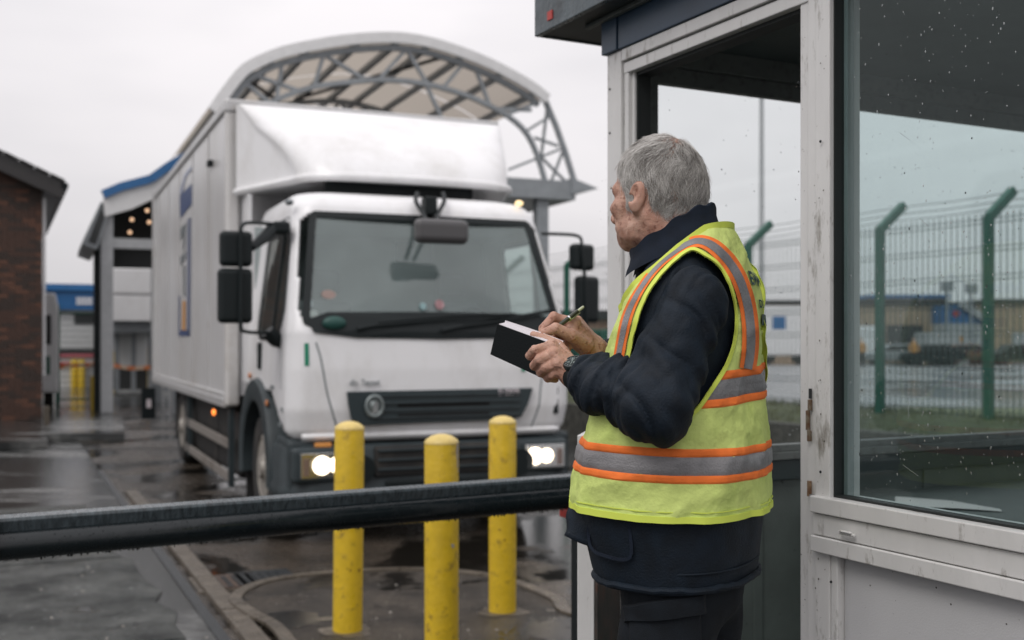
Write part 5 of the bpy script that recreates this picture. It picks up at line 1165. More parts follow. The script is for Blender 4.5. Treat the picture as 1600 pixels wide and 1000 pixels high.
mb = MB(); mb.box(BX0+.03, BX1-.03, BY0+.05, BY1-.01, BZ1-.058, BZ1-.01); mb.build('box_roof', M_white, truck)
for x in (BX0-.008, BX1-.045):
    mb = MB(); mb.box(x, x+.053, BY0+.112, BY1, BZ0-.01, BZ0+.12); mb.build('bottom_side_rail', M_boxrail, truck, bevel=.008)
    mb = MB(); mb.box(x-.006 if x < 0 else x+.05, x+.0 if x < 0 else x+.058, BY0+.14, BY1, BZ0+.055, BZ0+.075); mb.build('rail_bead', M_white, truck)
for y in np.arange(3.35, 8.8, 1.22):
    mb = MB(); mb.box(BX0+.012, BX0+.0195, y, y+.03, BZ0+.12, BZ1-.09); mb.build('panel_joint', M_boxrail, truck)
mb = MB(); mb.box(BX0-.02, BX0+.05, BY1-.10, BY1+.02, BZ0, BZ1); mb.box(BX1-.05, BX1+.02, BY1-.1, BY1+.02, BZ0, BZ1); mb.build('rear_pillar', M_boxrail, truck)
mb = MB(); mb.box(BX0-.22, BX0-.03, 8.3, 8.34, .42, .86); mb.build('rear_lamp_board', M_black, truck)
mb = MB(); mb.box(BX0-.15, BX0-.09, 8.285, 8.30, .58, .70); mb.build('rear_plate', M_palepr, truck)
y, z = TF.onx(339, 653, BX0+.03); mb = MB(); mb.ball((BX0-.0, y, .83), .03, 12, 8, (.6, 1, 1)); mb.build('side_marker_lamp', M_amber, truck, smooth=True)
y, z = TF.onx(328, 256, BX0); mb = MB(); mb.box(BX0-.03, BX0+.02, y-.08, y+.04, z-.03, z+.03); mb.build('side_lamp', M_black, truck, bevel=.01)
# livery on the box side: tall rotated lettering, blue frame and orange stripe
def on_side(u, v): return TF.onx(u, v, BX0+.015)
def side_quad(name, px, m):
    pts = [on_side(u, v) for u, v in px]; mb = MB(); mb.prism([(p[0], p[1]) for p in pts], BX0+.0125, BX0+.0165, 'x'); mb.build(name, m, truck)
side_quad('livery_block', [(281, 305), (300, 287), (300, 318), (282, 341)], M_blue)
side_quad('livery_block', [(281, 300), (289, 272), (301, 258), (301, 262), (290, 277), (284, 303)], mat('pale_blue_print', (.30, .34, .46), .4))
side_quad('livery_frame', [(293, 343), (298, 340), (297, 523), (292, 523)], mat('mid_blue_print', (.13, .15, .22), .4))
side_quad('livery_frame', [(279, 516), (296, 516), (296, 525), (279, 525)], M_blue)
side_quad('livery_frame', [(279, 462), (281, 462), (281, 516), (279, 516)], M_blue)
side_quad('livery_stripe', [(285.5, 470), (289.5, 470), (289.5, 516), (284.5, 516)], M_orange)
side_quad('livery_stripe', [(286, 415), (289, 415), (289, 462), (286.5, 462)], M_greyprint)
side_quad('livery_letter', [(282, 358), (290, 348), (289, 385), (286, 392), (287, 365), (282, 375)], M_greyprint)
side_quad('livery_letter', [(282, 402), (290, 392), (290, 404), (282, 415)], M_greyprint)
# wind deflector above the cab
def defl(s, t):      # t: 0 bottom .. 1 top ; s as in cab(): plan is a trapezoid narrowing to the front
    z = 2.83 + (3.62-2.83)*t; yf = .74 + 1.24*(t**1.6); yb = 2.06
    inset = .43*(yb-yf)/1.3; x0, x1 = -.04, 2.50
    k = min(.34, (yb-yf)*.5); fx0 = x0 + inset + k; fx1 = x1 - inset*1.05 - k
    if s <= 1: a = s; return Vector((x0 + inset*a*(1-k/max(.05, yb-yf)), yb + (yf + k - yb)*a, z))
    if s <= 2:
        a = (s-1)*math.pi/2; A_ = Vector((x0 + inset*(1-k/max(.05, yb-yf)), yf+k)); return Vector((A_.x + (fx0-A_.x)*(1-math.cos(a)), yf + k*(1-math.sin(a)), z))
    if s <= 3: return Vector((fx0 + (fx1-fx0)*(s-2), yf - .03*math.sin((s-2)*math.pi), z))
    if s <= 4:
        a = (s-3)*math.pi/2; A_ = Vector((x1 - inset*1.05*(1-k/max(.05, yb-yf)), yf+k)); return Vector((fx1 + (A_.x-fx1)*math.sin(a), yf + k*(1-math.cos(a)), z))
    a = s-4; ax = x1 - inset*1.05*(1-k/max(.05, yb-yf)); return Vector((ax + (x1-ax)*a, yf + k + (yb-yf-k)*a, z))
SS = list(np.linspace(0, 1, 8)) + list(np.linspace(1, 2, 12))[1:] + list(np.linspace(2, 3, 24))[1:] + list(np.linspace(3, 4, 12))[1:] + list(np.linspace(4, 5, 8))[1:]
mb = MB(); mb.grid([[defl(s, t) for s in SS] for t in np.linspace(0, 1, 28)])
topv = [defl(s, 1) for s in SS]; b = len(mb.v); mb.v.append((CW/2, 2.05, 3.62)); mb.v += [tuple(p) for p in topv]
for j in range(len(SS)-1): mb.f.append((b, b+1+j, b+2+j)); mb.mi.append(0)
# underside closing
bot = [defl(s, 0) for s in SS]; b = len(mb.v); mb.v.append((CW/2, 1.9, 2.83)); mb.v += [tuple(p) for p in bot]
for j in range(len(SS)-1): mb.f.append((b, b+2+j, b+1+j)); mb.mi.append(0)
mb.build('wind_deflector', M_cabwhite, truck, smooth=True)
lip = [defl(s, 0.0) for s in SS if s <= 4.9]; mb = MB(); mb.tube([p + Vector((0, -.015, .01)) for p in lip], .035, 8); mb.build('deflector_lip', M_cabwhite, truck, smooth=True)
mb = MB(); mb.box(.5, 1.8, .95, 1.0, 2.70, 2.83); mb.build('deflector_bracket', M_black, truck)
# side fairing between cab and box
for x in (.02, CW-.05): mb = MB(); mb.box(x, x+.03, 1.78, 2.08, 1.15, 2.80); mb.build('side_fairing', M_white, truck)
# ================================================================ person
def surface_nets(d, org, h):
    s = d < 0; nx, ny, nz = d.shape
    c = [s[i:nx-1+i, j:ny-1+j, k:nz-1+k] for i in (0, 1) for j in (0, 1) for k in (0, 1)]
    cnt = sum(x.astype(np.int8) for x in c); act = (cnt > 0) & (cnt < 8); ii = np.argwhere(act)
    idx = -np.ones(act.shape, np.int64); idx[act] = np.arange(len(ii))
    acc = np.zeros((len(ii), 3)); n = np.zeros(len(ii))
    corners = [(i, j, k) for i in (0, 1) for j in (0, 1) for k in (0, 1)]
    val = [d[ii[:, 0]+a, ii[:, 1]+b, ii[:, 2]+e] for a, b, e in corners]
    for p in range(8):
        for q in range(p+1, 8):
            A, B = np.array(corners[p]), np.array(corners[q])
            if np.abs(A-B).sum() != 1: continue
            m = (val[p] < 0) != (val[q] < 0); t = val[p][m]/(val[p][m]-val[q][m]); acc[m] += A + (B-A)*t[:, None]; n[m] += 1
    V = (ii + acc/n[:, None])*h + np.array(org); F_ = []
    for ax in range(3):
        o = [slice(1, -1)]*3; o1 = [slice(1, -1)]*3; o[ax] = slice(0, -1); o1[ax] = slice(1, None)
        sa, sb = s[tuple(o)], s[tuple(o1)]; e = np.argwhere(sa != sb)
        if not len(e): continue
        fl = sa[tuple(e.T)]; e = e + 1; e[:, ax] -= 1
        u_, v_ = [(1, 2), (2, 0), (0, 1)][ax]; du = np.zeros(3, int); du[u_] = 1; dv = np.zeros(3, int); dv[v_] = 1
        q = [idx[tuple((e - a).T)] for a in (du+dv, dv, du*0, du)]
        f = np.stack(q, 1); f[~fl] = f[~fl][:, ::-1]; F_.append(f[(f >= 0).all(1)])
    return V, np.concatenate(F_)
def grid_pts(lo, hi, h):
    ax = [np.arange(lo[i], hi[i]+h, h, dtype=np.float32) for i in range(3)]; return np.stack(np.meshgrid(*ax, indexing='ij'), -1)
def smin(a, b, k): hh = np.clip(.5 + .5*(b-a)/k, 0, 1); return b*(1-hh) + a*hh - k*hh*(1-hh)
def smax(a, b, k): return -smin(-a, -b, k)
def sd_cap(p, a, b, r1, r2):
    a, b = np.array(a, np.float32), np.array(b, np.float32); ab = b-a; t = np.clip(((p-a)@ab)/max(1e-9, ab@ab), 0, 1); return np.linalg.norm(p-a-t[..., None]*ab, axis=-1) - (r1+(r2-r1)*t)
def sd_ell(p, c, r, Rm=None):
    q = p - np.array(c, np.float32)
    if Rm is not None: q = q @ np.array(Rm, np.float32)
    r = np.array(r, np.float32); k0 = np.linalg.norm(q/r, axis=-1); k1 = np.linalg.norm(q/(r*r), axis=-1)+1e-9; return k0*(k0-1)/k1
def mesh_from(V, Fc, name):
    me = bpy.data.meshes.new(name); me.from_pydata([tuple(v) for v in V], [], [tuple(int(i) for i in f) for f in Fc])
    for p in me.polygons: p.use_smooth = True
    return me
# frames: head and body
def basis(a, pitch=0.0):      # forward, left, up for a figure turned by a away from the picture plane
    f = Vector((-math.cos(a), math.sin(a), 0)); l = Vector((-math.sin(a), -math.cos(a), 0)); u = Vector((0, 0, 1))
    if pitch: q = Matrix.Rotation(pitch, 3, l); f, u = q @ f, q @ u
    return f, l, u
BM = Vector((.352, 2.2, 0)); bf, bl_, bu_ = basis(R(28))
def W(f, l, z): return BM + bf*f + bl_*l + Vector((0, 0, z))
GZ = 0.02
man = thing('person', 'grey haired man in navy jacket and yellow high visibility vest writing in a notebook', 'person', (BM.x, BM.y, GZ))
def mpart(name, me, m, label=None, parent=None):
    me.materials.clear()
    for x in (m if isinstance(m, (list, tuple)) else [m]): me.materials.append(x)
    o = bpy.data.objects.new(name, me); col.objects.link(o); o.parent = parent or man
    o.matrix_parent_inverse = Matrix.Translation(-man.location) if parent is None else Matrix.Identity(4)
    return tag(o, label)
def mbp(mb, name, m, smooth=True, parent=None, bevel=0, recalc=True):
    o = mb.build(name, m, parent or man, smooth=smooth, bevel=bevel, recalc=recalc)
    if parent is None: o.matrix_parent_inverse = Matrix.Translation(-man.location)
    return o
# ---- skin material: warm, mottled with age
def skin_mat():
    m = bpy.data.materials.new('aged_skin'); m.use_nodes = True; t = m.node_tree; b = t.nodes['Principled BSDF']; L = t.links.new
    c = t.nodes.new('ShaderNodeTexCoord').outputs['Object']
    def N(sc, det, ro=.55):
        n = t.nodes.new('ShaderNodeTexNoise'); n.inputs['Scale'].default_value = sc; n.inputs['Detail'].default_value = det; n.inputs['Roughness'].default_value = ro; L(c, n.inputs['Vector']); return n.outputs[0]
    def ramp(src, a, ca, b_, cb):
        r = t.nodes.new('ShaderNodeValToRGB'); r.color_ramp.elements[0].position = a; r.color_ramp.elements[0].color = (*ca, 1); r.color_ramp.elements[1].position = b_; r.color_ramp.elements[1].color = (*cb, 1); L(src, r.inputs[0]); return r.outputs[0]
    base = ramp(N(26, 5), .32, (.37, .19, .135), .68, (.54, .34, .26))
    def mul(A, B, f=1.0):
        x = t.nodes.new('ShaderNodeMix'); x.data_type = 'RGBA'; x.blend_type = 'MULTIPLY'; x.inputs['Factor'].default_value = f; L(A, x.inputs['A']); L(B, x.inputs['B']); return x.outputs['Result']
    spots = ramp(N(95, 3, .5), .57, (1, 1, 1), .70, (.52, .40, .36)); big = ramp(N(13, 3), .55, (1, 1, 1), .75, (.86, .66, .60))
    L(mul(mul(base, spots, .85), big, .8), b.inputs['Base Color'])
    b.inputs['Roughness'].default_value = .52; b.inputs['Subsurface Weight'].default_value = .12; b.inputs['Subsurface Radius'].default_value = (.010, .004, .002); b.inputs['Specular IOR Level'].default_value = .4
    v = t.nodes.new('ShaderNodeTexVoronoi'); v.feature = 'DISTANCE_TO_EDGE'; v.inputs['Scale'].default_value = 260; L(c, v.inputs['Vector'])
    ad = t.nodes.new('ShaderNodeMath'); ad.operation = 'ADD'; L(v.outputs['Distance'], ad.inputs[0]); L(N(120, 5, .7), ad.inputs[1])
    bp = t.nodes.new('ShaderNodeBump'); bp.inputs['Strength'].default_value = .42; bp.inputs['Distance'].default_value = .002; L(ad.outputs[0], bp.inputs['Height']); L(bp.outputs[0], b.inputs['Normal'])
    return m
M_skin = skin_mat()
def cloth(name, c, rough=.85, bscale=900, bump=.25, var=.12, sheen=.0, fold=0.0):
    m = mat(name, c, rough, var=var, vscale=30, bump=bump, bscale=bscale, sheen=sheen, spec=.3); return m
M_navy = cloth('navy_cloth', (.0038, .0088, .016), .74, 260, .22, .35)
M_navy2 = cloth('navy_collar', (.006, .011, .022), .85, 900, .35, .25)
M_trouser = cloth('dark_trouser_cloth', (.005, .0075, .011), .88, 700, .3, .3)
M_vest = mat('hi_vis_yellow', (.58, .68, .21), .80, var=.07, vscale=26, bump=.55, bscale=38, dirt=(.42, .54, .13), dirt_amt=.6, dscale=12, spec=.2)
M_vor = mat('hi_vis_orange', (.84, .19, .04), .7, var=.10, vscale=40, bump=.2, bscale=600, spec=.2)
M_ref = mat('reflective_grey', (.20, .195, .20), .42, .0, var=.18, vscale=22, bump=.25, bscale=260)
M_bind = mat('vest_binding', (.62, .72, .10), .7)

# ---- head (SDF), local axes f l u
HC = Vector((.296, 2.215, 1.788)); hf, hl, hu = basis(R(43), R(2))
SC = .985
h = .0023
lo, hi = (-.125, -.105, -.27), (.135, .105, .14)
p = grid_pts(lo, hi, h)
def mir(c): return [c, (c[0], -c[1], c[2])]
d = sd_ell(p, (-.002, 0, .038), (.090, .075, .088))
d = smin(d, sd_ell(p, (-.036, 0, .002), (.060, .064, .066)), .03)
d = smin(d, sd_ell(p, (.034, 0, -.020), (.060, .060, .075)), .03)
for s_ in (1, -1):
    d = smin(d, sd_cap(p, (-.004, s_*.054, -.040), (.022, s_*.046, -.068), .020, .020), .025)
    d = smin(d, sd_cap(p, (.022, s_*.046, -.068), (.066, s_*.016, -.082), .020, .018), .022)
    d = smin(d, sd_ell(p, (.060, s_*.047, -.016), (.026, .020, .018)), .018)        # cheekbone
    d = smin(d, sd_ell(p, (.052, s_*.042, -.052), (.026, .017, .026)), .02)        # slack cheek
    d = smin(d, sd_cap(p, (.086, s_*.012, .022), (.073, s_*.046, .024), .012, .010), .014)   # brow ridge
    d = smax(d, -sd_ell(p, (.096, s_*.033, .003), (.020, .017, .012)), .010)         # eye socket
    d = smin(d, sd_ell(p, (.074, s_*.032, .003), (.0135, .0135, .0125)), .003)       # eye under lid
    d = smin(d, sd_cap(p, (.080, s_*.022, -.006), (.074, s_*.044, -.008), .005, .005), .006) # eye bag
    # ear: a tilted shell with rim and lobe
    er = Matrix.Rotation(R(22)*s_, 3, 'Z') @ Matrix.Rotation(R(-12), 3, 'Y')
    ec = (-.004, s_*.083, -.004)
    e = sd_ell(p, ec, (.0175, .0075, .031), er)
    e = smin(e, sd_ell(p, (.003, s_*.076, -.030), (.010, .0065, .010)), .008)
    e = smax(e, -sd_ell(p, (-.000, s_*.0925, .003), (.0115, .0085, .020), er), .003)
    e = smin(e, sd_cap(p, (.006, s_*.080, .010), (-.001, s_*.084, -.018), .0028, .0030), .004)
    e = smax(e, -sd_ell(p, (.008, s_*.088, -.006), (.006, .010, .007)), .003)
    d = smin(d, e, .006)
    d = smin(d, sd_ell(p, (.100, s_*.012, -.034), (.012, .008, .008)), .008)
d = smin(d, sd_cap(p, (.086, 0, .012), (.112, 0, -.028), .009, .0115), .010)      # nose
d = smin(d, sd_ell(p, (.077, 0, -.066), (.021, .028, .019)), .02)                 # mouth mound
d = smin(d, sd_cap(p, (.094, .014, -.059), (.094, -.014, -.059), .0055, .0055), .006)
d = smin(d, sd_cap(p, (.092, .013, -.069), (.092, -.013, -.069), .0060, .0060), .006)
d = smax(d, -sd_cap(p, (.102, .024, -.064), (.102, -.024, -.064), .0035, .0035), .003)
d = smin(d, sd_ell(p, (.077, 0, -.082), (.018, .022, .015)), .016)
# neck
nb_ = sd_cap(p, (-.030, 0, -.03), (-.075, 0, -.24), .060, .070)
nb_ = smin(nb_, sd_cap(p, (.015, 0, -.075), (-.04, 0, -.22), .034, .045), .03)
d = smin(d, nb_, .022)
for s_ in (1, -1): d = smin(d, sd_cap(p, (-.020, s_*.052, -.045), (-.01, s_*.030, -.21), .014, .016), .02)
V, Fc = surface_nets(d, lo, h)
# age: creases on the neck, crow's feet, jowl folds
n_amt = np.clip((-.03 - V[:, 2])/.05, 0, 1) * np.clip((.07 - V[:, 0])/.06, 0, 1)
fold_c = (V[:, 2] + .55*V[:, 0])*120 + 2.2*noise1(V, 22, 4)
amp = -.0013*np.clip(np.sin(fold_c), .15, 1)*n_amt + .0010*noise1(V, 70, 5) + .0006*noise1(V, 160, 9)
ear_m = (np.abs(V[:, 1]) > .074) & (V[:, 0] < .02) & (V[:, 0] > -.03); amp[ear_m] *= .2
me_ = mesh_from(V, Fc, 'tmp'); nrm = np.array([v.normal[:] for v in me_.vertices]); V = V + nrm*amp[:, None]
HM = Matrix(((hf.x, hl.x, hu.x), (hf.y, hl.y, hu.y), (hf.z, hl.z, hu.z)))
HMn = np.array(HM); Vw = (V*SC) @ HMn.T + np.array(HC)
bodyV, bodyF = [Vw], [Fc]; nbv = len(Vw)
headL, headF, headN = V, Fc, nrm

# ---- hands (SDF in world metres)
def hand(chains, lo, hi, h=.0014, k=.006, seed=1, palmk=.012):
    g = grid_pts(lo, hi, h); d = None
    for ch in chains['palm']:
        e = sd_cap(g, ch[0], ch[1], ch[2], ch[3]); d = e if d is None else smin(d, e, palmk)
    for fg in chains['fingers']:
        e = None
        for (a, b, ra, rb) in fg:
            c = sd_cap(g, a, b, ra, rb); e = c if e is None else smin(e, c, .002)
        d = smin(d, e, k)
    for (c, r) in chains.get('bumps', []): d = smin(d, sd_ell(g, c, r), .006)
    for (a, b, r) in chains.get('veins', []): d = smin(d, sd_cap(g, a, b, r, r), .004)
    for (a, b, r) in chains.get('grooves', []): d = smax(d, -sd_cap(g, a, b, r, r), .0025)
    V, Fc = surface_nets(d, lo, h); me = mesh_from(V, Fc, 'tmp'); n = np.array([v.normal[:] for v in me.vertices])
    return V + n*(.0006*noise1(V, 150, seed) + .00035*noise1(V, 420, seed+1))[:, None], Fc
def PV(u, v, Y): return tuple(P(u, v, Y))
def fingers(spec):
    out = []
    for pts, rs in spec:
        q = [PV(*x) for x in pts]; out.append([(q[i], q[i+1], rs[i], rs[i+1]) for i in range(len(q)-1)])
    return out
# left hand under the notebook (camera side), knuckles to the left, back of the hand to us
LH = {'palm': [(PV(897, 580, 2.150), PV(862, 541, 2.165), .018, .0120), (PV(897, 584, 2.145), PV(866, 553, 2.150), .019, .0125), (PV(896, 588, 2.145), PV(871, 567, 2.145), .019, .0125), (PV(896, 592, 2.150), PV(877, 580, 2.150), .019, .0120), (PV(945, 606, 2.08), PV(896, 585, 2.15), .030, .0235)],
      'fingers': fingers([
          ([(862, 541, 2.165), (836, 547, 2.150), (828, 556, 2.168), (840, 562, 2.190)], [.0112, .0098, .0090, .0075]),
          ([(866, 554, 2.152), (843, 562, 2.138), (835, 571, 2.158), (850, 576, 2.185)], [.0115, .0102, .0092, .0078]),
          ([(871, 568, 2.146), (852, 575, 2.138), (845, 582, 2.158), (860, 586, 2.185)], [.0112, .0098, .0088, .0075]),
          ([(877, 580, 2.150), (862, 586, 2.145), (856, 591, 2.162), (868, 593, 2.182)], [.0104, .0088, .0080, .0068]),
          ([(890, 566, 2.175), (872, 541, 2.205), (850, 530, 2.222), (834, 524, 2.228)], [.0150, .0125, .0105, .0085])]),
      'bumps': [(PV(862, 540, 2.158), (.012, .011, .011)), (PV(866, 553, 2.142), (.0125, .011, .0115)), (PV(871, 567, 2.136), (.012, .011, .011)), (PV(877, 580, 2.142), (.011, .010, .010))],
      'veins': [(PV(890, 578, 2.124), PV(870, 557, 2.131), .0022), (PV(892, 586, 2.124), PV(876, 572, 2.128), .0020), (PV(884, 566, 2.135), PV(868, 546, 2.145), .0020), (PV(884, 572, 2.128), PV(874, 560, 2.131), .0018)],
      'grooves': [(PV(866, 548, 2.128), PV(840, 556, 2.124), .0016), (PV(871, 562, 2.123), PV(850, 570, 2.122), .0016), (PV(877, 576, 2.126), PV(860, 582, 2.126), .0015)]}
Vh, Fh = hand(LH, (-.0, 2.03, 1.39), (.21, 2.26, 1.56), seed=3); bodyV.append(Vh); bodyF.append(Fh + nbv); nbv += len(Vh)
# right hand writing
RH = {'palm': [(PV(925, 540, 2.335), PV(897, 505, 2.285), .021, .0135), (PV(925, 544, 2.33), PV(893, 518, 2.275), .022, .0145), (PV(926, 548, 2.335), PV(890, 530, 2.29), .021, .0135), (PV(924, 540, 2.345), PV(902, 502, 2.315), .020, .0125), (PV(978, 572, 2.40), PV(925, 544, 2.335), .030, .024)],
      'fingers': fingers([
          ([(897, 505, 2.285), (865, 496, 2.275), (848, 513, 2.262), (847, 525, 2.250)], [.0125, .0100, .0085, .0065]),        # index, arched over
          ([(915, 540, 2.295), (892, 524, 2.255), (868, 513, 2.240), (850, 520, 2.238)], [.0165, .0130, .0112, .0085]),        # thumb in front
          ([(893, 520, 2.285), (870, 518, 2.285), (858, 527, 2.272), (868, 534, 2.262)], [.0118, .0100, .0090, .0075]),        # middle, curled
          ([(892, 528, 2.300), (876, 530, 2.300), (869, 537, 2.285), (880, 540, 2.275)], [.0112, .0095, .0085, .0072]),
          ([(893, 536, 2.315), (884, 539, 2.312), (880, 543, 2.300), (888, 545, 2.290)], [.0102, .0085, .0078, .0068])]),
      'bumps': [(PV(897, 502, 2.278), (.013, .012, .0105)), (PV(866, 494, 2.272), (.0098, .0098, .009))],
      'veins': [(PV(918, 530, 2.305), PV(902, 510, 2.272), .0022), (PV(922, 537, 2.303), PV(905, 522, 2.262), .0020)],
      'grooves': []}
Vh, Fh = hand(RH, (.03, 2.19, 1.41), (.27, 2.43, 1.59), seed=8); bodyV.append(Vh); bodyF.append(Fh + nbv); nbv += len(Vh)

# ---- torso rings (shared by the jacket and the vest)
# z0, centre f, half depth A, half width B, tilt (dz per metre forward)
RG = [(0.98, .012, .132, .178, .0), (1.06, .026, .150, .198, .0), (1.15, .034, .166, .214, .02), (1.20, .035, .168, .216, .03), (1.29, .028, .158, .216, .03), (1.355, .018, .142, .215, .03),
      (1.42, .010, .128, .215, .02), (1.47, .002, .121, .216, .0), (1.53, -.006, .111, .216, -.02), (1.58, -.010, .101, .207, -.06), (1.612, -.011, .092, .190, -.12), (1.638, -.007, .084, .163, -.20),
      (1.660, -.003, .079, .130, -.30), (1.678, .004, .075, .100, -.38), (1.692, .010, .072, .080, -.44)]
RZ = np.array([r[0] for r in RG])
def torso(th, z, off=0.0):
    c = [np.interp(z, RZ, [r[i] for r in RG]) for i in (1, 2, 3, 4)]
    cs, sn = math.cos(th), math.sin(th); e = 2/2.35
    f = c[0] + (c[1]+off)*math.copysign(abs(cs)**e, cs); l = (c[2]+off)*math.copysign(abs(sn)**e, sn)
    zz = z + c[3]*(f - c[0])
    # shoulders droop outward towards the arm
    return f, l, zz
def wr(f, l, z, k=1.0):      # soft cloth wrinkles
    q = np.array([[f, l, z*.6]]); q2 = np.array([[f*1.0, l*1.0, z*.35]])
    return k*(.0035*float(noise1(q, 11, 31)[0]) + .0018*float(noise1(q2, 30, 32)[0]))
NT = 150
def torso_grid(z0, z1, nz_, off, k=1.0, flare=0.0):
    rows = []; pr = []
    for i in range(nz_+1):
        z = z0 + (z1-z0)*i/nz_; row = []; q = []
        for j in range(NT):
            th = 2*math.pi*j/NT; f, l, zz = torso(th, z, off + flare*max(0, 1-(z-z0)/.1)); w_ = wr(f, l, zz, k); r_ = math.hypot(f, l)+1e-6; f += w_*f/r_; l += w_*l/r_; row.append((f, l, zz)); q.append((th, z))
        rows.append(row); pr.append(q)
    return rows
def to_world(rows): return [[W(*p) for p in r] + [W(*r[0])] for r in rows]
# jacket torso
jm = MB(); jr = torso_grid(1.035, 1.690, 80, .0, 1.2); jm.grid(to_world(jr))
# jacket hem: turned tube with stitched edge
hem = [W(*torso(2*math.pi*j/60, 1.045, .004)) for j in range(61)]
jm.tube([p + Vector((0, 0, .0012*math.sin(i*1.1)+.001*math.sin(i*2.7))) for i, p in enumerate(hem)], .0065, 8, cap=False)
jm.tube([p + Vector((0, 0, .03)) for p in hem], .0022, 6, cap=False)
jacket = mbp(jm, 'jacket', M_navy)
# sleeves (SDF with folds)
def sleeve(S, E, Wp, r, name, lo, hi, seed, cuff_r):
    hh = .0035; g = grid_pts(lo, hi, hh); S, E, Wp = [np.array(x, np.float32) for x in (S, E, Wp)]
    d1 = sd_cap(g, S, E, r[0], r[1]); Q_ = E + (Wp-E)*.80; d2 = smin(sd_cap(g, E, Q_, r[1]*.98, r[2]*1.62), sd_cap(g, Q_, Wp, r[2]*1.55, r[2]), .012); d = smin(d1, d2, .045)
    ax = (Wp-E)/np.linalg.norm(Wp-E); t = (g-E)@ax
    d = smax(d, (t - np.linalg.norm(Wp-E) - .006), .006)        # cut the cuff square
    bax = (E-S)/np.linalg.norm(E-S); tb = (g-S)@bax
    fw = np.clip((t+.02)/.10, 0, 1)*np.clip((np.linalg.norm(Wp-E)-t+.005)/.03, 0, 1)
    n1 = noise1(g, 9, seed); n2 = noise1(g, 17, seed+1)
    q1 = g*12 + t[..., None]*ax*15 + np.array((3., 1., 7.)); r1_ = np.abs(noise1(q1, 1.0, seed+20)); q2 = g*16 + t[..., None]*ax*44; r2_ = np.abs(noise1(q2, 1.0, seed+21))
    d = d + fw*(.021*np.clip(.42-r1_, -.3, .42) + .0115*np.clip(.35-r2_, -.3, .35)) - .002*fw
    tw = np.clip((tb+.02)/.06, 0, 1)*np.clip(1-fw, 0, 1); q3 = g*8 + (tb*20)[..., None]*bax + (g[..., :1]*12); d = d + tw*.0175*np.clip(.40-np.abs(noise1(q3, 1.0, seed+22)), -.25, .4)
    eb = np.exp(-((g-E)**2).sum(-1)/.0085); q4 = g*12 + (((g-E)@((bax-ax)/np.linalg.norm(bax-ax)))*22)[..., None]; d = d + .0180*eb*np.clip(.4-np.abs(noise1(q4, 1.0, seed+23)), -.25, .4)
    d = d + .0045*np.clip(1-fw*1.5, 0, 1)*n1 + .0025*n2*np.clip(tb/.1, 0, 1)
    V, Fc = surface_nets(d, lo, hh); return V, Fc
S_l = P(1082, 474, 2.03); E_l = P(1022, 636, 1.965); W_l = P(907, 590, 2.12)
V, Fc = sleeve(S_l, E_l, W_l, (.066, .062, .033), 'sleeve', (.06, 1.80, 1.22), (.46, 2.25, 1.70), 11, .03)
o = mpart('sleeve', mesh_from(V, Fc, 'sleeve'), M_navy)
S_r = W(-.020, -.145, 1.54); E_r = Vector((.33, 2.46, 1.34)); W_r = P(940, 553, 2.345)
V2, F2 = sleeve(S_r, E_r, W_r, (.060, .060, .036), 'sleeve', (.10, 2.15, 1.20), (.60, 2.60, 1.70), 17, .03)
o2 = mpart('sleeve', mesh_from(V2, F2, 'sleeve'), M_navy)
# collar: standing, higher at the back, open at the front
cm = MB(); rows_o = []; NC = 60
for j in range(NC+1):
    a = R(22) + (R(338)-R(22))*j/NC; ca, sa = math.cos(a), math.sin(a)      # 0 = front
    back = (1-ca)/2
    row = []
    for (kk, outw) in ((0, .010), (.25, .008), (.5, .004), (.75, .002), (1.0, .004), (1.03, .000), (1.0, -.005), (.5, -.006), (0, -.002)):
        hgt = .050 + .012*back + .003*math.sin(j*.9); rad_f, rad_l = .074+outw, .078+outw
        f = .008 + rad_f*ca*(1.0 if ca < 0 else 1.34); l = .024 + rad_l*sa*1.06; z = 1.655 + .052*back - .030*(1-back) + hgt*kk
        row.append(W(f - .010*kk*ca*0 + .010*kk*back, l*(1-.05*kk), z))
    rows_o.append(row)
cm.grid(rows_o); collar = mbp(cm, 'collar', M_navy2)
# front placket and collar tips
cm = MB()
tipa = W(.062, .045, 1.66); tipb = W(.085, .030, 1.56); tipc = W(.115, .022, 1.46)
for pts, w_ in (([W(.050, .060, 1.672), W(.078, .052, 1.640), W(.088, .040, 1.600), W(.100, .034, 1.55), W(.118, .028, 1.48), W(.135, .024, 1.42)], .026),):
    sp = spline(pts, 5); ribbon(cm, [p + Vector((0, 0, .004*math.sin(i*1.7))) for i, p in enumerate(sp)], [bf*.8+bl_*.6]*len(sp), w_, .008)
cm.ball(W(.098, .050, 1.615), .004, 8, 6)
mbp(cm, 'placket', M_navy2, smooth=True)
# open front flap at the jacket hem with a press stud
flap = MB(); A_ = [P(897, 790, 2.20), P(884, 838, 2.185), P(925, 855, 2.12), P(940, 800, 2.10)]
rows = []
for i in range(9):
    r_ = []
    for j in range(9):
        u_, v_ = i/8, j/8; p = (A_[0]*(1-u_)+A_[3]*u_)*(1-v_) + (A_[1]*(1-u_)+A_[2]*u_)*v_; r_.append(p + Vector((-.004*math.sin(v_*6), .006*math.sin(v_*5+u_*3), 0)))
    rows.append(r_)
flap.grid(rows); fo = mbp(flap, 'jacket_flap', M_navy); so = fo.modifiers.new('t', 'SOLIDIFY'); so.thickness = .008
st = MB(); st.ball(P(892, 833, 2.172), .0055, 12, 8); st_o = mbp(st, 'press_stud', mat('stud_metal', (.16, .17, .17), .35, .8))
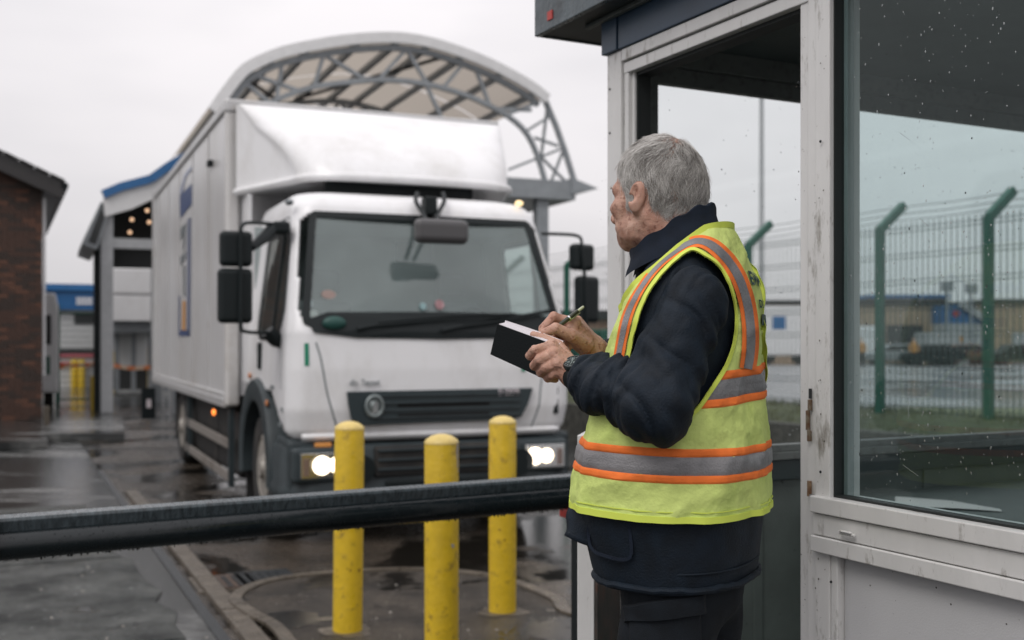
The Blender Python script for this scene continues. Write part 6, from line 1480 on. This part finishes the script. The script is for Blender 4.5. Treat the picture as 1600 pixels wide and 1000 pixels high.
# jacket pocket edge
pk = MB(); pp = [P(921, 790, 2.115), P(922, 850, 2.105), P(945, 868, 2.065), P(985, 870, 2.03), P(982, 812, 2.03)]
sp = spline(pp, 6); ribbon(pk, sp, [Vector((-.4, -1, 0))]*len(sp), .006, .003); mbp(pk, 'pocket_edge', M_navy2)

# ---- vest shell: every column of the grid ends at the neckline
VO = .017
Z0, Z1, NZ = 1.176, 1.690, 110
def neck_z(f): return float(np.interp(f, [-.07, -.02, .006, .05, .10, .14], [1.735, 1.672, 1.636, 1.598, 1.562, 1.51]))
def ridge(f, l, z): q = np.array([[f*.8 + z*.5, l*.8 - z*.3, z*.9]]); return .0130*max(-.2, .38-abs(float(noise1(q, 12, 81)[0]))) + .0055*max(-.2, .35-abs(float(noise1(q, 27, 82)[0])))
ZTOP = []
for j in range(NT):
    th = 2*math.pi*j/NT; lo_, hi_ = 1.45, Z1
    f, l, zz = torso(th, Z1, VO)
    if zz > neck_z(f):
        for _ in range(24):
            m_ = (lo_+hi_)/2; f, l, zz = torso(th, m_, VO)
            if zz > neck_z(f): hi_ = m_
            else: lo_ = m_
    ZTOP.append(hi_)
vr = []
for i in range(NZ+1):
    row = []
    for j in range(NT):
        th = 2*math.pi*j/NT; z = Z0 + (ZTOP[j]-Z0)*i/NZ; f, l, zz = torso(th, z, VO); w_ = wr(f, l, zz, 1.7) + ridge(f, l, zz); r_ = math.hypot(f, l)+1e-6; row.append((f + w_*f/r_, l + w_*l/r_, zz))
    vr.append(row)
VW = to_world(vr)
flat = [p for r in VW for p in r]; m1 = NT+1
quads = [(i*m1+j, i*m1+j+1, (i+1)*m1+j+1, (i+1)*m1+j) for i in range(NZ) for j in range(NT)]
bvh = BVHTree.FromPolygons(flat, quads)
camp = Vector((0, 0, H))
def hit(u, v, off=.0015, tries=0):
    d_ = (P(u, v, 1.0) - camp).normalized(); loc, n_, i_, ds = bvh.ray_cast(camp, d_)
    if loc is None: return hit(u-2, v, off, tries-1) if tries > 0 else None
    if n_.dot(d_) > 0: n_ = -n_
    return loc + n_*off, n_
ARM = [(1080, 391), (1100, 399), (1120, 413), (1137, 440), (1147, 475), (1149, 510), (1143, 545), (1130, 578), (1108, 612), (1082, 645), (1045, 660), (1005, 655), (985, 628), (980, 590), (984, 550), (993, 507), (1007, 469), (1026, 438), (1052, 410)]
armsp = spline([Vector((u, v, 0)) for u, v in ARM], 6, closed=True); armpx = [(p.x, p.y) for p in armsp]
armhits = [hit(p.x, p.y, .002) for p in armsp]; armhits = [x for x in armhits if x]
Minv = Matrix(((bf.x, bl_.x, 0), (bf.y, bl_.y, 0), (0, 0, 1))).inverted()
def tolocal(p): q = Minv @ (p - BM); return q
armfz = [(tolocal(a[0]).x, tolocal(a[0]).z) for a in armhits]
vm = MB(); vm.v = [tuple(p) for p in flat]
for (a, b, c, e) in quads:
    cpt = (Vector(flat[a])+Vector(flat[b])+Vector(flat[c])+Vector(flat[e]))/4; q = tolocal(cpt)
    if abs(q.y) > .06 and inpoly((q.x, q.z), armfz): continue
    vm.f.append((a, b, c, e)); vm.mi.append(0)
vest = mbp(vm, 'safety_vest', M_vest)
so = vest.modifiers.new('t', 'SOLIDIFY'); so.thickness = .004; so.offset = -1
# binding round the near armhole and the hem, neck
bd = MB(); ribbon(bd, [a[0] for a in armhits], [a[1] for a in armhits], .008, .0022, True); 
mir_pts = []
for a in armhits:
    q = tolocal(a[0]); mir_pts.append((W(q.x, -q.y, q.z), bf*0 - bl_))
ribbon(bd, [m_[0] for m_ in mir_pts], [m_[1] for m_ in mir_pts], .012, .003, True)
mbp(bd, 'armhole_binding', M_bind, parent=None)
hb = MB(); pts = [Vector(p) for p in VW[0][:-1]]; ns = [(p - Vector((BM.x, BM.y, p.z))).normalized() for p in pts]; ribbon(hb, [p + Vector((0, 0, .006)) for p in pts], ns, .012, .0025, True); ribbon(hb, [p + Vector((0, 0, .020)) + n*.001 for p, n in zip(pts, ns)], ns, .0018, .001, True); mbp(hb, 'hem_binding', M_bind)
pts = [Vector(p) for p in VW[-1][:-1]]; ns = [(p - Vector((BM.x, BM.y, p.z))).normalized() for p in pts]; hb = MB(); ribbon(hb, pts, ns, .012, .004, True); mbp(hb, 'neck_binding', M_bind)
# horizontal bands follow the shell
def vz(thv, z, off):      # a point on the wrinkled vest surface
    jf = (thv/(2*math.pi)*NT) % NT; j = int(math.floor(jf)) % NT; s_ = jf - math.floor(jf)
    def colp(jj):
        zt = ZTOP[jj % NT]; fi = max(0, min(NZ-1e-6, (z - Z0)/(zt - Z0)*NZ)); i = int(fi); t = fi - i; return Vector(VW[i][jj])*(1-t) + Vector(VW[i+1][jj])*t
    p = colp(j)*(1-s_) + colp(j+1)*s_
    n_ = (p - Vector((BM.x, BM.y, p.z))).normalized(); return p + n_*off, n_
def band(za, zb, m, name, off, tilt=0.0):
    rows = []; n = 300; nzb = 5
    for k_ in range(nzb+1):
        row = []
        for j in range(n+1):
            thv = 2*math.pi*(j % n)/n; z = za + (zb-za)*k_/nzb + tilt*math.sin(thv); e = off if 0 < k_ < nzb else .0
            row.append(vz(thv, z, e)[0])
        rows.append(row)
    # leave out what crosses the armholes
    mb = MB(); mb.v = [tuple(p) for r in rows for p in r]
    for i in range(nzb):
        for j in range(n):
            q = tolocal(rows[i][j])
            if abs(q.y) > .06 and inpoly((q.x, q.z), armfz): continue
            mb.f.append((i*(n+1)+j, i*(n+1)+j+1, (i+1)*(n+1)+j+1, (i+1)*(n+1)+j)); mb.mi.append(0)
    return mbp(mb, name, m)
for (zc, tilt) in ((1.2795, 0.0), (1.4235, -.012)):
    band(zc-.0315, zc-.0165, M_vor, 'orange_trim', .0024, tilt); band(zc-.0168, zc+.0168, M_ref, 'reflective_band', .0030, tilt); band(zc+.0165, zc+.0315, M_vor, 'orange_trim', .0024, tilt)
# shoulder band round the armhole, laid onto the shell along the sight of the photograph
PATH = [(963, 592, 8), (965, 580, 8), (972, 539, 8), (981, 498, 8), (996, 463, 7), (1020, 428, 6), (1048, 402, 5.5), (1080, 381, 8), (1105, 382, 11), (1130, 402, 13), (1151, 433, 13), (1164, 470, 13), (1170, 510, 13), (1170, 545, 13), (1166, 576, 13)]
ps = spline([Vector((u, v, w_)) for u, v, w_ in PATH], 8)
def strip(o0, o1, m, name, off):
    mb = MB(); rows = []
    for i, p in enumerate(ps):
        d_ = (ps[min(i+1, len(ps)-1)] - ps[max(0, i-1)]); d_.z = 0; d_.normalize(); n_ = Vector((d_.y, -d_.x, 0)); row = []; k_ = p.z/13
        for q in range(7):
            w_ = (o0 + (o1-o0)*q/6)*k_; h_ = hit(p.x + n_.x*w_, p.y + n_.y*w_, off)
            if h_ is None: row = None; break
            row.append(h_[0])
        if row: rows.append(row)
        else:
            if len(rows) > 1: mb.grid(rows)
            rows = []
    if len(rows) > 1: mb.grid(rows)
    return mbp(mb, name, m)
strip(-13, -6.5, M_vor, 'orange_trim', .0034); strip(-6.6, 6.6, M_ref, 'reflective_band', .0040); strip(6.5, 13, M_vor, 'orange_trim', .0034)
# printed lettering on the back of the vest, wrapped on the shell
def vest_text(s, size, th0, z0, m=M_black, bold=.0, sx=1.0):
    me = text_mesh(s, size, 0, bold, 'vest_lettering', 'LEFT'); bm = bmesh.new(); bm.from_mesh(me)
    bmesh.ops.triangulate(bm, faces=bm.faces); bmesh.ops.subdivide_edges(bm, edges=[e for e in bm.edges if e.calc_length() > .012], cuts=2)
    for v in bm.verts:
        thv = th0 - v.co.x*sx/.20; v.co = vz(thv % (2*math.pi), z0 + v.co.y, .0035)[0]
    bm.to_mesh(me); bm.free(); return mpart('vest_lettering', me, m)
def th_of(u, v):
    hp_ = hit(u, v, .0015, 20)[0]; zt_ = hp_.z
    best = min(range(720), key=lambda k: (vz(2*math.pi*k/720, min(Z1-.001, max(Z0, zt_)), 0)[0] - hp_).length); return 2*math.pi*best/720
def back_text(s, size, u, v, sx=1.0, bold=0.0, m=M_black):
    hh = hit(u, v, .0015, 20); thv = th_of(u, v)
    me = text_mesh(s, size, 0, bold, 'vest_lettering', 'LEFT'); bm = bmesh.new(); bm.from_mesh(me)
    bmesh.ops.triangulate(bm, faces=bm.faces); bmesh.ops.subdivide_edges(bm, edges=[e for e in bm.edges if e.calc_length() > .012], cuts=2)
    for w_ in bm.verts:
        # left shoulder to right shoulder reads left to right on the back: theta grows from the left side (pi/2) to the back (pi)
        w_.co = vz((thv + w_.co.x*sx/.19) % (2*math.pi), hh[0].z + w_.co.y, .0032)[0]
    bm.to_mesh(me); bm.free(); return mpart('vest_lettering', me, m)
M_vprint = mat('vest_print', (.012, .05, .05), .6)
back_text('EWM', .030, 1173, 446, .9, .001, M_vprint); back_text('DA&S', .020, 1184, 480, .9, .0005, M_vprint)
me_t = None
hb = MB(); h0 = hit(1188, 502, .0015, 20); th0_ = th_of(1188, 502); rows = [[vz(th0_ + a_*.10, h0[0].z + dz, .0034)[0] for a_ in np.linspace(0, 5.5, 30)] for dz in (-.010, 0, .010)]; hb.grid(rows); mbp(hb, 'print_bar', M_vprint)
back_text('OPERATOR', .0165, 1190, 502, .9, .0003, M_vest)

# ---- trousers and boots
tg = grid_pts((.10, 1.95, -.02), (.62, 2.50, 1.12), .006)
Ll = [W(.01, .080, 1.04), W(.03, .095, .58), W(-.02, .11, .12)]; Rl = [W(.01, -.080, 1.04), W(.03, -.10, .58), W(-.02, -.11, .12)]
d = None
for Q in (Ll, Rl):
    a = sd_cap(tg, Q[0], Q[1], .098, .082); b_ = sd_cap(tg, Q[1], Q[2], .085, .068); e = smin(a, b_, .03); d = e if d is None else smin(d, e, .015)
d = smin(d, sd_ell(tg, W(.01, 0, 1.02), (.12, .12, .10)), .03)
d = d + .004*noise1(tg, 10, 41)*1.0 + .003*np.sin(tg[..., 2]*55 + 3*noise1(tg, 7, 42))*np.clip(noise1(tg, 4, 43)+.4, 0, 1)
V, Fc = surface_nets(d, (.10, 1.95, -.02), .006); tro = mpart('trousers', mesh_from(V, Fc, 'trousers'), M_trouser)
# cargo pocket on the near leg
tb = BVHTree.FromPolygons([Vector(v) for v in V], [tuple(int(i) for i in f) for f in Fc])
def hit2(u, v, off):
    d_ = (P(u, v, 1.0)-camp).normalized(); loc, n_, i_, ds = tb.ray_cast(camp, d_); 
    if loc is None: return None
    if n_.dot(d_) > 0: n_ = -n_
    return loc + n_*off
for (q, off, nm) in (([(980, 948), (1096, 928), (1100, 1075), (985, 1085)], .010, 'cargo_pocket'), ([(975, 945), (1100, 924), (1102, 958), (978, 974)], .016, 'pocket_flap')):
    rows = []; bad = False
    for i in range(15):
        row = []
        for j in range(15):
            a, b_ = i/14, j/14; x = (q[0][0]*(1-b_)+q[1][0]*b_)*(1-a) + (q[3][0]*(1-b_)+q[2][0]*b_)*a; y = (q[0][1]*(1-b_)+q[1][1]*b_)*(1-a) + (q[3][1]*(1-b_)+q[2][1]*b_)*a
            hh_ = hit2(x, y, off - (.012 if i in (0, 14) or j in (0, 14) else 0)); 
            if hh_ is None: bad = True; hh_ = Vector((0, 0, 0))
            row.append(hh_)
        rows.append(row)
    if not bad: mb = MB(); mb.grid(rows); mbp(mb, nm, M_trouser)
for Q, nm in ((Ll, 'boot'), (Rl, 'boot')):
    mb = MB(); a = Vector(Q[2]); mb.tube([a + Vector((0, 0, .05)), Vector((a.x, a.y, .07))], .06, 14)
    mb.tube([Vector((a.x, a.y, .055)) - bf*.07, Vector((a.x, a.y, .065)), Vector((a.x, a.y, .05)) + bf*.12, Vector((a.x, a.y, .04)) + bf*.18], [.04, .05, .045, .028], 14); mbp(mb, nm, M_black)

# ---- hidden core that joins head, hands and trunk into one figure
core = grid_pts((.0, 1.80, 1.0), (.62, 2.60, 1.74), .009)
d = sd_cap(core, W(.01, 0, 1.08), W(.0, 0, 1.50), .08, .07)
nkw = HC + hf*(-.07*SC) + hu*(-.22*SC)
for (a, b_, r1, r2) in ((W(-.03, .12, 1.53), W(-.03, -.12, 1.53), .035, .035), (W(-.0, 0, 1.5), nkw, .06, .058), (S_l, E_l, .036, .032), (E_l, P(935, 602, 2.09), .032, .026), (S_r, E_r, .034, .032), (E_r, P(965, 566, 2.385), .032, .026)):
    d = smin(d, sd_cap(core, a, b_, r1, r2), .03)
V, Fc = surface_nets(d, (.0, 1.80, 1.0), .009); bodyV.append(V); bodyF.append(Fc + nbv); nbv += len(V)
bme = mesh_from(np.concatenate(bodyV), np.concatenate(bodyF), 'body'); body_o = mpart('body', bme, M_skin)

# eyes (far side mostly) and brows
eb = MB()
for s_ in (1, -1):
    c = HC + (hf*.0845 + hl*(s_*.032) + hu*.003)*SC; eb.ball(c, .0060, 12, 8, (1, 1, .6))
mbp(eb, 'eye', mat('eye_white', (.5, .45, .42), .2))

# ---- hair: short grey strands on the scalp
def hair_mat():
    m = bpy.data.materials.new('grey_hair'); m.use_nodes = True; t = m.node_tree; b = t.nodes['Principled BSDF']
    a = t.nodes.new('ShaderNodeAttribute'); a.attribute_name = 'shade'; r = t.nodes.new('ShaderNodeValToRGB')
    r.color_ramp.elements[0].position = 0.0; r.color_ramp.elements[0].color = (.10, .088, .078, 1); r.color_ramp.elements[1].position = 1.0; r.color_ramp.elements[1].color = (.86, .84, .81, 1)
    e = r.color_ramp.elements.new(.45); e.color = (.44, .42, .39, 1)
    t.links.new(a.outputs['Fac'], r.inputs[0]); t.links.new(r.outputs[0], b.inputs['Base Color']); b.inputs['Roughness'].default_value = .42; b.inputs['Specular IOR Level'].default_value = .5; return m
M_hair = hair_mat()
tri = []; hv = headL; hn = headN
fc = hv[headF].mean(1); fn_ = hn[headF].mean(1); ar = np.linalg.norm(np.cross(hv[headF[:, 1]]-hv[headF[:, 0]], hv[headF[:, 3]]-hv[headF[:, 0]]), axis=1)
f_, l_, u_ = fc[:, 0], fc[:, 1], fc[:, 2]
line = np.where(f_ > .035, .062 - .0*f_, np.where(f_ > .010, -.030, np.where(f_ > -.030, .020, np.interp(f_, [-.11, -.06, -.03], [-.052, -.058, -.040]))))
# hairline: temple + sideburn in front of the ear, over the ear, nape behind it
line = np.interp(f_, [-.12, -.075, -.045, -.028, -.022, .012, .016, .034, .040, .062, .09], [-.030, -.036, -.034, -.024, .030, .032, -.022, -.016, .030, .066, .12])
line = line + .004*noise1(fc, 90, 77)
mask = (u_ > line) & (np.abs(l_) < .0815)
wgt = ar*mask; dens = np.ones(len(wgt))
crown = np.exp(-(((f_+.045)**2 + (l_)**2)/.0011)) * (u_ > .09); dens *= (1 - .6*crown); top = np.clip((u_-.105)/.02, 0, 1)*np.clip((.06 + f_)/.05, 0, 1); dens *= (1-.45*top)
wgt = wgt*dens; wgt /= wgt.sum()
NH = 17000; pick = RNG.choice(len(wgt), NH, p=wgt); w4 = RNG.dirichlet((1, 1, 1, 1), NH); root = (hv[headF[pick]]*w4[..., None]).sum(1); rn = fn_[pick]; rn /= np.linalg.norm(rn, axis=1)[:, None]
f_, l_, u_ = root[:, 0], root[:, 1], root[:, 2]
cr = np.array((-.045, 0, .115)); away = root - cr; away /= np.linalg.norm(away, axis=1)[:, None]+1e-9
side = np.clip((.10-u_)/.06, 0, 1)[:, None]
dirv = away*(1-side) + np.array((-.28, 0, -1.0))*side
dirv[:, 0] += np.clip((f_-.0)/.06, 0, 1)*(-.55)*side[:, 0]*1.0          # temples brushed back
cl = np.round(root*85 + .35*RNG.normal(size=root.shape))/85
dirv += .62*np.stack([noise1(cl, 47, 51), noise1(cl, 53, 52), noise1(cl, 41, 53)], 1) + .09*RNG.normal(size=(NH, 3)) + .28*np.stack([noise1(root, 30, 61), noise1(root, 33, 62), noise1(root, 28, 63)], 1)
dirv -= (dirv*rn).sum(1)[:, None]*rn; dirv /= np.linalg.norm(dirv, axis=1)[:, None]
latv = np.cross(rn, dirv)
Ls = (.027 + .015*RNG.random(NH))*np.where(u_ < .0, .6, 1)*np.where(u_ > .11, .85, 1)*np.where(f_ > .015, .8, 1)
lift = .0022 + .0042*RNG.random(NH)*(1) + .003*noise1(cl, 30, 54); lift = lift + (RNG.random(NH) < .05)*.007*RNG.random(NH); ph = noise1(cl, 38, 55)*3.1
segs = 6; tt = np.linspace(0, 1, segs+1); path = []
for t in tt:
    s_ = (Ls*t)[:, None]; path.append(root + dirv*s_ - rn*(s_**2)/(2*.085) + rn*(lift*(1-(1-t)**2.2))[:, None] + latv*(.0050*np.sin(ph + t*5.6)*t)[:, None])
path = np.array(path)      # seg, N, 3
shade = np.clip(.60 + .55*noise1(cl, 75, 58) + .22*RNG.normal(size=NH)*.9 + .25*np.clip((f_-.01)/.05, 0, 1) - .14*np.clip((-.0-u_)/.06, 0, 1), 0.02, 1)  # nape end: shade put into the strand tone
hvs = []; hfs = []; att = []; rad = .00026 + .00014*RNG.random(NH)
bvec = rn
for si in range(segs+1):
    r_ = (rad*(1-.75*tt[si]**2))[:, None]
    for k_ in range(3):
        a = 2*math.pi*k_/3; hvs.append(path[si] + (latv*math.cos(a) + bvec*math.sin(a))*r_)
hvs = np.array(hvs).transpose(1, 0, 2).reshape(-1, 3)       # strand-major
nvp = (segs+1)*3; base = np.arange(NH)[:, None]*nvp; fl_ = []
for si in range(segs):
    for k_ in range(3): fl_.append(np.concatenate([base + si*3+k_, base + si*3+(k_+1) % 3, base + (si+1)*3+(k_+1) % 3, base + (si+1)*3+k_], 1))
hfs = np.concatenate(fl_)
hw = (hvs*SC) @ HMn.T + np.array(HC)
hme = bpy.data.meshes.new('hair'); hme.vertices.add(len(hw)); hme.vertices.foreach_set('co', hw.astype(np.float32).ravel()); hme.loops.add(len(hfs)*4); hme.loops.foreach_set('vertex_index', hfs.astype(np.int32).ravel())
hme.polygons.add(len(hfs)); hme.polygons.foreach_set('loop_start', np.arange(0, len(hfs)*4, 4, dtype=np.int32)); hme.polygons.foreach_set('loop_total', np.full(len(hfs), 4, dtype=np.int32)); hme.update(calc_edges=True); hme.validate()
at = hme.attributes.new('shade', 'FLOAT', 'POINT'); at.data.foreach_set('value', (shade[:, None]*np.repeat(.42 + .66*tt**.8, 3)[None, :]).ravel().astype(np.float32)); hme.polygons.foreach_set('use_smooth', [True]*len(hfs))  # roots darkened: shade between locks put into the strand colour
mpart('hair', hme, M_hair)
# eyebrow
mb = MB(); rr_ = random.Random(3)
for i in range(160):
    s_ = 1 if i % 2 else -1; t = rr_.random(); c = HC + (hf*(.097-.016*t) + hl*(s_*(.014+.034*t)) + hu*(.026 + .003*math.sin(t*3)))*SC; mb.tube([c, c + (hf*.004 + hl*s_*.006 + hu*rr_.uniform(-.002, .004))], [.0005, .0002], 3)
mbp(mb, 'eyebrow', mat('brow_hair', (.5, .48, .45), .5), smooth=False, recalc=False)

# ---- watch on the left wrist
wd = (Vector(P(945, 606, 2.08)) - Vector(P(896, 585, 2.15))).normalized(); wc = Vector(P(896, 585, 2.15)) + wd*.012
wn_ = (camp - wc); wn_ = (wn_ - wd*wn_.dot(wd)).normalized(); wn_ = (Matrix.Rotation(R(-38), 3, wd) @ wn_).normalized(); ws = wd.cross(wn_)
WM = Matrix(((wd.x, ws.x, wn_.x, wc.x), (wd.y, ws.y, wn_.y, wc.y), (wd.z, ws.z, wn_.z, wc.z), (0, 0, 0, 1)))
mb = MB(); rows = []
for k_ in range(41):
    a = 2*math.pi*k_/40; row = []
    for (dx, dr) in ((-.009, .0), (-.0095, .003), (-.006, .0042), (.006, .0042), (.0095, .003), (.009, .0)):
        r_ = .0262 + dr; row.append(WM @ Vector((dx, math.sin(a)*r_, math.cos(a)*r_)))
    rows.append(row)
mb.grid(rows); mbp(mb, 'watch_strap', M_black)
mb = MB(); mb.lathe([(.0165, -.002), (.0195, .0), (.0200, .006), (.0175, .0095), (.0155, .0095), (.0150, .0080), (1e-6, .0080)], (0, 0, 0), 36, WM @ Matrix.Translation((0, 0, .0275)))
for k_ in range(2): mb.tube([WM @ Vector((0.004*(-1)**k_, -.018, .033)), WM @ Vector((.004*(-1)**k_, -.0225, .033))], .002, 8)
wo = mbp(mb, 'watch_case', M_blackgloss)
mb = MB(); mb.lathe([(.0148, .0084), (1e-6, .0084)], (0, 0, 0), 30, WM @ Matrix.Translation((0, 0, .0277)))
mbp(mb, 'watch_dial', mat('dial_dark', (.02, .035, .035), .25))
mb = MB()
for k_ in range(12):
    a = 2*math.pi*k_/12; M_ = WM @ Matrix.Translation((0, 0, .0363)) @ Matrix.Rotation(a, 4, 'Z'); mb.box(.0115, .0140, -.0006, .0006, 0, .0002, M_)
for a, L_ in ((1.1, .009), (3.9, .012)): mb.box(0, L_, -.0006, .0006, 0, .0003, WM @ Matrix.Translation((0, 0, .0364)) @ Matrix.Rotation(a, 4, 'Z'))
for (dx, dy) in ((.006, 0), (-.005, .005), (-.004, -.006)): mb.lathe([(.0022, .0), (.0030, .0)], (0, 0, 0), 16, WM @ Matrix.Translation((dx, dy, .0363)))
mbp(mb, 'watch_markings', mat('dial_marks', (.22, .27, .26), .4), smooth=False)

# ---- notebook and pen (held things)
TL, TR, BLc = P(777, 506, 2.262), P(872, 541, 2.185), P(782, 558, 2.262)
ax_ = (TR-TL); Lw = ax_.length; ax_.normalize(); ay_ = (BLc-TL); Lh_ = ay_.length; ay_ = (ay_ - ax_*ay_.dot(ax_)).normalized(); az_ = ax_.cross(ay_)
if az_.y < 0: az_ = -az_
nb = thing('notebook', 'small open notebook with black cover and white pages in the man\'s left hand', 'notebook', TL)
NM = Matrix(((ax_.x, ay_.x, az_.x, 0), (ax_.y, ay_.y, az_.y, 0), (ax_.z, ay_.z, az_.z, 0), (0, 0, 0, 1)))
mb = MB(); mb.prism([(0, 0), (Lw, 0), (Lw, .074), (0.0, .066)], 0, .0022, 'z'); mb.v = [tuple(NM @ Vector(p)) for p in mb.v]; mb.build('cover', mat('black_book_cover', (.004, .006, .007), .6, spec=.2, bump=.12, bscale=300), nb, bevel=.0006)
mb = MB()
for k_ in range(7):      # leaves fan slightly past the cover's top edge
    y_ = -.0015 - .0009*k_; z_ = .0026 + .0013*k_; x_ = .003 + .0015*k_; mb.prism([(x_, y_), (Lw-.002, y_+.001), (Lw-.002, .070), (x_, .062)], z_, z_+.0006, 'z')
mb.v = [tuple(NM @ Vector(p)) for p in mb.v]; mb.build('pages', mat('page_white', (.80, .77, .80), .7), nb)
mb = MB(); sheet_ = []
for i in range(12):
    row = []
    for j in range(6):
        a, b_ = i/11, j/5; row.append(NM @ Vector((.008 + (Lw-.010)*a, -.0095 + .065*b_ , .012 + .010*math.sin(a*2.6)*(1-b_*.5) + .002)))
    sheet_.append(row)
mb.grid(sheet_); mb.build('loose_page', MATS['page_white'], nb, smooth=True)
tip = P(849, 528, 2.233); end = P(912, 479, 2.268); pd = (end-tip).normalized(); PL = (end-tip).length
pen = thing('pen', 'dark pen with a pale button in the man\'s right hand', 'pen', tip)
pm = pd.to_track_quat('Z', 'Y').to_matrix().to_4x4()
MB().lathe([(.0006, 0), (.0022, .010), (.0042, .024), (.0048, .05), (.0048, PL-.018), (.0040, PL-.016)], (0, 0, 0), 18, pm).build('barrel', mat('pen_olive', (.030, .034, .018), .25), pen, smooth=True)
MB().lathe([(.0051, PL*.62), (.0051, PL*.62+.003)], (0, 0, 0), 18, pm).build('band', M_chrome, pen, smooth=True)
MB().lathe([(.0030, PL-.018), (.0030, PL-.004), (.0022, PL), (1e-6, PL)], (0, 0, 0), 14, pm).build('button', mat('pen_button', (.45, .48, .32), .3), pen, smooth=True)
mb = MB(); mb.box(-.0012, .0012, -.0068, -.0052, PL-.045, PL-.014, pm); mb.build('clip', mat('pen_clip', (.30, .33, .12), .3, .6), pen)
mb = MB(); c = P(878, 527, 2.262); mb.tube([c + Vector((.010*math.cos(t), .004, .011*math.sin(t))) for t in np.linspace(0, 6.283, 16)], .0018, 6); mb = None
